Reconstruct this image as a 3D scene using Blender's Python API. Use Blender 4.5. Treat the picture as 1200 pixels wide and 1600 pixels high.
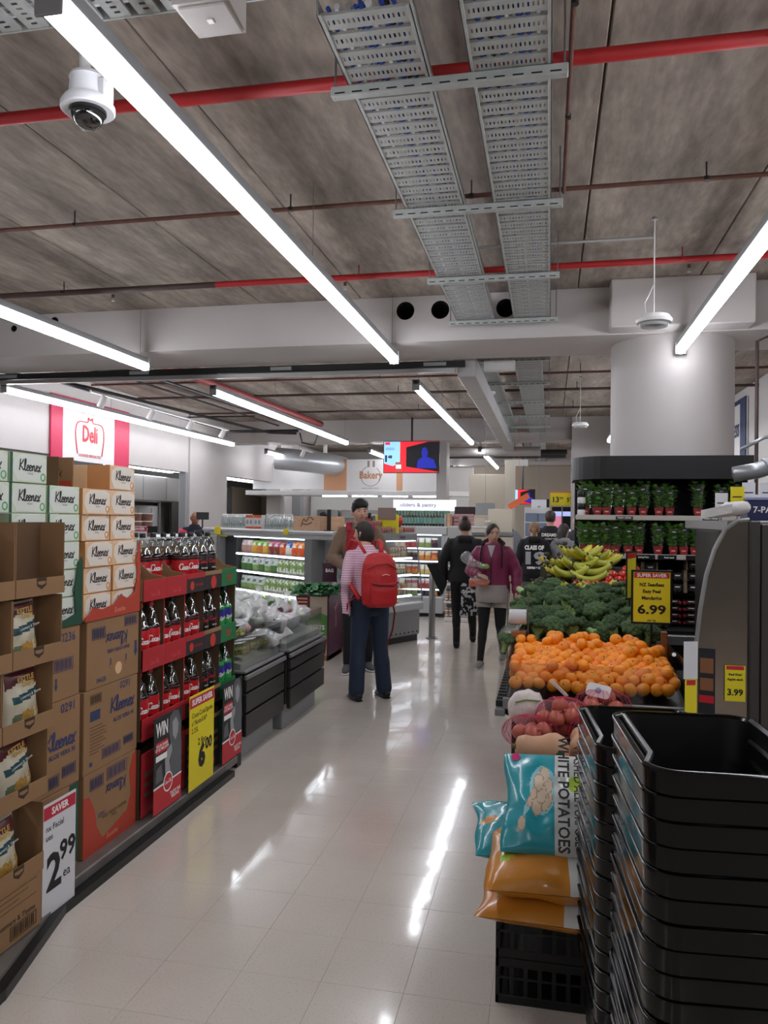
import bpy, bmesh, math, random
from mathutils import Vector, Matrix, noise
PI = math.pi
S = bpy.context.scene
for o in list(bpy.data.objects): bpy.data.objects.remove(o)
COL = S.collection
# ---------------------------------------------------------------- camera
YAW, PITCH, ROLL, FPX, CH = math.radians(11.8924), math.radians(0.48974), math.radians(0.65218), 1225.0, 1.65
_f = Vector((-math.sin(YAW)*math.cos(PITCH), math.cos(YAW)*math.cos(PITCH), math.sin(PITCH)))
_r = Vector((math.cos(YAW), math.sin(YAW), 0)); _u = _r.cross(_f)
_r2 = _r*math.cos(ROLL)+_u*math.sin(ROLL); _u2 = -_r*math.sin(ROLL)+_u*math.cos(ROLL)
cam = bpy.data.cameras.new('camera'); camo = bpy.data.objects.new('camera', cam); COL.objects.link(camo)
cam.sensor_fit = 'VERTICAL'; cam.sensor_height = 24; cam.sensor_width = 18; cam.lens = FPX/1600*24
cam.clip_start = 0.05; cam.clip_end = 200
camo.matrix_world = Matrix(((_r2.x,_u2.x,-_f.x,0),(_r2.y,_u2.y,-_f.y,0),(_r2.z,_u2.z,-_f.z,CH),(0,0,0,1)))
S.camera = camo
# ---------------------------------------------------------------- world, exposure
w = bpy.data.worlds.new('world'); S.world = w; w.use_nodes = True
w.node_tree.nodes['Background'].inputs[0].default_value = (0.95, 0.97, 1.0, 1)
w.node_tree.nodes['Background'].inputs[1].default_value = 0.08
S.view_settings.view_transform = 'Standard'; S.view_settings.look = 'None'
S.view_settings.gamma = 1; S.view_settings.use_curve_mapping = False
S.view_settings.exposure = 0.0
TUBE_POWER = 23.5      # emission of the ceiling light tubes
CASE_POWER = 5.5      # emission of the strips in the refrigerated cases
# ---------------------------------------------------------------- helpers
def lin(h):
    h = h.lstrip('#'); c = [int(h[i:i+2], 16)/255 for i in (0, 2, 4)]
    return tuple((x/12.92 if x <= 0.04045 else ((x+0.055)/1.055)**2.4) for x in c)+(1,)
_M = {}
def mat(name, col='#808080', rough=0.5, metal=0.0, spec=0.5, emit=0, bump=0, bscale=60, var=0, vscale=8, coat=0, alpha=None, stretch=None, sss=0):
    if name in _M: return _M[name]
    m = bpy.data.materials.new(name); m.use_nodes = True; nt = m.node_tree; p = nt.nodes['Principled BSDF']
    c = lin(col); p.inputs['Base Color'].default_value = c; p.inputs['Roughness'].default_value = rough
    p.inputs['Metallic'].default_value = metal; p.inputs['Specular IOR Level'].default_value = spec
    p.inputs['Coat Weight'].default_value = coat; p.inputs['Coat Roughness'].default_value = 0.08
    if emit:
        p.inputs['Emission Color'].default_value = c; p.inputs['Emission Strength'].default_value = emit
    if bump or var:
        tc = nt.nodes.new('ShaderNodeTexCoord'); src = tc.outputs['Object']
        if stretch:
            mp = nt.nodes.new('ShaderNodeMapping'); mp.inputs['Scale'].default_value = stretch
            nt.links.new(src, mp.inputs[0]); src = mp.outputs[0]
        if var:
            n = nt.nodes.new('ShaderNodeTexNoise'); n.inputs['Scale'].default_value = vscale; n.inputs['Detail'].default_value = 5
            nt.links.new(src, n.inputs['Vector'])
            r = nt.nodes.new('ShaderNodeMapRange'); r.inputs[1].default_value = .3; r.inputs[2].default_value = .7
            r.inputs[3].default_value = 1-var; r.inputs[4].default_value = 1+var
            nt.links.new(n.outputs[0], r.inputs[0])
            mx = nt.nodes.new('ShaderNodeVectorMath'); mx.operation = 'SCALE'; mx.inputs[0].default_value = c[:3]
            nt.links.new(r.outputs[0], mx.inputs['Scale']); nt.links.new(mx.outputs[0], p.inputs['Base Color'])
        if bump:
            n = nt.nodes.new('ShaderNodeTexNoise'); n.inputs['Scale'].default_value = bscale; n.inputs['Detail'].default_value = 3
            nt.links.new(src, n.inputs['Vector'])
            b = nt.nodes.new('ShaderNodeBump'); b.inputs['Strength'].default_value = bump; b.inputs['Distance'].default_value = 0.01
            nt.links.new(n.outputs[0], b.inputs['Height']); nt.links.new(b.outputs[0], p.inputs['Normal'])
    _M[name] = m; return m
def clear(name, tint='#ffffff', amount=0.12, rough=0.08, haze=0.0, edge=0.3):
    """thin clear plastic or glass sheet: transparent with a glossy film"""
    if name in _M: return _M[name]
    m = bpy.data.materials.new(name); m.use_nodes = True; nt = m.node_tree; nt.nodes.clear()
    o = nt.nodes.new('ShaderNodeOutputMaterial'); t = nt.nodes.new('ShaderNodeBsdfTransparent'); g = nt.nodes.new('ShaderNodeBsdfGlossy')
    d = nt.nodes.new('ShaderNodeBsdfDiffuse'); d.inputs[0].default_value = lin(tint)
    t.inputs[0].default_value = lin(tint); g.inputs['Roughness'].default_value = rough
    f = nt.nodes.new('ShaderNodeLayerWeight'); f.inputs[0].default_value = 0.35
    a = nt.nodes.new('ShaderNodeMath'); a.operation = 'MULTIPLY_ADD'; a.inputs[1].default_value = edge; a.inputs[2].default_value = amount
    nt.links.new(f.outputs['Facing'], a.inputs[0])
    mx0 = nt.nodes.new('ShaderNodeMixShader'); mx0.inputs[0].default_value = haze
    nt.links.new(t.outputs[0], mx0.inputs[1]); nt.links.new(d.outputs[0], mx0.inputs[2])
    mx = nt.nodes.new('ShaderNodeMixShader')
    nt.links.new(a.outputs[0], mx.inputs[0]); nt.links.new(mx0.outputs[0], mx.inputs[1]); nt.links.new(g.outputs[0], mx.inputs[2])
    nt.links.new(mx.outputs[0], o.inputs[0]); _M[name] = m; return m

class MB:
    def __init__(s): s.v = []; s.f = []; s.m = []; s.k = 0
    def add(s, vs, fs, k=None):
        b = len(s.v); s.v += [tuple(v) for v in vs]; k = s.k if k is None else k
        for f in fs: s.f.append(tuple(i+b for i in f)); s.m.append(k)
        return s
    def box(s, x0, x1, y0, y1, z0, z1, k=None):
        return s.add([(x0,y0,z0),(x1,y0,z0),(x1,y1,z0),(x0,y1,z0),(x0,y0,z1),(x1,y0,z1),(x1,y1,z1),(x0,y1,z1)],
            [(0,3,2,1),(4,5,6,7),(0,1,5,4),(1,2,6,5),(2,3,7,6),(3,0,4,7)], k)
    def cbox(s, x0, x1, y0, y1, z0, z1, b=0.004, k=None):      # chamfered box
        xs, ys, zs = (x0, x1), (y0, y1), (z0, z1); V = []; ix = {}
        for i in (0,1):
            for j in (0,1):
                for l in (0,1):
                    sx, sy, sz = (1,-1)[i], (1,-1)[j], (1,-1)[l]
                    for a in range(3):
                        p = [xs[i]+sx*b, ys[j]+sy*b, zs[l]+sz*b]; p[a] = (xs[i], ys[j], zs[l])[a]
                        ix[i,j,l,a] = len(V); V.append(p)
        F = []
        for a in range(3):
            for e in (0,1):
                o = [c for c in range(3) if c != a]
                def key(p, q):
                    t = [0,0,0]; t[a] = e; t[o[0]] = p; t[o[1]] = q; return ix[t[0],t[1],t[2],a]
                q = [key(0,0), key(1,0), key(1,1), key(0,1)]
                if (e == 1) == (a == 1): q.reverse()
                F.append(tuple(q))
        for a in range(3):
            o = [c for c in range(3) if c != a]
            for p in (0,1):
                for q in (0,1):
                    def kk(e, ax):
                        t = [0,0,0]; t[a] = e; t[o[0]] = p; t[o[1]] = q; return ix[t[0],t[1],t[2],ax]
                    F.append((kk(0,o[0]), kk(1,o[0]), kk(1,o[1]), kk(0,o[1])))
        for i in (0,1):
            for j in (0,1):
                for l in (0,1): F.append((ix[i,j,l,0], ix[i,j,l,1], ix[i,j,l,2]))
        return s.add(V, F, k)
    def obox(s, c, ax, half, k=None):                           # oriented box: centre, 3 axes, half sizes
        c = Vector(c); A = [Vector(a).normalized()*h for a, h in zip(ax, half)]
        V = [c+A[0]*x+A[1]*y+A[2]*z for z in (-1,1) for x, y in ((-1,-1),(1,-1),(1,1),(-1,1))]
        return s.add(V, [(0,3,2,1),(4,5,6,7),(0,1,5,4),(1,2,6,5),(2,3,7,6),(3,0,4,7)], k)
    def tube(s, pts, r, n=8, k=None, caps=True, flat=1.0, up=None, smooth_ends=False):
        pts = [Vector(p) for p in pts]; R = list(r) if hasattr(r, '__len__') else [r]*len(pts)
        if smooth_ends:
            a = (pts[0]-pts[1]).normalized(); b = (pts[-1]-pts[-2]).normalized()
            pts = [pts[0]+a*R[0]*.9, pts[0]+a*R[0]*.6]+pts+[pts[-1]+b*R[-1]*.6, pts[-1]+b*R[-1]*.9]
            R = [R[0]*.35, R[0]*.8]+R+[R[-1]*.8, R[-1]*.35]
        T = [(pts[min(i+1,len(pts)-1)]-pts[max(i-1,0)]).normalized() for i in range(len(pts))]
        u = Vector(up) if up else (Vector((0,0,1)) if abs(T[0].z) < .9 else Vector((1,0,0)))
        V = []; 
        for i, p in enumerate(pts):
            sd = T[i].cross(u)
            if sd.length < 1e-4: sd = T[i].cross(Vector((0,1,0)))
            sd.normalize(); u = sd.cross(T[i]).normalized()
            for j in range(n):
                a = 2*PI*j/n; V.append(p+sd*math.cos(a)*R[i]+u*math.sin(a)*R[i]*flat)
        F = [(i*n+j, i*n+(j+1)%n, (i+1)*n+(j+1)%n, (i+1)*n+j) for i in range(len(pts)-1) for j in range(n)]
        if caps: F += [tuple(range(n))[::-1], tuple((len(pts)-1)*n+j for j in range(n))]
        return s.add(V, F, k)
    def cyl(s, p, q, r, n=16, k=None): return s.tube([p, q], r, n, k)
    def lathe(s, prof, n=16, c=(0,0,0), k=None, cap=True):      # profile (r, z) or (r, z, matindex)
        V = [(c[0]+r*math.cos(2*PI*j/n), c[1]+r*math.sin(2*PI*j/n), c[2]+z) for (r, z, *_) in prof for j in range(n)]
        b = len(s.v); s.v += V
        for i in range(len(prof)-1):
            kk = prof[i][2] if len(prof[i]) > 2 else (s.k if k is None else k)
            for j in range(n): s.f.append((b+i*n+j, b+i*n+(j+1)%n, b+(i+1)*n+(j+1)%n, b+(i+1)*n+j)); s.m.append(kk)
        if cap:
            s.f.append(tuple(b+j for j in range(n))[::-1]); s.m.append(prof[0][2] if len(prof[0]) > 2 else (s.k if k is None else k))
            l = len(prof)-1; s.f.append(tuple(b+l*n+j for j in range(n))); s.m.append(prof[-1][2] if len(prof[-1]) > 2 else (s.k if k is None else k))
        return s
    def ball(s, c, r, n=12, m=8, k=None, fn=None):
        r = r if hasattr(r, '__len__') else (r, r, r); V = []
        for i in range(m+1):
            t = PI*i/m
            for j in range(n):
                a = 2*PI*j/n; d = Vector((math.sin(t)*math.cos(a), math.sin(t)*math.sin(a), -math.cos(t)))
                q = fn(d) if fn else 1.0
                V.append((c[0]+d.x*r[0]*q, c[1]+d.y*r[1]*q, c[2]+d.z*r[2]*q))
        F = [(i*n+j, i*n+(j+1)%n, (i+1)*n+(j+1)%n, (i+1)*n+j) for i in range(m) for j in range(n)]
        return s.add(V, F, k)
    def grid(s, nu, nv, fn, k=None, kf=None, wrap=False):       # fn(u,v)->point, kf(u,v)->matindex
        b = len(s.v); s.v += [tuple(fn(i/nu, j/nv)) for j in range(nv+1) for i in range(nu+1)]
        for j in range(nv):
            for i in range(nu):
                s.f.append((b+j*(nu+1)+i, b+j*(nu+1)+i+1, b+(j+1)*(nu+1)+i+1, b+(j+1)*(nu+1)+i))
                s.m.append(kf((i+.5)/nu, (j+.5)/nv) if kf else (s.k if k is None else k))
        return s
    def prism(s, poly, h0, h1, axis='z', k=None):               # extrude a 2-D polygon
        n = len(poly)
        def P(a, b, h): return {'z': (a,b,h), 'y': (a,h,b), 'x': (h,a,b)}[axis]
        V = [P(a,b,h0) for a, b in poly]+[P(a,b,h1) for a, b in poly]
        F = [tuple(range(n))[::-1], tuple(range(n,2*n))]+[(i,(i+1)%n,(i+1)%n+n,i+n) for i in range(n)]
        return s.add(V, F, k)
    def mesh(s, name, mats, smooth=None, fix=True):
        me = bpy.data.meshes.new(name); me.from_pydata(s.v, [], s.f)
        mats = mats if isinstance(mats, (list, tuple)) else [mats]
        for m in mats: me.materials.append(m)
        me.polygons.foreach_set('material_index', [min(k, len(mats)-1) for k in s.m])
        if fix or smooth:
            bm = bmesh.new(); bm.from_mesh(me)
            if smooth: bmesh.ops.remove_doubles(bm, verts=bm.verts, dist=1e-5)
            if fix: bmesh.ops.recalc_face_normals(bm, faces=bm.faces)
            bm.to_mesh(me); bm.free()
        if smooth:
            me.polygons.foreach_set('use_smooth', [True]*len(me.polygons))
            if smooth is not True: me.set_sharp_from_angle(angle=math.radians(smooth))
        me.update(); return me
def link(name, data, parent=None, loc=None, rz=None):
    o = bpy.data.objects.new(name, data); COL.objects.link(o)
    if parent: o.parent = parent
    if loc is not None: o.location = loc
    if rz is not None: o.rotation_euler = (0, 0, rz)
    return o
def tag(o, label, cat, group=None):
    o['label'] = label; o['category'] = cat
    if group: o['group'] = group
    return o
def thing(name, label, cat, loc=(0,0,0), rz=0, group=None):
    o = link(name, None, loc=loc, rz=rz); o.empty_display_size = .1; return tag(o, label, cat, group)
def part(name, mb, mats, parent, smooth=None, loc=None, rz=None, label=None):
    o = link(name, mb.mesh(name, mats, smooth) if isinstance(mb, MB) else mb, parent, loc, rz)
    if label: o['label'] = label
    return o
def solo(name, mb, mats, label, cat, group=None, smooth=None, loc=None, rz=None):
    return tag(part(name, mb, mats, None, smooth, loc, rz), label, cat, group)
def struct(name, mb, mats, smooth=None, parent=None):
    o = part(name, mb, mats, parent, smooth); 
    if not parent: o['kind'] = 'structure'
    return o
def kids(r): return [o for o in _CH.get(r.name, [])]
_CH = {}
def dup(root, loc, rz=None, label=None, group=None, rot=None):
    if root.name not in _CH: _CH[root.name] = [(c, list(c.children)) for c in root.children]
    r = root.copy(); COL.objects.link(r); r.location = loc
    if rz is not None: r.rotation_euler = (0, 0, rz)
    if rot is not None: r.rotation_euler = rot
    if label: r['label'] = label
    if group: r['group'] = group
    for c, gs in _CH[root.name]:
        d = c.copy(); COL.objects.link(d); d.parent = r
        for g in gs: e = g.copy(); COL.objects.link(e); e.parent = d
    return r
ORD = ['first','second','third','fourth','fifth','sixth','seventh','eighth','ninth','tenth','eleventh','twelfth','thirteenth','fourteenth','fifteenth','sixteenth','seventeenth','eighteenth','nineteenth','twentieth','twenty-first','twenty-second','twenty-third','twenty-fourth','twenty-fifth','twenty-sixth']
# -------- flat lettering
_T = {}
def text_data(s, size, bold=0.0, shear=0.0, bend=None, width=None, align='CENTER'):
    key = (s, round(size,4), bold, shear, bend, width, align)
    if key in _T: return _T[key]
    c = bpy.data.curves.new('lettering', 'FONT'); c.body = s; c.size = size; c.align_x = align; c.align_y = 'CENTER'
    c.offset = bold*size; c.shear = shear; c.resolution_u = 2; c.space_line = .85
    o = bpy.data.objects.new('tmp', c); COL.objects.link(o)
    me = bpy.data.meshes.new_from_object(o.evaluated_get(bpy.context.evaluated_depsgraph_get()))
    bpy.data.objects.remove(o); bpy.data.curves.remove(c); me.name = 'lettering'
    if width:
        xs = [v.co.x for v in me.vertices]
        if xs:
            f = width/max(1e-6, max(xs)-min(xs))
            for v in me.vertices: v.co.x *= f
    if bend:
        for v in me.vertices:
            a = v.co.x/bend; v.co.x = bend*math.sin(a); v.co.z = bend*(math.cos(a)-1)
    _T[key] = me; return me
def orient(right, up):
    r = Vector(right).normalized(); u = Vector(up).normalized(); n = r.cross(u)
    return Matrix(((r.x,u.x,n.x),(r.y,u.y,n.y),(r.z,u.z,n.z))).to_4x4()
FX = ((0,1,0),(0,0,1))     # faces +X (towards the aisle from the left)
FY = ((1,0,0),(0,0,1))     # faces -Y (towards the camera)
def put(parent, me, m, p, ax=FY, name='lettering', tilt=0):
    key = (me.name, m.name)
    if len(me.materials) == 0: me.materials.append(m)
    elif me.materials[0] != m:
        me = me.copy(); me.materials.clear(); me.materials.append(m)
    o = bpy.data.objects.new(name, me); COL.objects.link(o); o.parent = parent
    M = orient(*ax)
    if tilt: M = M @ Matrix.Rotation(tilt, 4, 'Z')
    o.matrix_local = Matrix.Translation(Vector(p)) @ M; return o
_RB = {}
def ribbon(key, strokes, wd, size, bend=None, shear=0.0):
    """handwritten strokes drawn as flat ribbons; unit = x-height"""
    k2 = (key, wd, size, bend, shear)
    if k2 in _RB: return _RB[k2]
    mb = MB(); xs = [p[0] for s in strokes for p in s]; cx = (min(xs)+max(xs))/2
    for st in strokes:
        P = [Vector((p[0]-cx+shear*p[1], p[1]-.8)) for p in st]; Q = []
        for i in range(len(P)-1):
            p0, p1, p2, p3 = P[max(i-1,0)], P[i], P[i+1], P[min(i+2,len(P)-1)]
            for t in (0,.25,.5,.75):
                Q.append(.5*((2*p1)+(p2-p0)*t+(2*p0-5*p1+4*p2-p3)*t*t+(3*p1-p0-3*p2+p3)*t**3))
        Q.append(P[-1]); V = []
        for i, q in enumerate(Q):
            d = (Q[min(i+1,len(Q)-1)]-Q[max(i-1,0)]); d = d.normalized() if d.length else Vector((1,0))
            n = Vector((-d.y, d.x))*wd*(.75+.5*abs(d.y))
            for a in (q+n, q-n):
                x, y = a.x*size, a.y*size
                if bend: V.append((bend*math.sin(x/bend), y, bend*(math.cos(x/bend)-1)))
                else: V.append((x, y, 0))
        mb.add(V, [(2*i, 2*i+1, 2*i+3, 2*i+2) for i in range(len(Q)-1)])
    me = mb.mesh('lettering', [], fix=False); _RB[k2] = me; return me
def _e(x): return [(x,.4),(x+.5,.6),(x+.6,.9),(x+.33,1.05),(x+.08,.6),(x+.18,.1),(x+.45,0),(x+.8,.3)]
def _o(x): return [(x+.5,1.0),(x+.15,.85),(x+.1,.2),(x+.4,0),(x+.7,.3),(x+.68,.85),(x+.42,1.0)]
def _c(x): return [(x+.7,.85),(x+.45,1.02),(x+.12,.7),(x+.18,.12),(x+.5,0),(x+.8,.3)]
def _C(x): return [(x+1.3,1.5),(x+1.15,1.95),(x+.6,1.9),(x+.1,1.1),(x+.25,.2),(x+.8,-.02),(x+1.3,.35)]
TISSUE = [[(.1,-.05),(.3,1.1),(.4,2.1)],[(1.35,2.05),(.85,1.4),(.4,.95),(.85,.5),(1.3,0)],
    [(1.35,.1),(1.65,.6),(1.95,1.6),(1.9,2.15),(1.7,2.0),(1.6,1.0),(1.68,.15),(1.95,.0),(2.15,.3)],_e(2.15),_e(2.9),
    [(3.75,1.0),(3.85,.5),(3.85,0)],[(3.85,.4),(4.15,1.0),(4.4,.9),(4.4,.2),(4.6,0),(4.8,.3)],_e(4.8),
    [(5.6,1.0),(5.8,.85),(6.05,.1),(6.35,.0)],[(6.5,1.2),(6.0,.5),(5.6,-.2)]]
COLA = [_C(0),_o(1.25),_c(2.05),[(3.45,.9),(3.1,1.0),(2.85,.5),(3.0,.05),(3.4,.3),(3.5,.95),(3.5,.15),(3.75,.1)],[(3.8,.5),(4.2,.5)],
    _C(4.3),_o(5.6),[(6.35,.2),(6.75,1.4),(6.7,2.0),(6.5,1.7),(6.5,.2),(6.8,.1)],[(7.35,.9),(7.0,1.0),(6.8,.5),(6.95,.05),(7.3,.3),(7.4,.95),(7.4,.15),(7.7,.1)]]
# ---------------------------------------------------------------- common materials
WHITE = mat('white_paint', '#b9b3b0', .6, var=.03, vscale=2)
WHITEG = mat('white_plastic', '#d8d6d4', .35)
BLACK = mat('black_plastic', '#0d0d0e', .38)
INK = mat('black_ink', '#131313', .6)
DARK = mat('dark_metal', '#1b1a1a', .45, metal=.3)
STEEL = mat('brushed_steel', '#a9a8a6', .32, metal=.9, bump=.05, bscale=200, stretch=(1,1,.05))
GALV = mat('galvanised_steel', '#a6a9a6', .5, metal=.25, var=.12, vscale=14)
GREYM = mat('grey_painted_metal', '#8e8f90', .4, metal=.2)
CARD = mat('brown_cardboard', '#94714e', .85, var=.06, vscale=5)
CARDSHADE = mat('cardboard_shade_tone', '#61472f', .9)  # cardboard brown darkened in its colour to stand for shade inside trays and cartons
RED = mat('red_card', '#b4232c', .55)
REDINK = mat('red_ink', '#c2202f', .5)
YEL = mat('yellow_card', '#e6d51e', .55)
BLUEINK = mat('navy_ink', '#26325f', .7)
WINK = mat('white_ink', '#f0eeea', .6)
ACR = clear('clear_acrylic', '#f4f6f6', .05)
FILM = clear('clear_film', '#fbfbfb', .10, .18, .08)
LIGHT = mat('light_diffuser', '#f4f7ff', .5, emit=TUBE_POWER)
STRIP = mat('case_light_strip', '#f1f5ff', .5, emit=CASE_POWER)
SKIN = mat('skin', '#c99c86', .5); SKIN2 = mat('tan_skin', '#8f6149', .5)
# ================================================================ the room
def concrete():
    m = bpy.data.materials.new('concrete_soffit'); m.use_nodes = True; nt = m.node_tree; p = nt.nodes['Principled BSDF']
    p.inputs['Roughness'].default_value = .9
    tc = nt.nodes.new('ShaderNodeTexCoord'); mp = nt.nodes.new('ShaderNodeMapping'); mp.inputs['Scale'].default_value = (1, .25, 1)
    nt.links.new(tc.outputs['Object'], mp.inputs[0])
    n1 = nt.nodes.new('ShaderNodeTexNoise'); n1.inputs['Scale'].default_value = 3; n1.inputs['Detail'].default_value = 9; n1.inputs['Roughness'].default_value = .65
    n2 = nt.nodes.new('ShaderNodeTexNoise'); n2.inputs['Scale'].default_value = 22; n2.inputs['Detail'].default_value = 6
    nt.links.new(mp.outputs[0], n1.inputs['Vector']); nt.links.new(mp.outputs[0], n2.inputs['Vector'])
    r = nt.nodes.new('ShaderNodeValToRGB'); e = r.color_ramp.elements
    e[0].position = .34; e[0].color = lin('#6a5f56'); e[1].position = .68; e[1].color = lin('#a09488')
    k = r.color_ramp.elements.new(.52); k.color = lin('#877b71')
    nt.links.new(n1.outputs[0], r.inputs[0])
    mx = nt.nodes.new('ShaderNodeMix'); mx.data_type = 'RGBA'; mx.blend_type = 'OVERLAY'; mx.inputs[0].default_value = .45
    nt.links.new(r.outputs[0], mx.inputs[6]); nt.links.new(n2.outputs[0], mx.inputs[7]); nt.links.new(mx.outputs[2], p.inputs['Base Color'])
    b = nt.nodes.new('ShaderNodeBump'); b.inputs['Strength'].default_value = .5; b.inputs['Distance'].default_value = .008
    nt.links.new(n2.outputs[0], b.inputs['Height']); nt.links.new(b.outputs[0], p.inputs['Normal'])
    return m
def vinyl():
    m = bpy.data.materials.new('vinyl_tile'); m.use_nodes = True; nt = m.node_tree; p = nt.nodes['Principled BSDF']
    p.inputs['Roughness'].default_value = .2; p.inputs['Specular IOR Level'].default_value = .5
    p.inputs['Coat Weight'].default_value = .7; p.inputs['Coat Roughness'].default_value = .075
    g = nt.nodes.new('ShaderNodeNewGeometry')
    n1 = nt.nodes.new('ShaderNodeTexNoise'); n1.inputs['Scale'].default_value = 1.1; n1.inputs['Detail'].default_value = 4
    n2 = nt.nodes.new('ShaderNodeTexNoise'); n2.inputs['Scale'].default_value = 120; n2.inputs['Detail'].default_value = 2
    vo = nt.nodes.new('ShaderNodeTexVoronoi'); vo.inputs['Scale'].default_value = 9
    for n in (n1, n2, vo): nt.links.new(g.outputs['Position'], n.inputs['Vector'])
    r = nt.nodes.new('ShaderNodeValToRGB'); e = r.color_ramp.elements
    e[0].position = .3; e[0].color = lin('#c9beb3'); e[1].position = .7; e[1].color = lin('#d9cfc4')
    nt.links.new(n1.outputs[0], r.inputs[0])
    r2 = nt.nodes.new('ShaderNodeMapRange'); r2.inputs[1].default_value = .25; r2.inputs[2].default_value = .45; r2.inputs[3].default_value = .8; r2.inputs[4].default_value = 1
    nt.links.new(n2.outputs[0], r2.inputs[0])
    r3 = nt.nodes.new('ShaderNodeMapRange'); r3.inputs[1].default_value = .012; r3.inputs[2].default_value = .03; r3.inputs[3].default_value = .55; r3.inputs[4].default_value = 1
    nt.links.new(vo.outputs['Distance'], r3.inputs[0])
    mu = nt.nodes.new('ShaderNodeMath'); mu.operation = 'MULTIPLY'; nt.links.new(r2.outputs[0], mu.inputs[0]); nt.links.new(r3.outputs[0], mu.inputs[1])
    sc = nt.nodes.new('ShaderNodeVectorMath'); sc.operation = 'SCALE'; nt.links.new(r.outputs[0], sc.inputs[0]); nt.links.new(mu.outputs[0], sc.inputs['Scale'])
    nt.links.new(sc.outputs[0], p.inputs['Base Color'])
    n3 = nt.nodes.new('ShaderNodeTexNoise'); n3.inputs['Scale'].default_value = 5; nt.links.new(g.outputs['Position'], n3.inputs['Vector'])
    b = nt.nodes.new('ShaderNodeBump'); b.inputs['Strength'].default_value = .12; b.inputs['Distance'].default_value = .01
    nt.links.new(n3.outputs[0], b.inputs['Height']); nt.links.new(b.outputs[0], p.inputs['Normal']); nt.links.new(b.outputs[0], p.inputs['Coat Normal'])
    return m
CONC = concrete(); VINYL = vinyl()
GROUT = mat('tile_joint', '#aca297', .6)
X0, X1, YB, YF = -10.5, 6.0, -5.0, 27.0
CZ = 3.8
fl = struct('floor', MB().box(X0, X1, YB, YF, -.1, -.0015), GROUT)
T = .3
tile = MB().cbox(.0006, T-.0006, .0006, T-.0006, -.02, 0, .0004).mesh('tile', VINYL)
cells = [(round(-2.28+(i-27)*T, 4), round(.9+(j-19)*T, 4)) for i in range(54) for j in range(106)]
cells = [c for c in cells if c[0] > X0 and c[0]+T < X1 and c[1] > YB and c[1]+T < YF]
vis = sorted([c for c in cells if c[0] > -2.1 and c[0] < .0 and c[1] > 1.1 and c[0]+T > -.62*(c[1]+T)-.1], key=lambda c: c[1])[:290]
for a, b in vis: link('tile', tile, fl, (a, b, 0))
rest = MB(); near = set(vis); e = .0006
for a, b in cells:
    if (a, b) not in near: rest.add([(a+e,b+e,0),(a+T-e,b+e,0),(a+T-e,b+T-e,0),(a+e,b+T-e,0)], [(0,1,2,3)])
o = part('tile_field', rest, VINYL, fl); o['kind'] = 'stuff'
ce = struct('ceiling', MB().box(X0, X1, YB, YF, CZ+.035, CZ+.15), CONC)
for bay, (ya, yb) in enumerate(((YB, 7.5), (8.3, 16.6), (17.5, YF))):
    for i in range(16):
        xa = .24-1.03*10+i*1.03
        if xa < X0 or xa+1.03 > X1: continue
        mb = MB(); mb.cbox(.005, 1.025, 0, yb-ya, 0, .05, .006); link('ceiling_panel', mb.mesh('ceiling_panel', CONC), ce, (xa, ya, CZ))
# beams across the shop
def holes_face(mb, x0, x1, z0, z1, y, hs, back):
    """front face of the beam with round holes cut through it, and the holes' dark bores"""
    xs = sorted({x0, x1}|{h[0]-h[2]*1.15 for h in hs}|{h[0]+h[2]*1.15 for h in hs})
    for a, b in zip(xs[:-1], xs[1:]):
        h = next((h for h in hs if abs(a-(h[0]-h[2]*1.15)) < 1e-6 and abs(b-(h[0]+h[2]*1.15)) < 1e-6), None)
        if not h: mb.add([(a,y,z0),(b,y,z0),(b,y,z1),(a,y,z1)], [(0,1,2,3)]); continue
        n = 24; za, zb = h[1]-h[2]*1.15, h[1]+h[2]*1.15
        mb.add([(a,y,z0),(b,y,z0),(b,y,za),(a,y,za)], [(0,1,2,3)]); mb.add([(a,y,zb),(b,y,zb),(b,y,z1),(a,y,z1)], [(0,1,2,3)])
        C = [(h[0]+h[2]*math.cos(2*PI*i/n), y, h[1]+h[2]*math.sin(2*PI*i/n)) for i in range(n)]
        Q = []
        for i in range(n):
            c, s_ = math.cos(2*PI*i/n), math.sin(2*PI*i/n); k = h[2]*1.15/max(abs(c), abs(s_)); Q.append((h[0]+c*k, y, h[1]+s_*k))
        mb.add(C+Q, [(i,(i+1)%n,(i+1)%n+n,i+n) for i in range(n)])
        mb.add(C+[(p[0], y+back, p[2]) for p in C], [(i,(i+1)%n,(i+1)%n+n,i+n) for i in range(n)]+[tuple(range(n,2*n))], 1)
HOLE = mat('dark_bore', '#0b0b0b', .9)
mb = MB(); BZ = 3.36
holes_face(mb, X0, X1, BZ, CZ+.1, 7.45, [(-5.68,3.66,.035),(-5.19,3.72,.045),(-1.38,3.665,.088),(-1.04,3.66,.088),(-.42,3.65,.088)], .35)
mb.add([(X0,7.45,BZ),(X1,7.45,BZ),(X1,8.33,BZ),(X0,8.33,BZ),(X0,8.33,CZ+.1),(X1,8.33,CZ+.1)], [(0,1,2,3),(3,2,5,4)])
struct('trim_1', mb, [WHITE, HOLE])
mb = MB().box(X0, X1, 16.9, 17.6, BZ, CZ+.1); struct('trim_2', mb, WHITE)
mb = MB().box(X0, X1, 24.6, 25.2, BZ, CZ+.1); struct('trim_3', mb, WHITE)
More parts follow.
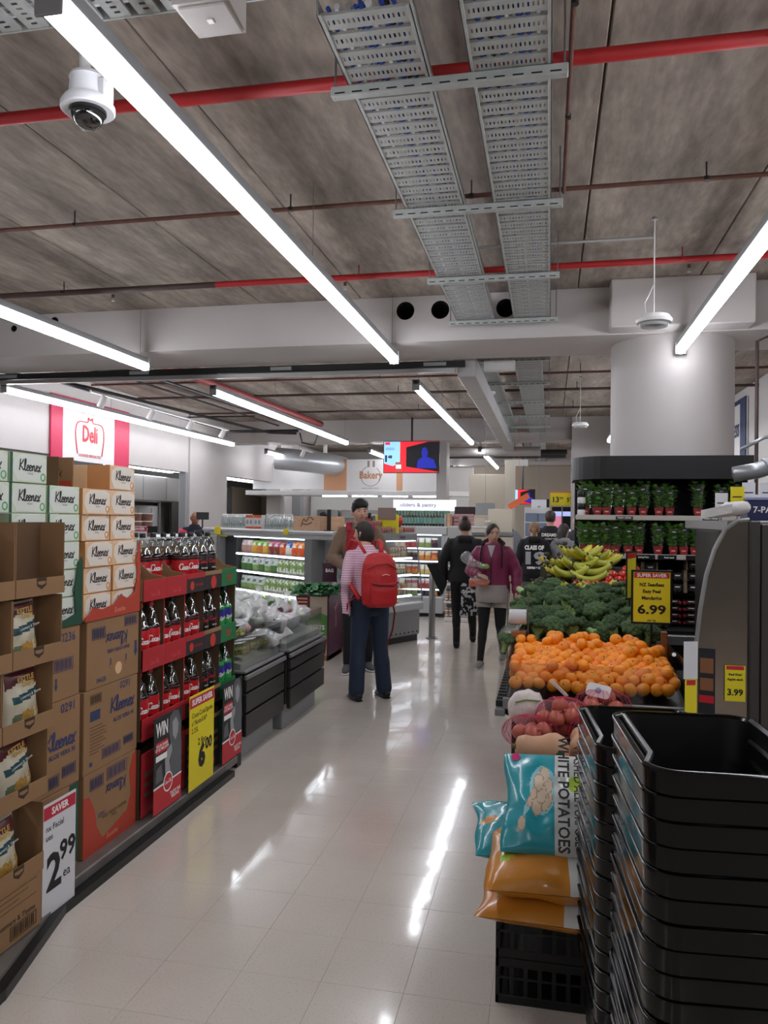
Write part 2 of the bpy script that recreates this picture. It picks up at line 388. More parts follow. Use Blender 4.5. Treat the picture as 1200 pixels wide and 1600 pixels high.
# column under the first beam with its square cap
cl = link('column', None); cl['kind'] = 'structure'
part('shaft', MB().lathe([(.565,0),(.565,3.37)], 64, (1.15,8.02,0)), WHITE, cl, 40)
part('cap', MB().cbox(.52, 1.72, 7.2, 8.6, 3.37, CZ, .01), WHITE, cl)
mb = MB().box(.45, 1.2, 16.6, 17.2, 0, CZ); struct('trim_4', mb, WHITE)
mb = MB().box(-2.42, -2.2, 17.0, 17.5, 0, CZ); struct('trim_5', mb, WHITE)
# left wall: header over the deli opening, pier, second header
wl = link('wall_left', None); wl['kind'] = 'structure'
WX = -7.3
part('deli_header', MB().box(WX-.2, WX, YB, 15.0, 2.56, CZ), WHITE, wl)
part('pier', MB().box(WX-.2, WX+.04, 15.0, 16.9, 0, CZ), WHITE, wl)
part('second_header', MB().box(WX-.2, WX, 16.9, 21.4, 2.6, CZ), WHITE, wl)
part('pier', MB().box(WX-.3, WX+.1, 20.4, 21.6, 0, CZ), WHITE, wl)
part('end_return', MB().box(WX+.1, WX+.35, 21.4, 21.7, 0, CZ-.2), GREYM, wl)
part('half_wall', MB().box(WX-.2, WX, YB, 21.4, 0, 1.15), WHITE, wl)
part('far_part', MB().box(WX-.2, WX, 21.7, YF, 0, CZ), WHITE, wl)
part('opening_frame', MB().box(WX-.12, WX+.01, 14.86, 14.99, 1.15, 2.56), GREYM, wl)
struct('wall_back', MB().box(X0, X1, YF, YF+.2, 0, CZ), mat('beige_wall', '#cfc4b3', .7))
struct('wall_deli_rear', MB().box(X0-.1, X0, YB, YF, 0, CZ), mat('kitchen_wall', '#c9c8c6', .5))
struct('wall_right', MB().box(3.05, 3.25, 8.4, YF, 0, CZ), mat('grey_white_wall', '#bdb9b6', .6))
struct('wall_right_near', MB().box(X1-.1, X1, YB, 8.4, 0, CZ), mat('grey_white_wall2', '#bdb9b6', .6))
struct('wall_right_return', MB().box(3.05, X1, 8.3, 8.4, 0, CZ), mat('grey_white_wall3', '#bdb9b6', .6))
# deli sign on the left wall
PINK = mat('crimson_panel', '#c21f4c', .5)
t = thing('deli_sign', 'white deli sign with crimson borders high on the left wall', 'sign', (WX+.01, 11.5, 3.0))
part('border_panel', MB().cbox(0,.03,-1.12,-.83,-.5,.47,.004), PINK, t); part('border_panel', MB().cbox(0,.03,.62,1.1,-.5,.47,.004), PINK, t)
part('top_border', MB().cbox(0,.03,-.83,.62,.3,.47,.004), PINK, t)
part('face_panel', MB().cbox(0,.028,-.83,.62,-.5,.3,.004), WHITEG, t)
put(t, text_data('Deli', .36, .03, width=.42), REDINK, (.034,-.11,-.06), FX)
fr = [(-.34,-.32),(-.4,0),(-.33,.18),(-.08,.2),(-.06,.27),(0,.24),(.06,.27),(.08,.2),(.33,.18),(.4,0),(.34,-.32)]
put(t, ribbon('delif', [[(a+.0, b+.8) for a, b in fr]], .012, 1.0), REDINK, (.034,-.11,-.06), FX, 'emblem')
put(t, text_data('COOKED SPECIALTIES', .06, .02, width=.62), REDINK, (.034,-.11,-.4), FX)
# ================================================================ lights and services under the soffit
CABLE = mat('steel_cable', '#77777a', .4, metal=.6)
def light(x, ya, yb, where, z=3.2, hz=CZ):
    """a suspended linear light: housing, diffuser, end caps, hanging cables"""
    L = yb-ya; t = thing('tube_light', where, 'light', (x, ya, z), group='suspended linear lights')
    part('housing', MB().cbox(-.035,.035,0,L,.03,.085,.004), GREYM, t)
    part('diffuser', MB().tube([(0,.012,.0),(0,L-.012,.0)], .044, 14, up=(0,0,1)), LIGHT, t, 40)
    ec = MB().cbox(-.046,.046,0,.014,-.045,.085,.003).mesh('end_cap', GREYM)
    link('end_cap', ec, t, (0,0,0)); link('end_cap', ec, t, (0,L-.014,0))
    n = max(2, round(L/1.8)); cb = MB().cyl((0,0,.085),(0,0,hz-z),.0022,5).mesh('hanging_cable', CABLE)
    for i in range(n): link('hanging_cable', cb, t, (0, .12+(L-.24)*i/(n-1), 0))
    return t
light(-1.49, 2.08, 7.48, 'long bright tube light running over the aisle beside the camera dome')
light(1.14, 1.6, 7.42, 'bright tube light ending in front of the white round column')
light(-4.11, 2.9, 7.44, 'tube light at the left edge ending just before the white beam')
light(-6.62, 8.5, 15.7, 'long tube light in front of the deli sign')
light(-4.09, 9.05, 15.6, 'tube light beyond the beam, middle row over the vegetable case')
light(-1.54, 9.04, 15.8, 'tube light beyond the beam, right above the far aisle')
light(1.12, 9.3, 15.6, 'tube light behind the white round column')
light(-6.58, 17.6, 22.6, 'far tube light in front of the bakery sign, left')
light(-4.05, 17.5, 21.8, 'far tube light left of the hanging screen')
light(-1.52, 17.5, 23.4, 'far tube light right of the hanging screen')
light(.9, 18.2, 22.5, 'far tube light above the orange wobbler sign')
light(-2.9, 23.6, 26.6, 'farthest tube light near the back wall')
for x, ya, yb, nm in ((-1.49,-4.2,-.2,'over the aisle'),(1.14,-4.2,-.2,'right of the aisle'),(-4.11,-4.2,1.3,'far left'),(3.8,-3.5,6.5,'far right')):
    light(x, ya, yb, f'tube light outside the photograph, {nm}')
# ------- cable trays: side rails, perforated slats, cables
def slat_mesh(wd, dp=.088):
    mb = MB(); n = 16; xs = []; pad = .018; st = (wd-2*pad)/n
    for i in range(n): xs += [pad+i*st+st*.3, pad+i*st+st*.7]
    X = [0]+xs+[wd]; Y = [0, dp*.36, dp*.64, dp]
    V = [(a, b, 0) for b in Y for a in X]; w_ = len(X); F = []
    for j in range(3):
        for i in range(w_-1):
            if j == 1 and i % 2 == 1: continue
            F.append((j*w_+i, j*w_+i+1, (j+1)*w_+i+1, (j+1)*w_+i))
    mb.add(V, F); mb.add([(0,0,0),(wd,0,0),(wd,0,.012),(0,0,.012),(0,dp,0),(wd,dp,0),(wd,dp,.012),(0,dp,.012)], [(0,1,2,3),(4,5,6,7)])
    return mb.mesh('slat', GALV)
CABLES = [mat('blue_cable', '#1f3f8f', .5), mat('black_cable', '#141416', .5), mat('grey_cable', '#8b8b8b', .5), mat('white_cable', '#c9c9c9', .5)]
def tray(x0, wd, ya, yb, z, label, lit=3):
    t = thing('cable_tray', label, 'cable tray', (x0, ya, z), group='overhead cable trays'); L = yb-ya
    rail = MB(); rail.cbox(-.006,.0,0,L,-.004,.06,.001); rail.cbox(-.006,.012,0,L,-.004,.0,.001)
    link('side_rail', rail.mesh('side_rail', GALV), t, (0,0,0))
    rail = MB(); rail.cbox(0,.006,0,L,-.004,.06,.001); rail.cbox(-.012,.006,0,L,-.004,.0,.001); link('side_rail', rail.mesh('side_rail', GALV), t, (wd,0,0))
    sm = slat_mesh(wd); n = int(L/.118)
    for i in range(n): link('slat', sm, t, (0, .012+i*.118, 0))
    rnd = random.Random(int(x0*100))
    for i in range(9):
        r = .008+rnd.random()*.007; xx = .03+(wd-.06)*(i+.3+rnd.random()*.4)/9
        mb = MB().tube([(xx+rnd.uniform(-.01,.01), L*k/10, .004+r+rnd.uniform(0,.006)) for k in range(11)], r, 6)
        part('cable', mb, CABLES[(i*7+int(abs(x0)*10)) % 4 if i % 3 else 0], t)
    return t
tray(-.85, .34, 2.75, 7.44, 3.5, 'left perforated cable tray above the aisle')
tray(-.33, .32, 1.6, 7.44, 3.5, 'right perforated cable tray above the aisle')
tray(-1.0, .34, 8.5, 16.8, 3.5, 'left cable tray beyond the white beam')
tray(-.42, .32, 8.5, 16.8, 3.5, 'right cable tray beyond the white beam')
tray(-1.0, .34, 17.7, 24.4, 3.45, 'left cable tray in the farthest bay')
tray(-.42, .32, 17.7, 24.4, 3.45, 'right cable tray in the farthest bay')
# cross tray at the top left corner, running sideways
t = thing('cable_tray', 'cable tray running sideways at the top left corner', 'cable tray', (-4.5, 2.2, 3.55)); L = 3.62; wd = .5
for y in (0, wd): link('side_rail', MB().cbox(0,L,-.004,.004,-.004,.07,.001).mesh('side_rail', GALV), t, (0,y,0))
sm = slat_mesh(wd)
for i in range(30):
    o = link('slat', sm, t, (.1+i*.118, 0, 0)); o.rotation_euler = (0, 0, PI/2)
for i in range(8): part('cable', MB().tube([(0,.05+i*.055,.022),(L,.05+i*.055,.022)], .012, 6), CABLES[i % 4], t)
# strut channels carrying the trays, with slots
def strut(x0, x1, y, z, label):
    t = thing('strut_channel', label, 'bracket', (x0, y, z), group='strut channels under the cable trays'); L = x1-x0
    part('channel', MB().cbox(0,L,-.022,.022,0,.042,.003), GALV, t)
    sl = MB().box(-.022,.022,-.0235,-.0225,.008,.014).mesh('slot', HOLE)
    for i in range(int(L/.075)): link('slot', sl, t, (.04+i*.075, 0, 0))
    rd = MB().cyl((0,0,.0),(0,0,CZ-z),.005,6).mesh('threaded_rod', CABLE)
    for xx in (.015, L-.015): link('threaded_rod', rd, t, (xx, 0, 0))
for i, y in enumerate((3.235, 4.59, 5.94, 7.25)): strut(-.93, .06, y, 3.452, ORD[i]+' strut channel from the front under the two cable trays')
for i, y in enumerate((9.0, 10.6, 12.3, 14.0, 15.6)): strut(-1.1, .0, y, 3.452, ORD[i]+' strut channel beyond the beam, carrying the trays')
# ------- pipes
PRED = mat('red_pipe_paint', '#a81f22', .45, var=.08); PRUST = mat('rusty_pipe', '#5d3b31', .8, var=.25, vscale=12)
PBRN = mat('brown_pipe', '#43312d', .6, var=.15, vscale=6); PBLK = mat('black_pipe', '#151415', .5); PGRY = mat('grey_conduit', '#8c8a88', .5)
def pipe(pts, r, m, label, hang=(), cat='pipe', n=10):
    t = thing('pipe', label, cat); part('run', MB().tube(pts, r, n), m, t, 40)
    for (x, y, z) in hang:
        part('hanger', MB().cyl((x,y,z),(x,y,CZ+.01),.005,6).lathe([(r*1.35,-.012),(r*1.35,.012)],10,(x,y,z)), PBLK if m != PRED else PRED, t)
    return t
pipe([(-7,3.55,3.7),(5.5,3.55,3.7)], .032, PRED, 'thick red sprinkler pipe nearest the viewpoint', [(-2.9,3.55,3.7),(.9,3.55,3.7),(3,3.55,3.7)])
pipe([(-7,4.95,3.7),(5.5,4.95,3.7)], .014, PRUST, 'thin rusty pipe between the two red pipes', [(-3.3,4.95,3.7),(-1.7,4.95,3.7),(-.5,4.95,3.7),(.9,4.95,3.7)])
pipe([(-7,6.45,3.7),(-2.9,6.45,3.7)], .026, PBRN, 'brown left stretch of the second sprinkler pipe', [(-4.4,6.45,3.7)])
pipe([(-2.9,6.45,3.7),(5.5,6.45,3.7)], .026, PRED, 'second red sprinkler pipe close to the white beam', [(-1.6,6.45,3.7),(1,6.45,3.7)])
pipe([(.08,1.4,3.66),(.07,4.95,3.68)], .011, PRUST, 'rusty branch pipe running lengthways right of the trays', [(.08,3.1,3.66),(.075,4.0,3.67)])
pipe([(-.62,6.02,3.74),(.73,6.02,3.74),(.73,6.02,3.78)], .012, PGRY, 'grey conduit feeding the hanging disc sensor')
for i, y in enumerate((11.0, 12.4, 14.4)):
    pipe([(-7,y,3.68),(3.0,y,3.68)], (.016,.022,.02)[i], (PRUST, PBRN, PBRN)[i], ORD[i]+' pipe across the ceiling beyond the beam', [(-2.4,y,3.68),(.4,y,3.68)])
pipe([(2.0,7.42,3.8),(2.0,7.42,3.35),(1.78,7.42,3.25),(1.78,7.42,1.9)], .016, PBRN, 'brown pipe dropping beside the round column')
# sprinkler heads
for (x, y, nm) in ((-2.32,3.55,'behind the camera dome'),(-3.9,6.45,'on the brown pipe at the left'),(-1.72,6.45,'on the red pipe near the beam'),(1.05,6.45,'on the red pipe at the right'),(.08,2.75,'on the rusty branch pipe')):
    t = thing('sprinkler_head', 'small sprinkler head '+nm, 'sprinkler', (x, y, 3.66))
    part('body', MB().lathe([(.012,-.0),(.014,-.02),(.008,-.03)],10), PBRN, t); part('deflector', MB().lathe([(.004,-.03),(.004,-.055),(.016,-.057),(.016,-.06)],10), GALV, t)
# black rail and the metal rail under the back edge of the beam
t = thing('sliding_rail', 'long black rail with a bare metal channel under the white beam', 'rail', (-7.0, 8.4, 3.25))
part('black_bar', MB().cbox(0,6.1,0,.05,.045,.115,.004), mat('rail_black', '#0c0c0c', .6), t)
part('metal_channel', MB().cbox(0,6.0,-.01,.045,-.01,.035,.004), STEEL, t)
for i in range(4): part('bracket', MB().cbox(.4+i*1.75,.65+i*1.75,-.01,.0,.06,.1,.003), GREYM, t)
# galvanised duct
t = thing('air_duct', 'long square grey duct running away under the ceiling', 'duct', (-.99, 8.5, 3.2))
for i in range(6): part('duct_section', MB().cbox(0,.2,i*1.6,(i+1)*1.6-.01,0,.22,.008), mat('duct_metal', '#b5b3b1', .5, metal=.1), t)
part('duct_end', MB().cbox(-.02,.22,9.6,9.64,-.02,.24,.004), GREYM, t)
t = thing('round_duct', 'silver round duct turning above the far corner', 'duct', (-6.5, 18.9, 3.05))
part('bend', MB().tube([(-.3,0,.1),(.3,.1,.05),(.9,.7,0),(1.0,1.6,0)], .28, 16), mat('foil_duct', '#b9bcc0', .35, metal=.6, bump=.3, bscale=20), t, 40)
for i, (y, x0, x1) in enumerate(((17.9,-3.6,-.2),(18.8,-3.8,.4),(20.3,-3.0,.4))):
    pipe([(x0,y,3.2+.06*i),(x1,y,3.2+.06*i)], (.11,.06,.09)[i], (mat('lagged_pipe','#aaa5a0',.6), PBLK, PBLK)[i], ('pale lagged pipe','black pipe','thick black pipe')[i]+' across the farthest bay', n=14)
# black refrigeration pipe frame beyond the beam at the left
t = thing('refrigeration_pipes', 'cluster of thin black pipes looping under the ceiling at the left', 'pipe')
for i, pts in enumerate(([(-6.5,9.4,3.45),(-5.6,9.2,3.55),(-5.2,9.3,3.5),(-5.0,14.6,3.5),(-4.8,14.8,3.4)],[(-6.5,9.4,3.45),(-6.2,9.6,3.4),(-5.5,14.9,3.35),(-5.0,15.1,3.35)],[(-5.9,9.2,3.6),(-5.35,15,3.5)],[(-7,8.8,3.5),(-6.5,9.4,3.45),(-6.4,14.8,3.38)],[(-6.4,12.8,3.4),(-5.0,12.8,3.4)],[(-6.4,14.9,3.38),(-4.9,14.9,3.38)])):
    part('pipe_run', MB().tube(pts, (.028,.024,.016,.02,.013,.03)[i], 8), PBLK, t)
pipe([(-5.1,8.6,3.66),(-4.7,15.8,3.62)], .06, mat('dull_red_pipe', '#7e2c2c', .5), 'fat dull red pipe running lengthways beyond the beam')
part('valve', MB().tube([(-4.9,15.0,3.35),(-4.85,15.0,3.15),(-4.6,15.0,3.1),(-4.5,15.0,3.35)], .018, 8), PBLK, t)
# track spotlights
def track(x, ya, yb, z, n, where):
    t = thing('spotlight_track', 'white lighting track '+where, 'light', (x, ya, z)); part('track', MB().cbox(-.018,.018,0,yb-ya,0,.035,.003), WHITEG, t)
    for i in range(2): part('hanging_cable', MB().cyl((0,.2+(yb-ya-.4)*i,.035),(0,.2+(yb-ya-.4)*i,CZ-z),.003,5), CABLE, t)
    for i in range(n):
        y = .3+(yb-ya-.6)*i/(n-1); s_ = thing('spotlight', ORD[i]+' white spotlight from the left on the track '+where, 'spotlight', (x, ya+y, z), group='track spotlights')
        part('arm', MB().cyl((0,0,0),(0,0,-.05),.008,6), WHITEG, s_)
        h = part('lamp_head', MB().lathe([(.0,.09),(.045,.085),(.05,0),(.05,-.08),(.04,-.085),(.038,-.07),(0,-.068)],14,cap=False), WHITEG, s_, 40, loc=(0,0,-.09)); h.rotation_euler = (0, .5, 0)
track(-6.25, 9.8, 14.6, 3.36, 4, 'in front of the deli wall'); track(-5.9, 18.0, 21.4, 3.3, 3, 'above the bakery corner')
# domed security camera on a white pendant
t = thing('security_camera', 'white domed security camera hanging on a short pole', 'camera', (-1.88, 2.9, 3.345)); t.scale = (.8,.8,.8)
part('pole', MB().cyl((-.02,0,.13),(-.02,0,.58),.03,16), WHITEG, t, 40)
part('housing', MB().lathe([(.0,.155),(.085,.15),(.095,.13),(.09,.12),(.098,.03),(.098,.01)],32), mat('camera_white','#dcdcdf',.3), t, 40)
part('sunshade', MB().lathe([(.098,.03),(.118,.025),(.135,-.005),(.135,-.03),(.13,-.035),(.09,-.03)],32,cap=False), mat('camera_white','#dcdcdf',.3), t, 40)
part('side_box', MB().cbox(.07,.125,-.045,.045,-.0,.12,.012), mat('camera_white','#dcdcdf',.3), t)
part('dome_ring', MB().lathe([(.092,-.02),(.092,-.045),(.084,-.05),(.084,-.02)],32,cap=False), BLACK, t, 40)
part('dome', MB().lathe([(.082*math.cos(a*PI/20), -.045-.082*math.sin(a*PI/20)) for a in range(10)]+[(.001,-.127)],28,cap=False), clear('smoked_dome','#9b9b9b',.12), t, 60)
part('lens_block', MB().ball((0,-.0,-.06),(.045,.045,.04),16,10), BLACK, t, 60)
# loudspeaker box
t = thing('loudspeaker', 'white box loudspeaker hanging at the top of the picture', 'speaker', (-1.165, 2.52, 3.40)); t.scale = (.78,1,1)
part('cabinet', MB().prism([(-.13,-.09),(.13,-.09),(.115,.1),(-.115,.1)],-.02,.28,'z'), mat('speaker_white', '#a9a29d', .5), t)
part('grille', MB().cbox(-.11,.11,-.078,.088,-.03,-.018,.004), mat('speaker_grille','#9a938e',.6,bump=.4,bscale=400), t)
part('badge', MB().cbox(-.014,.014,-.012,.012,-.034,-.029,.001), WHITEG, t); part('bracket', MB().lathe([(.05,-.02),(.05,.02)],16,(0,0,.0)), GREYM, t, loc=(.12,0,.12))
# hanging disc sensors
for (x, y, z, top, nm) in ((.69,5.62,3.03,3.74,'near'),(.44,12.0,3.08,3.8,'far')):
    t = thing('disc_sensor', f'{nm} round white disc light hanging on a thin cord by the column', 'light', (x, y, z))
    part('rim', MB().lathe([(.06,.035),(.1,.03),(.122,.0),(.115,-.02),(.1,-.024)],32), WHITEG, t, 40)
    part('lens', MB().lathe([(.0,-.026),(.098,-.026),(.09,-.045),(.04,-.055),(0.001,-.056)],32,cap=False), clear('disc_lens','#e8eef0',.25,.15,.4), t, 40)
    part('cord', MB().cyl((0,0,.03),(0,0,top-z),.004,6), WHITEG, t)
    part('power_lead', MB().tube([(-.05,0,.03),(-.06,0,.12),(-.005,0,.24)],.003,5), WHITEG, t)
    part('canopy', MB().lathe([(.015,top-z),(.02,top-z-.02)],10), GREYM, t)
# white exit box under the beam
t = thing('exit_sign', 'white box sign hanging just behind the white beam', 'sign', (-.72, 8.65, 3.29)); part('box', MB().cbox(0,.34,0,.09,0,.11,.006), WHITEG, t)
for xx in (.05,.29): part('rod', MB().cyl((xx,.045,.11),(xx,.045,CZ-3.29),.004,6), CABLE, t)
t = thing('exit_sign', 'small white hanging sign in the farthest bay', 'sign', (-.92, 19.5, 2.98)); part('box', MB().cbox(0,.4,0,.06,0,.16,.006), WHITEG, t)
for xx in (.05,.35): part('rod', MB().cyl((xx,.03,.16),(xx,.03,CZ-2.98),.004,6), CABLE, t)
t = thing('smoke_detector', 'white cone detector under the left far cable tray', 'detector', (-.85, 11.2, 3.44)); part('base', MB().lathe([(.09,.03),(.09,.0)],20), WHITEG, t); part('cone', MB().lathe([(.07,0),(.04,-.07),(.01,-.08)],20), WHITEG, t, 40)
# ------- hanging screens
def screen(cx, y, cz, wd, ht, label, cat, fn):
    t = thing('hanging_screen', label, cat, (cx, y, cz))
    part('casing', MB().cbox(-wd/2,wd/2,0,.06,-ht/2,ht/2,.006), BLACK, t)
    part('ceiling_pole', MB().cyl((0,.07,0),(0,.07,CZ-cz),.022,10), BLACK, t)
    fn(t, wd, ht); return t
EM = {k: mat('screen_'+k, c, .4, emit=e) for k, c, e in (('red','#e0202c',.85),('blue','#8fc4f5',.95),('dark','#050612',.2),('navy','#1b28a8',.5),('white','#f5f7fa',.9),('ink','#0b1030',.1),('brown','#9a5040',.7),('green','#207a5a',.6),('orange','#e8622e',.9))}
def flat(t, name, x0, x1, z0, z1, y, m): return part(name, MB().box(x0,x1,y-.001,y,z0,z1), m, t)
def promo(t, W, H):
    flat(t,'display',-W/2+.015,W/2-.015,-H/2+.015,H/2-.015,-.001,EM['red'])
    part('picture_panel', MB().prism([(-W/2+.015,-H*.2),(-W*.33,-H*.28),(-W*.2,-H*.2),(-W*.2,H/2-.015),(-W/2+.015,H/2-.015)],-.003,-.002,'y'), EM['blue'], t)
    part('picture_panel', MB().prism([(-W*.09,-H*.3),(W/2-.015,-H*.46),(W/2-.015,H*.47),(W*.3,H*.47),(-W*.09,H*.3)],-.003,-.002,'y'), EM['dark'], t)
    part('picture_figure', MB().prism([(W*.1,-H*.35),(W*.12,-H*.1),(W*.2,0),(W*.18,.12*H),(W*.2,.28*H),(W*.26,.3*H),(W*.3,.15*H),(W*.28,0),(W*.4,-H*.08),(W*.46,-H*.35)],-.005,-.004,'y'), EM['navy'], t)
    part('picture_jar', MB().prism([(-W*.28,-H*.46),(-W*.17,-H*.44),(-W*.17,-H*.16),(-W*.28,-H*.16)],-.005,-.004,'y'), EM['brown'], t)
    flat(t,'picture_label',-W*.27,-W*.18,-H*.36,-H*.24,-.006,EM['white'])
    flat(t,'badge',-W*.47,-W*.38,H*.38,H*.46,-.004,EM['red'])
    put(t, text_data('1', H*.26, .07), EM['ink'], (-W*.45,-.006,-H*.06)); put(t, text_data('48', H*.13, .06), EM['ink'], (-W*.38,-.006,0))
    for i in range(2): flat(t,'small_print',-W*.46,-W*.3,H*(.27-.05*i),H*(.285-.05*i),-.004,EM['ink'])
screen(-2.86, 16.3, 2.96, 1.2, .68, 'hanging screen showing a red advert with a price of 1.48', 'screen', promo)
screen(-.72, 22.0, 2.3, .68, .42, 'small far screen with a red advert, behind the orange wobbler', 'screen', promo)
# ================================================================ left display: snack trays, tissue boxes, cola stand
PX = -2.05
t = thing('display_platform', 'low grey metal display platform with a black kick strip under the stacked boxes', 'display base')
part('deck', MB().cbox(-3.2,-1.985,2.9,4.86,.035,.085,.006), mat('deck_metal','#77726d',.45,metal=.4,var=.15), t)
part('deck', MB().prism([(-3.2,1.2),(-1.80,1.2),(-1.83,2.35),(-1.97,2.9),(-3.2,2.9)],.035,.05,'z'), mat('deck_metal','',.4), t)
part('kick_strip', MB().prism([(-3.2,1.2),(-1.76,1.2),(-1.79,2.36),(-1.94,2.92),(-1.94,4.7),(-3.2,4.7)],0,.038,'z'), mat('black_kick','#0d0d0d',.45), t)
part('corner_post', MB().cbox(-2.05,-1.99,4.86,4.93,0,.085,.004), mat('black_kick','',.4), t)
BLUEC = mat('carton_blue_print', '#363c62', .7); BRINK = mat('carton_brown_print', '#5a4430', .8)
def barcode(t, x, y0, y1, z0, z1, m=None, frame=True):
    mb = MB(); m = m or BLUEC; n = 12; w_ = (y1-y0)
    for i in range(n): mb.box(x, x+.0008, y0+w_*(.06+.88*i/n), y0+w_*(.06+.88*(i+(.35,.6,.45)[i%3])/n), z0+.006, z1-.006)
    if frame:
        for a in ((y0,y1,z0,z0+.0025),(y0,y1,z1-.0025,z1),(y0,y0+.0025,z0,z1),(y1-.0025,y1,z0,z1)): mb.box(x, x+.0008, *a)
    part('barcode', mb, m, t)
def carton(y0, y1, z0, z1, label, depth=.37, x=PX, rzj=0, inside=None):
    t = thing('carton', label, 'carton', (x, y0, z0)); w_, h = y1-y0, z1-z0
    part('body', MB().cbox(-depth,0,0,w_,0,h,.003), CARD, t)
    part('tape_seam', MB().box(-depth+.02,-.02,w_/2-.002,w_/2+.002,h,h+.001), CARDSHADE, t)
    return t, w_, h
def num(t, s, y, z, sz=.05, bold=.015): put(t, text_data(s, sz, bold), BLUEC, (.0012, y, z), FX)
# orange stack
OY0, OY1 = 3.205, 3.665
t, w_, h = carton(OY0, OY1, .085, .462, 'lowest brown carton of the orange tissue stack, with red wavy print', .37)
RW = mat('red_wave_print', '#b5402c', .6)
part('wave_print', MB().prism([(0,0),(w_,0),(w_,h),(w_*.93,h*.95),(w_*.86,h*.75),(w_*.9,h*.45),(w_*.82,h*.26),(w_*.6,h*.2),(w_*.35,h*.12),(w_*.24,h*.3),(w_*.2,h*.52),(w_*.1,h*.72),(0,h*.74)],.0,.0012,'x'), RW, t)
barcode(t,.001,.05,.16,h*.78,h*.93); barcode(t,.001,.19,.37,h*.8,h*.96)
put(t, ribbon('tissue', TISSUE, .11, .028), BLUEC, (.0016,.27,h*.68), FX, tilt=PI); num(t,'0291',.15,h*.42,.03); put(t, text_data('SHELF READY SHIPPER\nPULL',.022,.02), BRINK, (.0016,.26,h*.35), FX)
put(t, text_data('Soothe',.035,.0,.3), mat('pale_pink_ink','#e59a80',.6), (.0018,.24,h*.1), FX)
part('hand_hole', MB().lathe([(.012,0),(.012,.001)],14), HOLE, t, loc=(0,.08,h*.2)).rotation_euler = (0,PI/2,0)
t, w_, h = carton(OY0-.005, OY1+.005, .464, .845, 'brown carton with upright blue lettering, middle of the orange tissue stack')
put(t, ribbon('tissue', TISSUE, .13, .034), BLUEC, (.0016,.33,h*.7), FX); put(t, text_data('ALOE VERA 95',.03,.02), BLUEC, (.0014,.34,h*.52), FX)
part('printed_label', MB().box(0,.0012,.05,.13,h*.62,h*.74), mat('blue_label','#2f3d5e',.7), t)
num(t,'0291',.35,h*.93,.05); barcode(t,.001,.15,.31,h*.1,h*.23); barcode(t,.001,.34,.43,h*.14,h*.25)
for i in range(9): part('print_line', MB().box(0,.0012,.05,.05+(.1,.13,.12,.14,.11,.13,.09,.12,.07)[i],h*(.54-.04*i),h*(.548-.04*i)), BRINK, t)
barcode(t,.001,.05,.14,h*.82,h*.94,BRINK); part('recycling_print', MB().box(0,.0012,.05,.07,h*.08,h*.13), BLUEC, t)
t, w_, h = carton(OY0+.01, OY1+.01, .847, 1.16, 'brown carton with an upside-down print and a punched hand hole, top of the orange stack')
put(t, ribbon('tissue', TISSUE, .11, .03), BLUEC, (.0016,.25,h*.68), FX, tilt=PI); put(t, text_data('SNAP LEVERS HERE',.024,.02), BLUEC, (.0014,.27,h*.5), FX, tilt=PI)
barcode(t,.001,.04,.15,h*.72,h*.9); barcode(t,.001,.32,.44,h*.82,h*.97); num(t,'04628',.12,h*.1,.032)
for yy in (.2,.34): part('arrow_print', MB().prism([(yy-.012,h*.28),(yy+.012,h*.28),(yy+.004,h*.28),(yy+.004,h*.38),(yy-.004,h*.38),(yy-.004,h*.28),(yy-.012,h*.28),(yy,h*.22)],0,.0012,'x'), BLUEC, t)
part('arrow_print', MB().prism([(.43,h*.3),(.448,h*.4),(.44,h*.4),(.44,h*.55),(.42,h*.55),(.42,h*.4),(.412,h*.4)],0,.0014,'x'), BLUEC, t)
part('hand_hole', MB().lathe([(.03,0),(.03,.0015)],20), mat('peach_tissue','#dfb48c',.6), t, loc=(0,.27,h*.2)).rotation_euler = (0,PI/2,0)
# green stack cartons
t, w_, h = carton(2.69, 3.165, .085, .462, 'lowest brown carton of the green tissue stack, behind the large price card')
DG = mat('dark_green_print', '#1c4a36', .6)
part('wave_print', MB().prism([(w_,h*.04),(w_,h),(w_*.86,h),(w_*.8,h*.6),(w_*.84,h*.2)],0,.0012,'x'), DG, t)
t, w_, h = carton(2.70, 3.17, .464, .85, 'brown carton with blue lettering beside the snack trays, middle of the green stack')
put(t, ribbon('tissue', TISSUE, .13, .034), BLUEC, (.0016,.33,h*.55), FX); put(t, text_data('ALOE VERA 95',.03,.02), BLUEC, (.0014,.34,h*.4), FX)
num(t,'0291',.38,h*.9,.055); barcode(t,.001,.22,.32,h*.06,h*.2); barcode(t,.001,.34,.44,h*.12,h*.25)
t, w_, h = carton(2.69, 3.16, .852, 1.16, 'brown carton with a large printed number beside the snack trays, top of the green stack')
num(t,'0236',.38,h*.86,.055); barcode(t,.001,.28,.42,h*.4,h*.58); part('arrow_print', MB().prism([(.3,h*.15),(.312,h*.22),(.306,h*.22),(.306,h*.32),(.294,h*.32),(.294,h*.22),(.288,h*.22)],0,.0012,'x'), BLUEC, t)
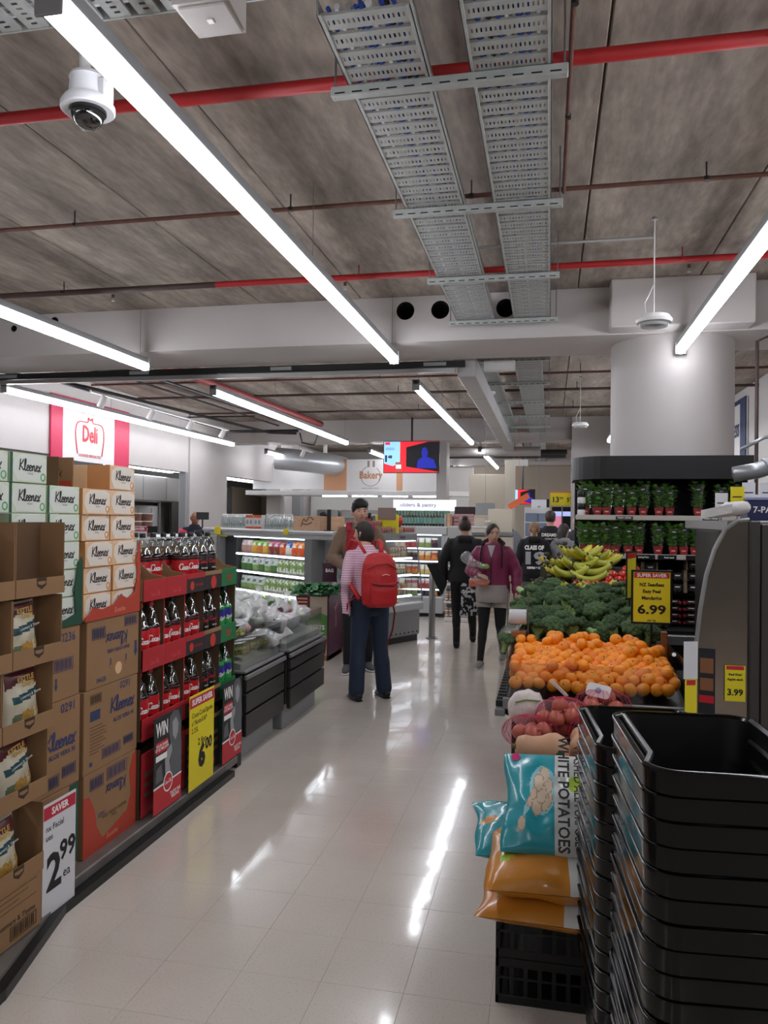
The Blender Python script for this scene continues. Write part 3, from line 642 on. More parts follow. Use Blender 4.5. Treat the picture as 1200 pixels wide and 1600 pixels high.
# ---- tissue boxes
def tissue_proto(kind):
    m = {'o': ('#e5bd92','#e9dfd2','#e0954a'), 'g': ('#cfdcc0','#dde2d8','#5fae78')}[kind]
    body = mat('tissue_body_'+kind, m[0], .45, coat=.2); pan = mat('tissue_front_'+kind, m[1], .45, coat=.2); ring = mat('tissue_ring_'+kind, m[2], .5)
    t = thing('tissue_box', 'x', 'tissue box', (0,0,0))
    part('body', MB().cbox(-.12,0,.0015,.2285,0,.118,.002), body, t)
    part('front_print', MB().prism([(.04,.008),(.19,.004),(.222,.04),(.224,.1),(.18,.114),(.06,.112),(.02,.09),(.012,.05)],0,.0008,'x'), pan, t)
    put(t, ribbon('tissue', TISSUE, .125, .0215), INK, (.0014,.122,.066), FX)
    part('ring_print', MB().lathe([(.017,0),(.017,.001),(.011,.001),(.011,0)],18,cap=False), ring, t, loc=(.0004,.203,.026)).rotation_euler = (0,PI/2,0)
    put(t, text_data('tissues',.013,.01), mat('grey_ink','#8a8a86',.6), (.0014,.122,.038), FX)
    part('side_print', MB().box(-.12,-.0,.0,.001,.0,.118), mat('tissue_side_'+kind, {'o':'#c98f5a','g':'#b9cba8'}[kind], .5), t)
    if kind == 'g': part('stripe_print', MB().box(0,.0009,.0,.014,0,.118), mat('green_stripe','#1d5044',.5), t)
    return t
_CH.clear()
po = tissue_proto('o'); pg = tissue_proto('g')
rowz = [1.168+.1215*i for i in range(6)]
jit = random.Random(4)
for r in range(6):
    nm = ['bottom row','second row from the bottom','third row from the bottom','third row from the top','second row from the top','top row'][r]
    for c in range(2):
        if r == 5 and c == 0: continue
        loc = (PX+jit.uniform(-.006,.004)-.01, OY0+(.0 if c == 0 else .23)+jit.uniform(-.003,.003)-(.02 if r > 2 else .0)+(.0 if r < 4 else -.01), rowz[r])
        lab = f'orange tissue box, {nm}, {"left" if c == 0 else "right"} column of the orange stack'
        if r == 0 and c == 0: po.location = loc; po['label'] = lab; po['group'] = 'orange tissue boxes'
        else: dup(po, loc, label=lab, group='orange tissue boxes')
        if r > 3: pass
k = 0
for r in range(6):
    nm = ['bottom row','second row from the bottom','third row from the bottom','third row from the top','second row from the top','top row'][r]
    for c, y in enumerate((2.455, 2.69, 2.925)):
        if r == 5 and c == 2: continue
        if r < 4 and c == 0: continue
        loc = (PX+jit.uniform(-.006,.002)-.008, y+jit.uniform(-.002,.002), rowz[r]+.003)
        lab = f'green tissue box, {nm}, {("left edge","middle","right")[c]} column of the green stack'
        if k == 0: pg.location = loc; pg['label'] = lab; pg['group'] = 'green tissue boxes'
        else: dup(pg, loc, label=lab, group='green tissue boxes')
        k += 1
# second-row boxes standing deeper, seen above the gaps
mb = MB().cbox(-.24,-.125,.0,.226,0,.118,.002)
solo('tissue_box', mb, mat('tissue_body_o',''), 'orange tissue box standing deeper in the orange stack top row', 'tissue box', 'orange tissue boxes', loc=(PX-.01,OY0+.2,rowz[5]))
# opened carton sleeves around the stacks
def sleeve(y0, y1, z0, z1, wave, label, txt):
    t = thing('carton_tray', label, 'carton', (PX, y0, z0)); w_, h = y1-y0, z1-z0
    part('base_panel', MB().box(-.36,-.001,0,w_,-.004,0), CARDSHADE, t)
    m = RW if txt == 'Soothe' else DG
    part('front_lip', MB().prism(wave,.0005,.004,'x'), m, t)
    put(t, text_data(txt,.035,.0,.3), mat('pale_pink_ink','') if txt == 'Soothe' else GREYM, (.0045,w_*.6,.03), FX)
    part('back_panel', MB().box(-.372,-.369,0,w_,0,h), CARD, t); return t
sleeve(OY0-.01, OY1+.01, 1.165, 1.5, [(0,0),(.48,0),(.48,.33),(.475,.36),(.46,.34),(.445,.26),(.455,.18),(.43,.1),(.36,.075),(.3,.1),(.24,.06),(.14,.045),(.06,.06),(.03,.03),(0,.02)], 'red wavy carton tray wrapping the bottom of the orange tissue boxes', 'Soothe')
sleeve(2.69, 3.17, 1.165, 1.45, [(.2,0),(.478,0),(.478,.28),(.47,.3),(.445,.27),(.42,.15),(.43,.05),(.35,.03),(.2,.03)], 'dark green carton tray wrapping the bottom of the green tissue boxes', 'Soothe ')
t = thing('open_carton', 'empty brown carton standing open on top between the green and orange boxes', 'carton', (PX-.03, 2.93, rowz[5]))
part('side_flap', MB().obox((-.17,.1,.065),((1,.25,0),(-.25,1,0),(0,0,1)),(.15,.0025,.065)), CARDSHADE, t)
part('side_flap', MB().cbox(-.2,-.02,.235,.24,0,.135,.001), CARD, t); part('back_flap', MB().box(-.31,-.305,.0,.24,0,.13), CARDSHADE, t)
part('front_print', MB().prism([(-.2,.0),(-.02,0),(-.03,.03),(-.1,.028)],.233,.2345,'y'), RW, t)
put(t, text_data('PULL',.03,.02), INK, (-.1,.2335,.075), FY, tilt=-.6)
t = thing('open_carton', 'brown cut-away carton behind the top orange tissue box', 'carton', (PX-.13, OY0-.005, rowz[5]))
part('side_flap', MB().box(-.2,0,0,.004,0,.13), CARD, t); part('back_flap', MB().box(-.24,-.236,0,.46,0,.13), CARD, t); part('side_flap', MB().box(-.2,-.0,.462,.466,0,.13), CARD, t)
# ---- snack trays with bags
CREAM = mat('bag_cream', '#d5cdb4', .38, coat=.2, bump=.25, bscale=25); MAROON = mat('bag_maroon', '#5a1f26', .4, coat=.2); TEAL = mat('bag_teal_band', '#1f4d56', .45)
GOLD = mat('bag_crisps', '#c79a4a', .55, var=.3, vscale=60); HERB = mat('bag_herb', '#6b7658', .5)
def pillow(wd, ht, th, kf, nu=20, nv=26, seed=0, puff=.5):
    mb = MB(); rnd = Vector((seed*3.1, seed*1.7, 0))
    def f(side):
        def g(u, v):
            b = (math.sin(PI*u)**puff)*(math.sin(PI*v)**puff) if 0 < u < 1 and 0 < v < 1 else 0
            n = noise.noise(Vector((u*5, v*5, side*3))+rnd)*.16*th
            e = .03*wd*math.sin(v*9+seed)
            return (side*(b*th/2+n*b+.0008), (u-.5)*(wd*(.97+.03*math.cos(v*2*PI)))+e*(abs(u-.5)), v*ht)
        return g
    mb.grid(nu, nv, f(1), kf=kf); mb.grid(nu, nv, f(-1), k=0); return mb
def crisp_kf(u, v):
    if v > .97 or v < .03: return 0
    if v > .80 + .06*math.cos((u-.5)*5) - .05: return 1 if abs(u-.5) < .46 else 0
    if .5 < v-.12*(u-.5) < .63 and .16 < u < .98: return 2
    n = noise.noise(Vector((u*7, v*7, 1)))
    if v < .34 and u > .4 and n > -.3: return 3
    if .16 < v < .3 and .14 < u < .38 and n > 0: return 4
    return 0
cb = thing('crisp_bag', 'x', 'crisp bag'); part('bag', pillow(.2, .235, .075, crisp_kf, 26, 34), [CREAM, MAROON, TEAL, GOLD, HERB], cb, True)
put(cb, text_data('KETTLE',.028,.03), mat('gold_ink','#caa24a',.5), (.036,.0,.2), FX, tilt=.05); put(cb, text_data('CHIPS',.026,.03), mat('gold_ink',''), (.038,.01,.178), FX)
put(cb, text_data('Rosemary & Thyme',.015,.01), WINK, (.041,.018,.136), FX, tilt=.1)
SX = -1.93
lipz = [1.405, 1.14, .878, .624, .333]; yr = [2.86, 2.85, 2.80, 2.77, 2.75]
TINK = mat('tray_brown_ink', '#3a2c1e', .8)
def crisptray(y0, y1, zf, top, label, lip=.065):
    t = thing('snack_tray', label, 'tray', (SX, y0, zf), group='cardboard snack trays'); w_ = y1-y0-.002; h = top
    part('base_panel', MB().box(-.112,0,0,w_,0,.004), CARDSHADE, t); part('back_panel', MB().box(-.112,-.109,0,w_,0,h), CARDSHADE, t)
    s1 = MB().box(-.109,0,0,.004,.004,h).mesh('side_panel', CARD); link('side_panel', s1, t); link('side_panel', s1, t, (0,w_-.004,0))
    part('front_lip', MB().cbox(0,.004,0,w_,-.004,lip,.001), CARD, t)
    sh = [(w_/2-.03,lip),(w_/2+.03,lip),(w_/2+.028,lip*.55),(w_/2,lip*.32),(w_/2-.028,lip*.55)]
    part('shield_print', MB().prism(sh,.004,.0048,'x'), TINK, t)
    part('shield_print', MB().prism([(w_/2+(a-w_/2)*.8,lip*.7+(b-lip*.7)*.35) for a,b in sh],.0048,.0052,'x'), CARD, t); return t
k = 0
for i in range(5):
    z = lipz[i]-.065; top = (.285 if i == 0 else .255); 
    if i == 4: z = .268
    for j in range(2):
        y1 = yr[i]-.302*j; y0 = y1-.3
        crisptray(y0, y1, z, top if i else .28, f'cardboard snack tray, {ORD[i]} tier from the top, {("right","left")[j]} one' + (' (empty)' if i == 0 else ''))
        if i == 0: continue
        for q, (yy, xx, ti) in enumerate((((y0+y1)/2+(-.03 if i in (1,4) else .03), -.06, -.08),)):
            lab = f'cream and green crisp bag standing in the {("","top filled","second filled","third filled","lowest")[i]} {("right","left")[j]} tray'
            r = (random.Random(i*5+j).uniform(-.12,.12), -.06, random.Random(i+9).uniform(-.15,.15))
            loc = (SX+xx-.0, yy, z+.006)
            if k == 0: cb.location = loc; cb.rotation_euler = r; cb['label'] = lab; cb['group'] = 'crisp bags'; k = 1
            else: dup(cb, loc, rot=r, label=lab, group='crisp bags')
t, w_, h = carton(2.44, 2.745, .052, .266, 'printed carton under the right stack of snack trays', .37, SX)
put(t, text_data('Rosemary & Thyme',.028,.01), TINK, (.0012,.15,h*.42), FX); barcode(t,.001,.12,.27,h*.1,h*.34,TINK)
for i in range(4): part('print_line', MB().box(0,.0012,.03,.27-.05*(i%3),h*(.92-.09*i),h*(.925-.09*i)), TINK, t)
part('leaf_print', MB().box(0,.0012,.02,.06,h*.05,h*.3), mat('leaf_print','#3f5a2c',.7), t)
t, w_, h = carton(2.13, 2.436, .052, .266, 'printed carton under the left stack of snack trays', .37, SX)
put(t, text_data('Rosemary & Thyme',.028,.01), TINK, (.0012,.15,h*.42), FX)
# large white price card
def saver_card(label, loc, w_, h, head, lines, price, cents, m, foot='', rot=None, grp=None):
    t = thing('price_card', label, 'price card', loc, group=grp)
    part('card', MB().box(-.001,.001,-w_/2,w_/2,0,h), m, t)
    part('card_header', MB().box(.001,.0016,-w_/2+.004,w_/2-.004,h*.865,h*.975), mat('crimson_header','#c21f3c',.5), t)
    put(t, text_data(head, h*.085, .04), WINK, (.002,0,h*.918), FX, 'lettering')
    for i, s in enumerate(lines): put(t, text_data(s, h*.075, .008, .0, None, None, 'LEFT'), INK, (.002,-w_*.42,h*(.78-.08*i)), FX)
    if price: put(t, text_data(price, h*.32, .06), INK, (.002,-w_*.0,h*.3), FX); put(t, text_data(cents, h*.17, .04), INK, (.002,w_*.28,h*.4), FX)
    if foot: put(t, text_data(foot, h*.11, .01), INK, (.002,w_*.22,h*.22), FX)
    if rot: t.rotation_euler = rot
    return t
WCARD = mat('white_card', '#d9d9dc', .45)
saver_card('large white price card reading 2.99 ea standing before the tissue cartons', (-1.955,2.89,.03), .22, .46, 'SAVER', ['nx Facial','ues'], None, None, WCARD)
_pc = [o for o in bpy.data.objects if o.get('label','').startswith('large white price card')][0]
put(_pc, text_data('2', .2, .03), INK, (.002,-.035,.17), FX); put(_pc, text_data('99', .11, .03), INK, (.002,.055,.235), FX); put(_pc, text_data('ea', .055, .01), INK, (.002,.05,.14), FX)
# ---- cola stand
CY = [3.70+.2455*i for i in range(6)]
COLAM = mat('cola_liquid', '#120806', .08, coat=.6); COLALAB = mat('cola_red_label', '#c4141f', .35, coat=.3); BCLEAR = clear('bottle_clear', '#eef2ee', .16, .06)
BGREEN = mat('green_bottle', '#1f8a3c', .12, coat=.5); BGCLEAR = clear('bottle_green_clear', '#8fd6a0', .14); CAPR = mat('red_cap','#c31c2a',.4); CAPB = mat('black_cap','#101010',.4); CAPN = mat('navy_cap','#1a2348',.4)
BLKLAB = mat('black_label', '#17100f', .4, coat=.3)
def bottle(kind):
    t = thing('cola_bottle' if kind != 'lemon' else 'lemonade_bottle', 'x', 'bottle'); n = 20; R = .0535
    liq = BGREEN if kind == 'lemon' else COLAM; top = BGCLEAR if kind == 'lemon' else BCLEAR; lab = {'zero': COLALAB, 'red': COLALAB, 'dark': BLKLAB, 'lemon': mat('lemon_label','#2f9a4c',.35,coat=.3)}[kind]
    part('body', MB().lathe([(.03,0),(.046,.004),(R,.02),(R,.07),(R-.003,.09),(R-.003,.2),(R,.205),(R,.21),(R-.004,.22),(R-.008,.228)],n), liq, t, 50)
    part('neck', MB().lathe([(R-.008,.228),(R-.013,.245),(.032,.275),(.02,.298),(.0145,.31),(.0145,.325)],n,cap=False), top, t, 50)
    part('cap', MB().lathe([(.0165,.318),(.017,.322),(.017,.34),(.015,.343)],14), {'red': CAPR,'zero': CAPB,'dark': CAPB,'lemon': CAPN}[kind], t, 50)
    l = part('label', MB().lathe([(R-.0015,.1),(R-.001,.102),(R-.001,.2),(R-.0015,.202)],n,cap=False), lab, t, 50)
    if kind in ('red','zero'): put(l, ribbon('cola', COLA, .16, .0165, R), WINK, (R+.0002,.0,.145), FX)
    if kind == 'zero': part('label_band', MB().lathe([(R-.0006,.185),(R-.0006,.2)],n,cap=False), BLKLAB, t, 50)
    if kind in ('red','zero'): pass
    elif kind == 'dark':
        put(l, ribbon('cola', COLA, .14, .0125, R), REDINK, (R+.0002,0,.165), FX); put(l, text_data('NO SUGAR',.012,.02,0,R), WINK, (R+.0002,0,.125), FX)
    else:
        part('label_panel', MB().lathe([(R-.0008,.145),(R-.0008,.202)],n,cap=False), mat('navy_label','#2a2f86',.35,coat=.3), t, 50)
        put(l, text_data('Sprite',.034,.02,.3,R), WINK, (R+.0004,0,.15), FX, tilt=.15)
    return t
protos = {k: bottle(k) for k in ('red','zero','dark','lemon')}; used = set()
def pb(kind, loc, rz, label):
    g = {'red': 'red label cola bottles', 'zero': 'red label cola bottles', 'dark': 'black label cola bottles', 'lemon': 'green lemonade bottles'}[kind]
    if kind not in used:
        used.add(kind); p = protos[kind]; p.location = loc; p.rotation_euler = (0,0,rz); p['label'] = label; p['group'] = g; return p
    return dup(protos[kind], loc, rz, label, g)
tz = [1.205, .845, .485, .09]
lipc = [RED, RED, mat('dark_card','#2a2224',.6), mat('dark_card','',.6), mat('green_card','#14703c',.55)]
cold = ['red','zero','zero','dark','lemon']
jit = random.Random(11)
for i in range(4):
    for c in range(5):
        y0, y1 = CY[c], CY[c+1]; z = tz[i]; h = .355 if i else .115; w_ = y1-y0
        t = thing('bottle_tray', f'{("red","red","dark red-rimmed","dark","green")[c]} cardboard bottle tray, {ORD[c]} column from the left, {("top","second","third","bottom")[i]} tier', 'tray', (PX, y0, z), group='bottle stand trays')
        side = CARDSHADE if c != 4 else CARDSHADE
        part('base_panel', MB().box(-.36,.008,0,w_,0,.004), CARDSHADE, t); part('back_panel', MB().box(-.36,-.357,0,w_,.004,h-.001 if i else .25), CARDSHADE, t)
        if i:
            for yy in (0, w_-.0045): part('side_panel', MB().box(-.357,0,yy,yy+.0045,.004,h-.001), [CARDSHADE], t)
            part('edge_strip', MB().box(0,.002,w_-.008,w_,0,h-.001), lipc[c], t)
        else:
            for yy in (0, w_-.0045): part('side_panel', MB().prism([(0,.004),(0,.115),(-.08,.13),(-.24,.26),(-.357,.26),(-.357,.004)],yy,yy+.0045,'y'), CARD, t)
        lh = .112 if i < 3 else .33
        l = part('front_lip', MB().cbox(.008,.012,0,w_-.0005,0,lh,.001), lipc[c], t)
        if c == 2: part('rim_strip', MB().box(.012,.013,0,w_,lh-.03,lh), RED, t)
        if c == 3: part('rim_strip', MB().box(.012,.013,0,w_,lh-.025,lh), CARD, t)
        if c in (2,3):
            part('disc_print', MB().lathe([(.026 if c == 2 else .04,0),(.026 if c == 2 else .04,.0012)],22), mat('disc_red','#c8372c',.5), t, loc=(.0122,w_*(.28 if c == 2 else .5),.04)).rotation_euler = (0,PI/2,0)
            if c == 2: put(t, text_data('NO SUGAR',.02,.02), REDINK, (.0126,w_*.68,.04), FX)
        if c < 2: put(t, ribbon('cola', COLA, .09, .013), mat('pale_red_ink','#d4525a',.5), (.0126,w_*.5,.035), FX)
        if c == 4: put(t, text_data('LEMON\nLIME',.026,.03), REDINK, (.0126,w_*.5,.05), FX)
        if i == 3:
            for q in range(3): part('print_band', MB().box(.0122,.013,.03,w_-.03,.1+.05*q,.125+.05*q), mat('dull_print','#7c5a50',.6), t)
        if i in (1, 2):
            for b in range(2):
                pb(cold[c], (PX-.048+jit.uniform(-.006,.0), y0+.066+b*.118, z+.005), jit.uniform(-.25,.1), f'{("red label cola","red label cola","red label cola","black label cola","green lemonade")[c]} bottle, {("left","right")[b]} one in the {("","second","third")[i]} tier, {ORD[c]} column')
        if i == 0 and c < 4:
            for rr in range(2):
                for b in range(2):
                    pb(cold[c], (PX-(.06 if c > 1 else .17)-.112*rr, y0+.062+b*.119, z+.005), jit.uniform(-.3,.1), f'{("red label cola","red label cola","red label cola","black label cola")[c]} bottle on the top tier, {ORD[c]} column, {("front","rear")[rr]} {("left","right")[b]}')
# posters on the stand
BW = [mat('photo_'+k, c, .5) for k, c in (('dark','#1c1d1f'),('mid','#5b5d60'),('light','#9a9b9d'))]
def poster(y, label):
    t = thing('poster', label, 'poster', (-1.98, y, .1), group='bottle stand posters'); w_, h = .31, .5
    part('card', MB().box(-.002,0,0,w_,0,h), BW[0], t)
    part('red_print', MB().prism([(0,0),(w_,0),(w_,.14),(.17,.13),(0,.13)],0,.0008,'x'), REDINK, t)
    part('border_print', MB().prism([(0,.13),(w_,.135),(w_,.145),(0,.14)],.0008,.0012,'x'), WINK, t)
    part('photo_print', MB().prism([(.17,.47),(.21,.5),(.27,.49),(.3,.42),(.3,.34),(.31,.3),(.31,.15),(.17,.15),(.19,.3),(.16,.4)],0,.0006,'x'), BW[1], t)
    part('photo_print', MB().prism([(.2,.44),(.24,.46),(.27,.42),(.265,.37),(.235,.335),(.205,.37)],.0006,.001,'x'), BW[2], t)
    part('photo_print', MB().prism([(.13,.3),(.19,.33),(.2,.29),(.17,.24),(.19,.15),(.13,.15),(.12,.25)],.0006,.001,'x'), BW[2], t)
    part('photo_print', MB().prism([(.02,.16),(.1,.16),(.08,.25),(.03,.23)],.0006,.001,'x'), BW[1], t)
    put(t, text_data('WIN',.1,.03,width=.13), WINK, (.0016,.085,.43), FX)
    part('print_box', MB().box(.0012,.0016,.02,.15,.31,.37), REDINK, t); put(t, text_data('YOUR SHARE\nOF $2 MILLION',.022,.02), WINK, (.002,.085,.34), FX); part('print_box', MB().box(.0012,.0016,.02,.14,.27,.3), WINK, t)
    part('roundel', MB().lathe([(.052,0),(.052,.001),(.045,.001),(.045,.0)],28,cap=False), WINK, t, loc=(.0014,.155,.135)).rotation_euler = (0,PI/2,0)
    part('roundel_face', MB().lathe([(.045,0),(.045,.0006)],28), REDINK, t, loc=(.0012,.155,.135)).rotation_euler = (0,PI/2,0)
    put(t, ribbon('cola', COLA, .12, .0095), WINK, (.003,.155,.135), FX)
    put(t, text_data('TASTE THE\nFEELING',.024,.03), WINK, (.0014,.24,.05), FX)
poster(3.72, 'win poster with a black and white photo, at the left foot of the cola stand')
poster(4.59, 'win poster with a black and white photo, at the right end of the cola stand')
saver_card('yellow price card reading 2 for 6.00 in the middle of the cola stand', (-1.975,4.28,.09), .33, .54, 'SUPER SAVER', ['Coca-Cola/Sprite','s/ Fanta/L&P','2.25L'], '6', '00', YEL)
put(bpy.data.objects[[o.name for o in bpy.data.objects if o.get('label','').startswith('yellow price card reading 2 for')][0]], text_data('2 for',.055,.02), INK, (.002,-.0,.255), FX)
# ================================================================ right side: baskets, potatoes, mandarins, broccoli, herbs
def rrect(hx, hy, r, n=5):
    P = []
    for cx, cy, a0 in ((hx-r,hy-r,0),(-hx+r,hy-r,90),(-hx+r,-hy+r,180),(hx-r,-hy+r,270)):
        for i in range(n+1):
            a = math.radians(a0+90*i/n); P.append((cx+r*math.cos(a), cy+r*math.sin(a)))
    return P
BASK = mat('basket_plastic', '#080808', .3); BASKRIM = mat('basket_rim', '#050505', .12, spec=.28)
def basket(label):
    t = thing('shopping_basket', label, 'basket', group='stacked shopping baskets')
    def shell(prof, k=6):
        mb = MB(); rings = [[(x, y, z) for x, y in rrect(hx, hy, r, k)] for hx, hy, r, z in prof]; n = len(rings[0]); V = [p for q in rings for p in q]
        return mb.add(V, [(i*n+j, i*n+(j+1)%n, (i+1)*n+(j+1)%n, (i+1)*n+j) for i in range(len(rings)-1) for j in range(n)]), n
    b, n = shell([(.145,.215,.05,0),(.162,.242,.06,.2),(.158,.238,.058,.2),(.141,.211,.048,.006)]); b.f.append(tuple(range(n))[::-1]); b.m.append(0); b.f.append(tuple(3*n+j for j in range(n))); b.m.append(0)
    part('tub', b, BASK, t, 40)
    r, n = shell([(.158,.238,.058,.157),(.1705,.2505,.066,.157),(.172,.252,.067,.198),(.175,.255,.068,.199),(.175,.255,.068,.204),(.172,.252,.066,.206),(.162,.242,.06,.206),(.158,.238,.058,.2)])
    part('rim', r, BASKRIM, t, 40)
    sl = MB()
    for i in range(14):
        for s in (-1, 1): sl.box(s*.1565-.001, s*.1565+.001, -.17+i*.025, -.161+i*.025, .09, .15)
    for i in range(9):
        for s in (-1, 1): sl.box(-.1+i*.025, -.091+i*.025, s*.2345-.001, s*.2345+.001, .09, .15)
    part('vent_slots', sl, HOLE, t)['kind'] = 'stuff'
    for s in (-1, 1): part('handle', MB().tube([(s*.165,-.19,.2),(s*.15,-.16,.212),(s*.15,.16,.212),(s*.165,.19,.2)], .007, 8), BASK, t, 40)
    return t
def stack(x, y, rz, n, top, pitch, label, first=None):
    rnd = random.Random(n)
    for i in range(n):
        z = top-.212-pitch*(n-1-i); loc = (x+rnd.uniform(-.002,.002), y+rnd.uniform(-.002,.002), z)
        lab = f'black shopping basket, {"topmost" if i == n-1 else ORD[n-1-i]+" from the top"} in the {label}'
        if first is None: first = basket(lab); first.location = loc; first.rotation_euler = (0,0,rz)
        else: dup(first, loc, rz, lab)
    d = thing('basket_stand', f'black base stand under the {label}', 'stand', (x, y, 0), rz)
    zb = top-.212-pitch*(n-1); part('base_plate', MB().cbox(-.14,.14,-.2,.2,.045,zb-.001,.006), BLACK, d)
    w_ = MB().lathe([(.022,-.01),(.022,.01)],14).mesh('wheel', DARK)
    for a in (-.11,.11):
        for b in (-.17,.17): o = link('wheel', w_, d, (a,b,.022)); o.rotation_euler = (0,PI/2,0)
    return first
_CH.clear()
b0 = stack(.35, 1.89, .075, 17, 1.165, .050, 'big front stack of baskets')
stack(.285, 2.43, .08, 15, 1.05, .050, 'rear stack of baskets', b0)
# ---- black crates and potato bags
CR = mat('crate_plastic', '#0b0b0b', .5)
def crate(x0, y0, z0, label, w_=.58, d=.39, h=.155):
    t = thing('crate', label, 'crate', (x0, y0, z0), group='black produce crates')
    part('base', MB().box(.004,w_-.004,.004,d-.004,0,.012), CR, t)
    def wall(L):
        mb = MB(); mb.cbox(0,L,0,.012,h-.03,h,.002).cbox(0,L,0,.012,0,.03,.002); n = int(L/.045)
        for i in range(n+1): mb.box(i*(L-.014)/n, i*(L-.014)/n+.014, .002, .01, .03, h-.03)
        mb.box(0,L,.001,.009,h*.55,h*.6); return mb.mesh('wall', CR)
    for L, lc, r in ((w_,(0,0,0),0),(w_,(0,d-.012,0),0),(d,(.012,0,0),PI/2),(d,(w_,0,0),PI/2)): link('wall', wall(L), t, lc, r)
    return t
c0 = crate(-.165,2.72,0,'bottom black crate under the potato bags'); crate(-.165,2.72,.157,'upper black crate under the potato bags')
for i in range(4): crate(-.14,3.14,.0+.157*i,f'black crate under the pumpkins and onions, {ORD[i]} from the floor', .62, .62)
ORB = mat('orange_bag', '#c9822a', .28, coat=.4, bump=.35, bscale=14); TQ = mat('turquoise_bag', '#1c93a0', .26, coat=.4, bump=.3, bscale=14); WHB = mat('white_bag', '#cfcfcb', .3, coat=.4, bump=.3, bscale=14)
POT = mat('potato_print', '#cbb79e', .5); POT2 = mat('potato_print_shade', '#a58b72', .5); CLP = mat('sack_print', '#8fc2ca', .4); GRL = mat('lime_print', '#a3bf2e', .5)
pts_ = [(.46,.62,.085),(.55,.7,.08),(.5,.5,.085),(.6,.58,.08),(.44,.38,.08),(.55,.42,.08),(.62,.46,.06),(.38,.5,.06),(.24,.22,.06),(.33,.42,.05)]
def pot_kf(u, v):
    if u > .53: return 6 if (u-.74)**2+((v-.62)*.8)**2 < .006 else 1
    u = u*1.45-.06
    for i, (a, b, r) in enumerate(pts_):
        d = math.hypot(u-a, (v-b)*.85)
        if d < r: return 2 if d < r*.85 else 3
    if abs(v-(1.25*u+.0)) < .07-.08*abs(u-.4) and .25 < u < .58 or math.hypot(u-.52, (v-.55)*.85) < .21 and v > .3: return 4
    return 0
def potato_bag(name, label, loc, rot, wd, ht, th, kf, mats, seed, grp=None, res=(30,24)):
    t = thing(name, label, 'bag', loc, group=grp); t.rotation_euler = rot
    part('bag', pillow(wd, ht, th, kf, res[0], res[1], seed, .4), mats, t, True); return t
# pillow local: x thickness, y width, z height -> lay it flat / tilt with rotations
bm_ = [TQ, WHB, POT, POT2, CLP, TQ, GRL]
def tiltrot(a, yaw=0, twist=0):   # normal turns from -Y towards +Z by angle a
    R = orient((1,0,0),(0,math.sin(a),math.cos(a))) if False else None
    n = Vector((0,-math.cos(a),math.sin(a))); up = Vector((0,math.sin(a),math.cos(a))); rt = Vector((1,0,0))
    M = Matrix(((n.x,rt.x,up.x),(n.y,rt.y,up.y),(n.z,rt.z,up.z)))
    return (Matrix.Rotation(yaw,3,'Z') @ M @ Matrix.Rotation(twist,3,'X')).to_euler()
t = potato_bag('potato_bag', 'turquoise and white bag of washed potatoes on top of the bag pile', (.02,2.665,.54), tiltrot(.86,-.04,.03), .34, .375, .13, pot_kf, bm_, 3, res=(70,60))
put(t, text_data('WHITE POTATOES', .052, .025), INK, (.078,.038,.19), ((0,0,-1),(0,1,0))); put(t, text_data('WASHED ALL PURPOSE', .036, .02), INK, (.072,.086,.19), ((0,0,-1),(0,1,0)))
part('brand_dot', MB().lathe([(.016,0),(.016,.002)],16), mat('pink_dot','#c22a6a',.5), t, loc=(.03,-.13,.345)).rotation_euler = (0,PI/2,0)
oc = [mat('bag_orange_light','#d9962f',.28,coat=.4), GRL]
def org_kf(u, v):
    if u > .55: return 1
    return 2 if (math.hypot(u-.3, v-.45) < .05 or math.hypot(u-.14, v-.3) < .05) else 0
t = potato_bag('potato_bag', 'orange and white potato bag under the turquoise one', (.045,2.57,.455), tiltrot(1.4,.05), .48, .36, .15, org_kf, [ORB, WHB, GRL], 8, 'orange potato bags')
put(t, text_data('AGRIA', .05, .03), INK, (.078,.06,.2), ((0,0,-1),(0,1,0)))
potato_bag('potato_bag', 'lowest orange and white potato bag, lying on the black crate', (.025,2.56,.362), tiltrot(1.5,-.03), .50, .36, .10, org_kf, [ORB, WHB, GRL], 12, 'orange potato bags')
potato_bag('potato_bag', 'turquoise potato bag sticking out behind the left edge of the pile', (.0,2.80,.47), tiltrot(1.3,.1), .50, .3, .13, lambda u,v: 1 if u > .8 else (2 if math.hypot(u-.1,v-.5) < .08 else 0), [TQ, WHB, ORB], 20)
# ---- butternut pumpkins
SQ = mat('butternut', '#b98c6c', .45, var=.06, vscale=20)
def butternut(loc, rot, label, s=1.0, stick=True):
    t = thing('butternut_pumpkin', label, 'pumpkin', loc, group='butternut pumpkins'); t.rotation_euler = rot
    prof = [(0,-.085),(.03,-.083),(.058,-.065),(.07,-.035),(.066,-.005),(.052,.025),(.046,.06),(.049,.09),(.04,.115),(.015,.125),(0,.125)]
    part('fruit', MB().lathe([(r*s, z*s) for r, z in prof],24,cap=False), SQ, t, True)
    part('stem', MB().lathe([(.012,.12*s),(.009,.135*s),(.011,.14*s)],8), mat('dry_stem','#6b5a3c',.8), t)
    if stick:
        q = part('sticker', MB().lathe([(.018,0),(.018,.001)],14), mat('green_sticker','#1d4a2a',.4), t, loc=(.0,-.0705*s,-.032*s)); q.rotation_euler = (PI/2,0,0)
    return t
butternut((.0,3.15,.75),(0.1,-1.45,.15),'butternut pumpkin with a green sticker, nearest the turquoise bag')
butternut((.12,3.08,.69),(0.1,-1.5,.5),'butternut pumpkin half hidden by the basket stack',1,False)
butternut((.15,3.27,.74),(0.3,1.4,2.0),'butternut pumpkin at the right behind the baskets',.95,False)
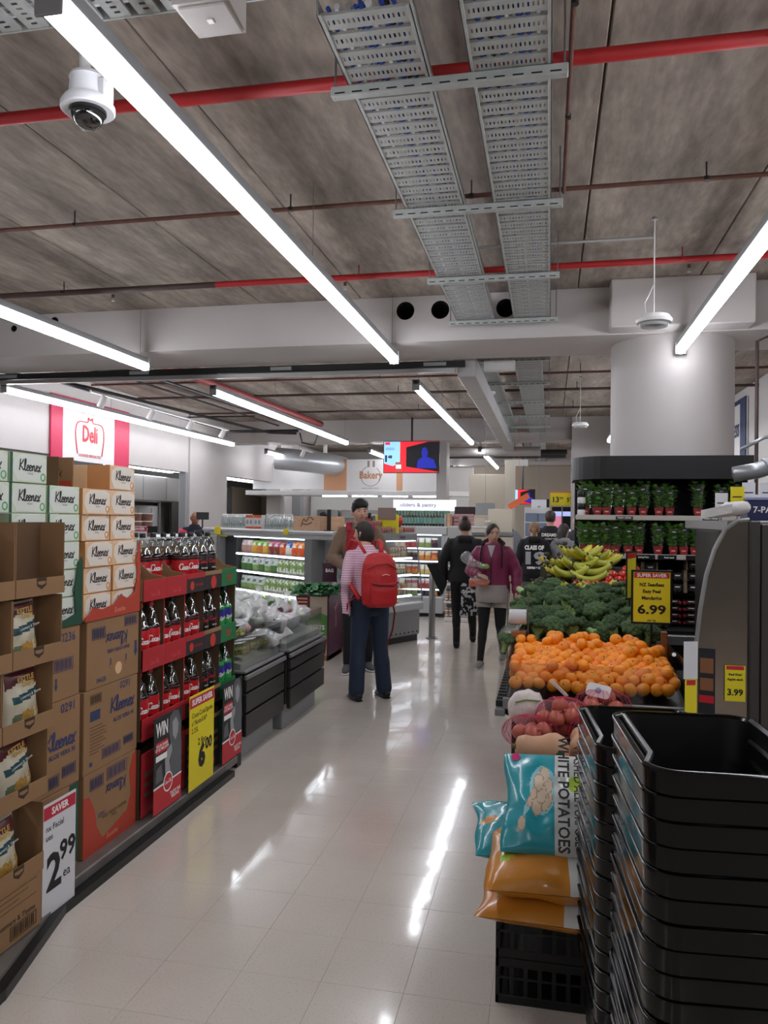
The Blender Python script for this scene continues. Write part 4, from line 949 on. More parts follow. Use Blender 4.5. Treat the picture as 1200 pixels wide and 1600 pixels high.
# ---- onion nets, garlic
ON = mat('onion_skin', '#b8745a', .35, coat=.2, var=.15, vscale=30); NET = clear('pink_net', '#fbe9ee', .0, .5, .0, .03)
onion = MB().ball((0,0,0),(.037,.037,.033),14,9).ball((0,0,.034),(.006,.006,.012),6,4).mesh('onion', ON, True)
def onion_net(c, n, rad, label, seed):
    t = thing('onion_net', label, 'onions', c, group='red nets of onions'); rnd = random.Random(seed); P = []
    for k in range(4000):
        p = Vector((rnd.uniform(-1,1)*rad[0], rnd.uniform(-1,1)*rad[1], rnd.uniform(-1,1)*rad[2]))
        if (p.x/rad[0])**2+(p.y/rad[1])**2+(p.z/rad[2])**2 > 1: continue
        if all((p-q).length > .062 for q in P): P.append(p)
        if len(P) >= n: break
    for p in P: link('onion', onion, t, p).rotation_euler = (rnd.uniform(-1,1), rnd.uniform(-1,1), 0)
    part('net', MB().ball((0,0,0), tuple(r+.038 for r in rad), 24, 14, fn=lambda d: 1+.07*noise.noise(d*4+Vector((seed,0,0)))), NET, t, True)
    nt_ = MB()
    for a in range(12):
        A = a*PI/12
        nt_.tube([((rad[0]+.037)*math.cos(A)*math.cos(b*PI/6), (rad[1]+.037)*math.sin(A)*math.cos(b*PI/6), (rad[2]+.037)*math.sin(b*PI/6)) for b in range(13)], .0009, 4, caps=False)
    part('net_threads', nt_, mat('net_thread','#c0304f',.5), t)
onion_net((-.07,3.42,.745), 16, (.085,.06,.035), 'red net of onions lying at the front left of the onion pile', 1)
onion_net((.07,3.5,.80), 16, (.085,.06,.05), 'red net of onions on top in the middle', 2)
onion_net((.20,3.42,.76), 14, (.08,.06,.045), 'red net of onions beside the basket stack', 3)
onion_net((.24,3.62,.84), 12, (.09,.05,.03), 'red net of onions at the back under the white tag', 4)
t = thing('garlic_bag', 'white bag of garlic at the left end of the onions', 'bag', (-.09,3.6,.80))
part('bag', MB().ball((0,0,0),(.085,.07,.085),22,14,fn=lambda d: 1+.12*noise.noise(d*3)), mat('white_net','#c9bdb8',.5,bump=.6,bscale=40), t, True)
part('green_band', MB().tube([(-.05,-.055,.04),(0,-.062,.055),(.06,-.05,.05)],.004,5), mat('green_band','#6f8f3a',.5), t)
t = thing('plastic_tag', 'white plastic tag sticking up from the onion net', 'tag', (.22,3.6,.90)); t.rotation_euler = (-.5,.1,-.45)
part('tag', MB().prism(rrect(.055,.03,.015),0,.002,'y'), WHITEG, t); part('tag_print', MB().lathe([(.014,0),(.014,.001)],16), mat('grey_blue_ink','#8b93b5',.5), t, loc=(0,-.0002,0)).rotation_euler = (PI/2,0,0)
t = thing('plastic_clip', 'white plastic strip between the onions and the garlic', 'clip', (.05,3.58,.905)); t.rotation_euler = (.3,.75,0); part('strip', MB().cbox(-.05,.05,-.002,.002,-.008,.008,.001), WHITEG, t)
# ---- mandarin table
TB = mat('table_black', '#111112', .4); TG = mat('table_trim', '#8b8b8b', .4, metal=.5); RUB = mat('bumper_rubber', '#1b1b1b', .6)
t = thing('produce_table', 'black produce table with a grey edge carrying mandarins and broccoli', 'table', (-.2,3.86,0)); TW = .86; TD = 2.55
part('body', MB().cbox(.03,TW-.03,.03,TD,0,.70,.01), TB, t)
part('top_tray', MB().cbox(0,TW,0,TD,.70,.765,.008), TB, t)
part('front_trim', MB().cbox(-.012,TW+.012,-.018,0,.735,.79,.004), TG, t); part('side_trim', MB().cbox(-.05,.0,-.018,TD,.70,.735,.004), TG, t)
bl = MB().cbox(-.048,-.004,0,.035,.735,.765,.003).mesh('bumper_block', RUB)
for i in range(33): link('bumper_block', bl, t, (0,.03+i*.075,0))
part('display_wedge', MB().prism([(.02,.765),(.76,.765),(.76,.845),(.3,.83),(.1,.79),(.02,.78)],.02,TW-.02,'x'), TB, t)
part('display_step', MB().prism([(.8,.765),(TD-.05,.765),(TD-.05,1.16),(1.8,1.10),(.8,.90)],.0,TW-.04,'x'), TB, t)
a = MB(); a.box(.0,TW,.0,.004,.79,.96).box(.0,.004,.004,.8,.79,.97).box(TW-.004,TW,.004,.8,.79,.97)
part('acrylic_guard', a, ACR, t)
WOOD = mat('orange_wood', '#9a5a30', .5, var=.15, vscale=20, stretch=(1,1,8))
part('wooden_divider', MB().cbox(-.0,TW,.80,.82,.765,.955,.003), mat('divider_brown','#4a2d20',.5), t)
part('wooden_post', MB().cbox(-.01,.075,.79,.85,.80,1.0,.004), WOOD, t); part('wooden_post', MB().cbox(TW-.035,TW,.79,.83,.80,1.03,.004), WOOD, t)
MAN = mat('mandarin_peel', '#f89408', .4, coat=.1, bump=.35, bscale=260, var=.1, vscale=9); MAN2 = mat('mandarin_peel_deep', '#f28408', .4, coat=.1, bump=.35, bscale=260); CAL = mat('calyx', '#6f6a2a', .7)
def mand(m, q):
    q *= 1.06; mb = MB().ball((0,0,0),(.0315*q,.0315*q,.0268*q),16,10,fn=lambda d: 1-.06*max(0,abs(d.z)-.86)*7)
    mb.lathe([(.003,.0235*q),(.0045,.0265*q),(.002,.0275*q)],6,k=1); return mb.mesh('mandarin', [m, CAL], True)
mm = [mand(MAN,1.0), mand(MAN2,1.04), mand(MAN,.94), mand(MAN,1.08)]
rnd = random.Random(5); placed = []
def msurf(x, y):
    f = y-3.86
    b = .80+.02+min(f, .1)*.5 + max(0,min(f-.1,.3))*.12 + max(0,f-.4)*.03
    return b + .035*math.exp(-((x-.2)/.14)**2)*min(1,max(0,(f-.2)/.3)) + .012*math.sin(x*17+1)*min(1, f*3)
def put_m(p):
    o = link('mandarin', rnd.choice(mm), None, p); o.rotation_euler = (rnd.uniform(-1.2,1.2), rnd.uniform(-1.2,1.2), rnd.uniform(0,6))
    tag(o, 'orange mandarin in the clear-sided bin', 'mandarin', 'mandarins in the bin')
cand = []
for lay in range(2):
    for j in range(14):
        for i in range(14):
            x = -.155+i*.0595+(.03 if (j+lay)%2 else 0)+rnd.uniform(-.006,.006); y = 3.9+j*.053+(.026 if lay else 0)+rnd.uniform(-.005,.005)
            if x > .61 or y > 4.62: continue
            z = msurf(x, y)+.012+(.038 if lay else 0)+rnd.uniform(-.006,.006)
            if lay and (rnd.random() < .42 or y < 3.95): continue
            cand.append(Vector((x,y,z)))
for i in range(13):
    for k in range(1): cand.append(Vector((-.15+i*.06, 3.897, .829)))
for p in cand:
    if all((p-q).length > .047 for q in placed): placed.append(p); put_m(p)
# ---- broccoli
BR = [mat('broccoli_head', '#455f36', .8, bump=.9, bscale=160, var=.35, vscale=40), mat('broccoli_head_dark', '#354d2b', .8, bump=.9, bscale=160, var=.35, vscale=40)]
BST = mat('broccoli_stalk', '#8fa766', .5, var=.1); BLF = mat('broccoli_leaf', '#4f7a3c', .5)
def broc(seed, dark):
    rnd_ = random.Random(seed); mb = MB()
    cs = []
    for k in range(34):
        a = k*2.39996; r = math.sqrt(k/34); cs.append((r*math.cos(a)*.058, r*math.sin(a)*.058, .055*math.sqrt(max(0,1-r*r*.8))))
    for (x, y, z) in cs:
        q = rnd_.uniform(.015,.021); mb.ball((x,y,z),(q,q,q*.9),8,5,fn=lambda d: 1+.12*noise.noise(d*6+Vector((x*99,y*99,seed))))
    st = MB().lathe([(.017,-.07),(.02,-.03),(.03,.0),(.045,.03)],10)
    for k in range(5):
        a = k*1.256+seed; st.tube([(0,0,-.03),(.03*math.cos(a),.03*math.sin(a),.0),(.045*math.cos(a),.045*math.sin(a),.035)],[.009,.01,.013],6)
    return mb.mesh('florets', BR[dark], True), st.mesh('stalk', BST, 40)
bp = [broc(i, i % 2) for i in range(4)]; rnd = random.Random(8); k = 0
def broccoli(loc, rot, s=1.0):
    global k
    t = thing('broccoli', 'dark green broccoli head in the broccoli pile', 'broccoli', loc, group='broccoli heads'); t.rotation_euler = rot; t.scale = (s,s,s)
    m = bp[k % 4]; k += 1; link('florets', m[0], t); link('stalk', m[1], t); return t
for j in range(7):
    for i in range(8):
        x = -.17+i*.107+(.05 if j % 2 else 0)+rnd.uniform(-.02,.02); y = 4.76+j*.125+rnd.uniform(-.02,.02)
        if x > .63: continue
        z = .915+.12*(y-4.7)/.9*1.75+.05+rnd.uniform(-.012,.02)+.025*math.exp(-((x-.1)/.2)**2)
        lay = rnd.random()
        rot = (rnd.uniform(-.2,.75), rnd.uniform(-.4,.4), rnd.uniform(0,6)) if lay > .2 else (rnd.uniform(2.0,2.4), rnd.uniform(-.5,.5), rnd.uniform(-.6,.6))
        broccoli((x,y,z), rot if lay > .2 else (1.9,0,rnd.uniform(-.8,.8)), rnd.uniform(.95,1.2))
broccoli((-.24,4.66,.93),(.3,0,1),.85)
# ---- tomatoes and bananas
TOM = mat('tomato', '#c22a1e', .2, coat=.5); tomm = MB().ball((0,0,0),(.034,.034,.029),16,10).mesh('tomato', TOM, True)
tcal = MB(); 
for a in range(5): tcal.add([(0,0,.029),(.016*math.cos(a*1.256+.2),.016*math.sin(a*1.256+.2),.027),(.016*math.cos(a*1.256-.2),.016*math.sin(a*1.256-.2),.027)],[(0,1,2)])
tcal = tcal.mesh('calyx', mat('calyx_green','#3f6a2a',.6), fix=False)
for r in range(4):
    for i in range((0,3,4,5)[r], 7):
        t = thing('tomato', 'red tomato between the broccoli and the grape boxes', 'tomato', (.2+i*.064+(.03 if r%2 else 0), 5.74+r*.055, 1.20+r*.034), group='tomatoes'); t.rotation_euler = (rnd.uniform(-.4,.8),rnd.uniform(-.5,.5),0); link('fruit', tomm, t); link('calyx', tcal, t)
solo('produce_riser', MB().prism([(5.70,1.08),(6.3,1.08),(6.3,1.30),(6.05,1.30),(5.70,1.165)],-.06,.64,'x'), TB, 'black riser under the tomatoes and bananas', 'riser')
BAN = mat('banana_peel', '#cdb93a', .4, coat=.2, var=.12, vscale=14); BAND = mat('banana_tip', '#3a3420', .7); BANG = mat('banana_green', '#a9ad3e', .4, coat=.2)
def banana_mesh(m):
    P = []; R = []
    for i in range(9):
        a = -1.0+2.0*i/8; P.append((0, .11*math.sin(a), -.11*math.cos(a)+.11)); R.append(.0175*(1-.12*abs(a)**3)); 
    R[0] = .006; R[1] = .0145; R[-1] = .006; R[-2] = .014
    mb = MB().tube(P, R, 6); mb.tube([P[0],(0,P[0][1]-.006,P[0][2]+.010)],[.0055,.005],6,k=1); mb.tube([P[-1],(0,P[-1][1]+.006,P[-1][2]+.006)],.005,6,k=1)
    return mb.mesh('banana', [m, BAND], True)
bnm = [banana_mesh(BAN), banana_mesh(BANG)]
def bunch(loc, rz, label, n=5, s=1.0, tilt=0.0):
    t = thing('banana_bunch', label, 'bananas', loc, rz, group='banana bunches'); t.rotation_euler = (tilt,0,rz); t.scale = (s,s,s)
    for i in range(n):
        a = (i-(n-1)/2)*.2; o = link('banana', bnm[(i+n)%2], t, (.026*(i-(n-1)/2), 0, .008*abs(i-(n-1)/2))); o.rotation_euler = (.08*(i%2), a*.9, a*.22)
    part('stem_crown', MB().ball((0,-.105,.075),(.02,.012,.012),8,6), BAND, t, True)
i = 0
for (x, y, z, rz, n) in ((-.05,5.82,1.22,-.9,5),(.03,5.9,1.27,-1.3,5),(-.1,5.9,1.25,-.5,4),(.12,5.86,1.25,-1.6,5),(.0,6.0,1.36,-1.2,5),(.1,6.05,1.42,-1.5,5),(.2,5.98,1.38,-1.7,5),(.27,6.1,1.44,-1.4,5),(.12,6.12,1.50,-1.0,5),(.22,6.2,1.47,-1.8,4),(-.04,6.1,1.42,-.7,4),(-.06,5.76,1.24,-1.2,5),(.08,5.78,1.25,-1.7,5),(.2,5.8,1.27,-1.3,5),(.18,5.9,1.33,-1.8,5),(.02,5.92,1.36,-1.4,5)):
    bunch((x+.12,y-.02,z-.125), rz, f'banana bunch, {ORD[i]} one from the front of the banana pile', n, 1.4); i += 1
# ---- bag roll dispenser at the left of the broccoli
t = thing('bag_dispenser', 'wire stand with a roll of clear produce bags left of the broccoli', 'dispenser', (-.215,4.70,.80))
for xx in (-.02,.1): part('wire_post', MB().cyl((xx,0,0),(xx,0,.43),.004,8), CABLE, t)
part('bag_roll', MB().tube([(-.01,0,.28),(.09,0,.28)],.045,20), mat('roll_plastic','#cfcfd2',.35,coat=.3), t, 40)
part('hanging_bag', MB().grid(6,10,lambda u,v: (-.02+u*.1-v*.14, -.03+.02*math.sin(v*7+u*3), .26-v*.22)), FILM, t, True)
part('wire_post', MB().cyl((-.02,0,.2),(.1,0,.2),.003,6), CABLE, t); part('holder_front', MB().cbox(-.02,.1,-.05,-.045,.02,.16,.002), ACR, t)
# ---- A4 price signs
def a4(label, loc, w_, h, head, lines, price, foot, frame=True, rz=0, m=YEL, hm=None):
    t = thing('price_sign', label, 'price sign', loc, rz)
    if frame:
        mb = MB(); mb.cbox(-w_/2-.008,w_/2+.008,-.004,.004,-.008,.004,.002).cbox(-w_/2-.008,w_/2+.008,-.004,.004,h-.004,h+.008,.002).cbox(-w_/2-.008,-w_/2+.004,-.004,.004,.004,h-.004,.002).cbox(w_/2-.004,w_/2+.008,-.004,.004,.004,h-.004,.002)
        part('frame', mb, BLACK, t); part('support', MB().cyl((0,.01,-.35),(0,.01,.02),.006,8), BLACK, t)
    part('card', MB().box(-w_/2+.002,w_/2-.002,-.001,.001,.002,h-.002), m, t); part('card_header', MB().box(-w_/2+.008,w_/2-.008,-.0016,-.001,h*.87,h*.975), hm or REDINK, t)
    if head: put(t, text_data(head, h*.095, .03, width=w_*.78), WINK, (0,-.002,h*.92))
    for i, s in enumerate(lines): put(t, text_data(s, h*.09, .035), INK, (0,-.002,h*(.74-.13*i)))
    put(t, text_data(price, h*.24, .03, width=w_*.74 if len(price) > 3 else None), INK, (0,-.002,h*.25)); 
    if foot: put(t, text_data(foot, h*.06, .02), INK, (0,-.002,h*.05))
    return t
a4('yellow price sign reading mandarins 6.99 in a black frame above the mandarins', (.565,4.6,1.085), .205, .287, 'SUPER SAVER', ['NZ Seedless','Easy Peel','Mandarins'], '6.99', 'per kg')
a4('second yellow price sign seen edge-on behind the mandarin sign', (.50,5.05,1.18), .2, .28, '', [], ' ', '', rz=1.2)
a4('small yellow price card on the herb shelf edge above the bananas', (.33,6.42,1.325), .15, .082, '', [], '1.50', '', frame=False)
# ---- herb fridge in front of the column
HB = mat('fridge_black', '#0a0a0b', .5); HW = mat('shelf_edge', '#b9b2aa', .4)
t = thing('herb_fridge', 'tall black open produce fridge under the white column with a black curved header', 'fridge', (.22,6.5,0)); HWD = 1.28
part('back_panel', MB().cbox(0,HWD,.62,.68,.2,2.0,.006), HB, t); part('base', MB().cbox(.35,HWD,-.05,.68,0,.72,.01), HB, t)
part('side_panel', MB().cbox(HWD-.02,HWD,0,.62,.7,2.0,.004), HB, t)
part('base_rail', MB().cbox(.42,HWD+.02,-.11,-.05,.70,.775,.008), TG, t); part('rail_leg', MB().cbox(.43,.45,-.1,-.08,.4,.70,.003), TG, t)
for z in (1.672, 1.365): part('shelf', MB().cbox(0,HWD,.0,.61,z,z+.02,.003), HB, t); part('shelf_edge', MB().cbox(-.01,HWD,-.014,.0,z-.012,z+.028,.003), HW, t)
part('shelf', MB().cbox(.35,HWD,.1,.61,1.07,1.085,.003), HB, t)
part('stepped_deck', MB().prism([(-.04,.72),(.61,.72),(.61,1.0),(.3,.98),(-.04,.80)],.38,HWD-.025,'x'), HB, t)
cc = []
for i in range(9): a = PI/2*i/8; cc.append((.22-.25*math.cos(a)*1.0, .22-.32*math.sin(a)))
col_ = [(-.03,.66)]+cc+[(HWD+.02,-.1),(HWD+.02,.66)]
part('header', MB().prism(col_,1.985,2.165,'z'), mat('header_black','#0b0b0d',.5), t)
for i, (x, w_) in enumerate(((.3,.13),(.95,.12))):
    part('ticket', MB().cbox(x,x+w_,-.02,-.014,1.666,1.69,.001), BLACK, t); put(t, text_data('FRESH HERBS', .018, .02), WINK, (x+w_/2,-.0205,1.678))
for x, w_ in ((.38,.22),(.62,.14),(.83,.2),(1.12,.15)):
    part('ticket', MB().cbox(x,x+w_,-.02,-.014,1.352,1.39,.001), BLACK, t); put(t, text_data({.38:'Living Pots',.62:'fresh basil',.83:'3.99',1.12:'4.00'}[x], .018, .02), WINK, (x+w_*.6,-.0205,1.37))
for xx in (.62,.74): part('lamp', MB().lathe([(.012,0),(.016,.012)],12), mat('small_lamp','#e9ecef',.3,emit=1.0), t, loc=(xx,-.052,.62)).rotation_euler = (PI/2,0,0)
# herbs in pots
LEAF = [mat('herb_leaf', '#86b85c', .5, var=.25, vscale=30), mat('herb_leaf_dark', '#64984c', .5, var=.25, vscale=30)]
SLEEVE = clear('pot_sleeve', '#f2f6f2', .08, .12, .0, .6); POTR = mat('pot_red_print', '#8e1f24', .4, coat=.2); POTB = mat('pot_dark', '#1a1414', .5); HLAB = mat('herb_label', '#22242a', .5)
def herb(seed, hgt, dense):
    rnd_ = random.Random(seed); t = thing('herb_pot', 'x', 'herb pot', group='potted herbs')
    part('pot', MB().lathe([(.026,0),(.038,.062)],14), POTB, t, 40)
    part('red_wrap', MB().prism([(-.024,.004),(.024,.004),(.036,.066),(.012,.076),(-.012,.072),(-.036,.066)],-.0375,-.0365,'y'), POTR, t)
    part('wrap_lettering', MB().box(-.015,.015,-.0382,-.0376,.03,.04), mat('pale_pink_ink',''), t)
    lf = MB()
    for k in range(dense):
        a = rnd_.uniform(0,6.28); q = rnd_.uniform(0,1)**.5; z = .065+rnd_.random()*(hgt-.08); r = (.02+.035*min(1,z/hgt*1.2))*q
        c = Vector((r*math.cos(a), r*math.sin(a), z)); d = Vector((math.cos(a),math.sin(a),rnd_.uniform(.1,1.1))).normalized(); s_ = d.cross(Vector((0,0,1))).normalized(); L = rnd_.uniform(.028,.05); W = L*.45
        lf.add([c, c+d*L*.5+s_*W, c+d*L+Vector((0,0,-.004)), c+d*L*.5-s_*W], [(0,1,2,3)], k % 2)
    for k in range(8):
        a = k*.785; lf.tube([(0,0,.06),(.02*math.cos(a),.02*math.sin(a),hgt*.8)],.0012,4,k=0)
    o = part('foliage', lf, LEAF, t); o['kind'] = 'stuff'
    part('sleeve', MB().lathe([(.027,.0),(.04,.065),(.058,hgt*.86)],16,cap=False), SLEEVE, t, 40)
    part('herb_label', MB().prism([(-.022,hgt*.68),(.022,hgt*.68),(.024,hgt*.8),(-.024,hgt*.8)],-.056,-.0555,'y'), HLAB, t); part('wrap_lettering', MB().box(-.014,.014,-.0567,-.0562,hgt*.73,hgt*.75), WINK, t)
    return t
hp = [herb(1,.29,150), herb(2,.25,190), herb(3,.27,130)]; hu = set()
def ph(i, loc, rz, lab):
    if i not in hu: hu.add(i); hp[i].location = loc; hp[i].rotation_euler = (0,0,rz); hp[i]['label'] = lab; return
    dup(hp[i], loc, rz, lab, 'potted herbs')
rnd = random.Random(3)
for i, x in enumerate((.07,.16,.235,.33,.425,.52,.64,.71,.93,1.10,1.19,1.255)): ph((0,1,0,2,1,0,2,1,0,2,0,1)[i], (.22+x,6.58,1.693), rnd.uniform(-.2,.2), f'potted herb in a clear sleeve, {ORD[i]} from the left on the upper shelf')
for i, x in enumerate((.06,.14,.23,.31,.4,.48,.63,.74,.82,.91,1.0,1.11,1.2)): ph((1,1,2,0,1,0,2,1,2,0,1,2,1)[i], (.22+x,6.58,1.386), rnd.uniform(-.2,.2), f'potted herb in a clear sleeve, {ORD[i]} from the left on the lower shelf')
t = thing('jar_stack', 'stack of striped black and white jars at the left end of the upper herb shelf', 'jars', (.255,6.53,1.693))
for i in range(4): part('jar', MB().lathe([(.03,.0),(.032,.005),(.032,.04),(.03,.048)],16), BLACK if i % 2 else WHITEG, t, 40, loc=(0,0,.05*i))
# punnets: grapes, berries, strawberries
PKB = mat('punnet_card', '#7b6b55', .6); DKF = mat('grape_fruit', '#2c1420', .25, coat=.4); STF = mat('strawberry_fruit', '#b02030', .3, coat=.3); PL = mat('dark_label', '#241c20', .5)
def punnet(name, cat, fruit, r, w_, d, h, lab, edge, lid=True):
    t = thing(name, lab, cat); rn = random.Random(int(w_*1000)); f = MB()
    nx = int(w_/(2*r)); ny = int(d/(2*r)); nz = max(1,int(h/(2*r)))
    for i in range(nx):
        for j in range(2):
            for q in range(nz): f.ball((-w_/2+r+i*(w_-2*r)/max(1,nx-1)+rn.uniform(-.002,.002), -d/2+r+j*2*r, r+q*2*r*.92), (r,r,r), 8, 5)
    o = part('fruit', f, fruit, t, True); o['kind'] = 'stuff'
    part('box', MB().box(-w_/2-.002,w_/2+.002,-d/2-.002,d/2,0,h), clear('punnet_clear','#f5f5f5',.1), t)
    part('paper_label', MB().box(-w_*.3,w_*.3,-d/2-.004,-d/2-.003,h*.25,h*.8), PL, t); part('label_lettering', MB().box(-w_*.18,w_*.18,-d/2-.0048,-d/2-.0042,h*.5,h*.6), WINK, t)
    if edge: 
        for s in (-1,1): part('card_side', MB().cbox(s*w_/2-.006,s*w_/2+.006,-d/2-.003,d/2,0,h+.003,.001), PKB, t)
    return t
g0 = punnet('grape_punnet','punnet',DKF,.011,.105,.12,.085,'x',True); s0 = punnet('strawberry_punnet','punnet',STF,.014,.12,.12,.05,'x',False)
n = 0
for (x, z) in [(.80+.118*i,1.09+.09*j-.09*0) for j in range(2) for i in range(5)]+[(.92+.118*i, 1.27) for i in range(4)]:
    if n == 0: g0.location = (.22+x-.02,6.62,z); q = g0
    else: q = dup(g0,(.22+x-.02,6.62,z))
    q['label'] = f'dark grape punnet on the middle deck, {ORD[n]} counting up from the lower left'; q['group'] = 'dark fruit punnets'; n += 1
for j in range(3):
    for i in range(3):
        q = dup(g0,(.675+.118*(i%2)-(.0),6.62-.0+.13*(i//2),1.06+.09*j)) if i < 2 else None
        if q: q['label'] = f'dark berry punnet behind the price signs, {("lower","middle","upper")[j]} {("left","right")[i]}'; q['group'] = 'dark fruit punnets'
n = 0
for j in range(4):
    for i in range(5):
        loc = (.84+.127*i, 6.56, .845+.052*j)
        if n == 0: s0.location = loc; q = s0
        else: q = dup(s0, loc)
        q['label'] = f'strawberry punnet on the lowest deck, {ORD[i]} from the left, {ORD[j]} layer up'; q['group'] = 'strawberry punnets'; n += 1
for j in range(3):
    q = dup(s0, (.66, 5.95, 1.17+.052*j-.005), .2, f'red berry punnet beside the tomatoes, {ORD[j]} layer up', 'strawberry punnets')
solo('punnet_riser', MB().box(.6,.73,5.88,6.02,1.0,1.164), TB, 'black riser under the red berry punnets', 'riser')
# ---- steel curved case end at the right
t = thing('steel_case', 'stainless steel display case with a curved end panel at the right edge', 'case', (0,3.79,0))
cur = [(.60,0),(.63,.6),(.645,.85),(.655,1.05),(.675,1.25),(.70,1.41),(.735,1.53),(.78,1.62),(.83,1.66),(.88,1.665),(.88,0)]
part('end_panel', MB().prism(cur,0,.04,'y'), mat('case_steel','#a19589',.2,metal=1.0,var=.12,vscale=3), t)
part('end_trim', MB().tube([(a,-.005,b) for a,b in cur[:-1]],.01,6), TG, t, 40)
part('corner_post', MB().cbox(.88,.925,-.02,.06,0,1.66,.006), mat('post_grey','#4a4744',.4,metal=.5), t)
part('side_panel', MB().cbox(.93,1.9,-.01,.03,0,1.645,.004), mat('case_steel2','#5e5956',.35,metal=.8,bump=.04,bscale=150,stretch=(.05,1,1)), t)
part('case_body', MB().cbox(.98,1.9,.05,1.9,0,1.60,.01), mat('case_dark','#2a2827',.5), t); part('case_top', MB().cbox(.80,1.9,.05,1.2,1.61,1.66,.006), TG, t)
a4('yellow and white price ticket standing furthest left before the steel case', (.565,3.35,.82), .055, .20, '', [], ' ', '', frame=False, rz=.35)
solo('price_ticket', MB().box(-.03,.03,-.002,-.001,0,.15), mat('white_card',''), 'white upper price ticket at the left of the steel case', 'price ticket', loc=(.562,3.347,1.02), rz=.35)
t = thing('picture_card', 'dark picture card with orange print standing before the steel case', 'card', (.63,3.38,.82)); t.rotation_euler = (0,0,-.3)
part('card', MB().box(-.032,.032,0,.003,0,.32), HLAB, t); part('picture_print', MB().box(-.025,.025,-.001,0,.22,.28), mat('food_print','#8a5a3a',.5), t); part('picture_print', MB().box(-.025,.025,-.001,0,.15,.2), mat('food_print',''), t); part('picture_print', MB().box(-.028,.028,-.001,0,.10,.13), REDINK, t)
a4('yellow price ticket fixed on the steel end panel', (.825,3.782,.845), .09, .165, '', ['Red Kiwi','Apple each'], '3.99', '', frame=False)
t = thing('carton', 'dark blue printed box on top of the steel case', 'carton', (.90,3.9,1.66)); part('body', MB().cbox(0,.2,0,.15,0,.095,.004), mat('navy_box','#1d2350',.45), t); put(t, text_data('7-PACK', .04, .02), WINK, (.09,-.001,.05))
part('lid', MB().cbox(-.004,.204,-.004,.154,.095,.11,.003), mat('lilac_lid','#8e8fb0',.5), t)
t = thing('bag_roll', 'crumpled white roll of paper bags lying on the corner of the steel case', 'bag roll', (.80,3.84,1.70))
part('roll', MB().tube([(-.05,0,-.01),(.0,0,.01),(.07,0,.02)],[.02,.035,.03],14,smooth_ends=True), mat('white_paper_c','#cbc8c6',.6,bump=.6,bscale=30), t, True)
part('loose_sheet', MB().grid(6,5,lambda u,v: (-.12+u*.13, -.03+.02*math.sin(u*5), -.035+v*.04+.03*u)), mat('white_paper_c',''), t, True)
for i, (x, z, rz, m) in enumerate(((.80,1.74,.2,WCARD),(.87,1.77,-.2,YEL),(.92,1.79,.1,WCARD),(1.0,1.79,-.1,WCARD))):
    t = thing('paper_ticket', f'{("white leaning","yellow","upright white","far right white")[i]} paper ticket above the steel case', 'ticket', (x,3.97,1.66), rz)
    part('ticket', MB().box(-.03,.03,0,.001,z-1.70,z-1.70+.09), m, t); part('print_line', MB().box(-.02,.02,-.001,0,z-1.66,z-1.655), INK, t); part('stalk', MB().cyl((0,.002,0),(0,.002,z-1.69),.002,5), BLACK, t)
# grey curved pipes at the far right
t = thing('grey_metal_arm', 'thick grey curved metal tube behind the steel case at the right edge', 'pipe', (0,5.4,0))
part('tube', MB().tube([(1.16,0,1.96),(1.3,0,1.985),(1.42,0,2.03),(1.8,.1,2.2)],[.05,.052,.055,.06],16), mat('arm_grey','#9a9ca0',.3,metal=.5), t, True)
part('flange', MB().tube([(1.355,0,2.0),(1.375,0,2.01)],.066,16), GREYM, t, 40); part('thin_arch', MB().tube([(1.2,0,2.12),(1.35,.02,2.2),(1.8,.1,2.28)],.012,8), mat('arm_grey',''), t, True)
part('stand_post', MB().cyl((1.75,.1,0),(1.75,.1,2.2),.03,12), mat('arm_grey',''), t)
# blue framed sign on the right wall
t = thing('wall_sign', 'white sign with a navy frame and letters on the right wall beyond the column', 'sign', (3.04,13.2,2.7))
NV = mat('navy_frame','#1b2c55',.5)
part('face_panel', MB().box(-.02,0,0,1.6,0,.95), WHITEG, t); part('frame', MB().cbox(-.04,-.02,0,.35,0,.95,.004), NV, t); part('frame', MB().cbox(-.04,-.02,.35,1.6,.88,.95,.004), NV, t)
put(t, text_data('EXPRESS', .28, .04), NV, (-.025,1.0,.45), ((0,-1,0),(0,0,1)))
t = thing('ticket_cabinet', 'low black cabinet before the steel case on which the price tickets stand', 'cabinet', (.50,3.31,0)); part('carcass', MB().cbox(0,.22,0,.10,0,.80,.01), TB, t); part('top', MB().cbox(-.005,.225,-.005,.105,.80,.818,.004), BLACK, t)
# ================================================================ middle and background
class Frame:
    def __init__(s, ox, oy, rz): s.o = (ox, oy); s.rz = rz
    def __call__(s, x, y, z): c, n = math.cos(s.rz), math.sin(s.rz); return (s.o[0]+x*c-y*n, s.o[1]+x*n+y*c, z)
GM = mat('case_grey', '#8d8f90', .35, metal=.3); GL = mat('case_grey_light', '#b9bbbc', .35, metal=.2); INT = mat('case_interior', '#c9ccce', .4); INTD = mat('case_interior_dark', '#3a3b3d', .5)
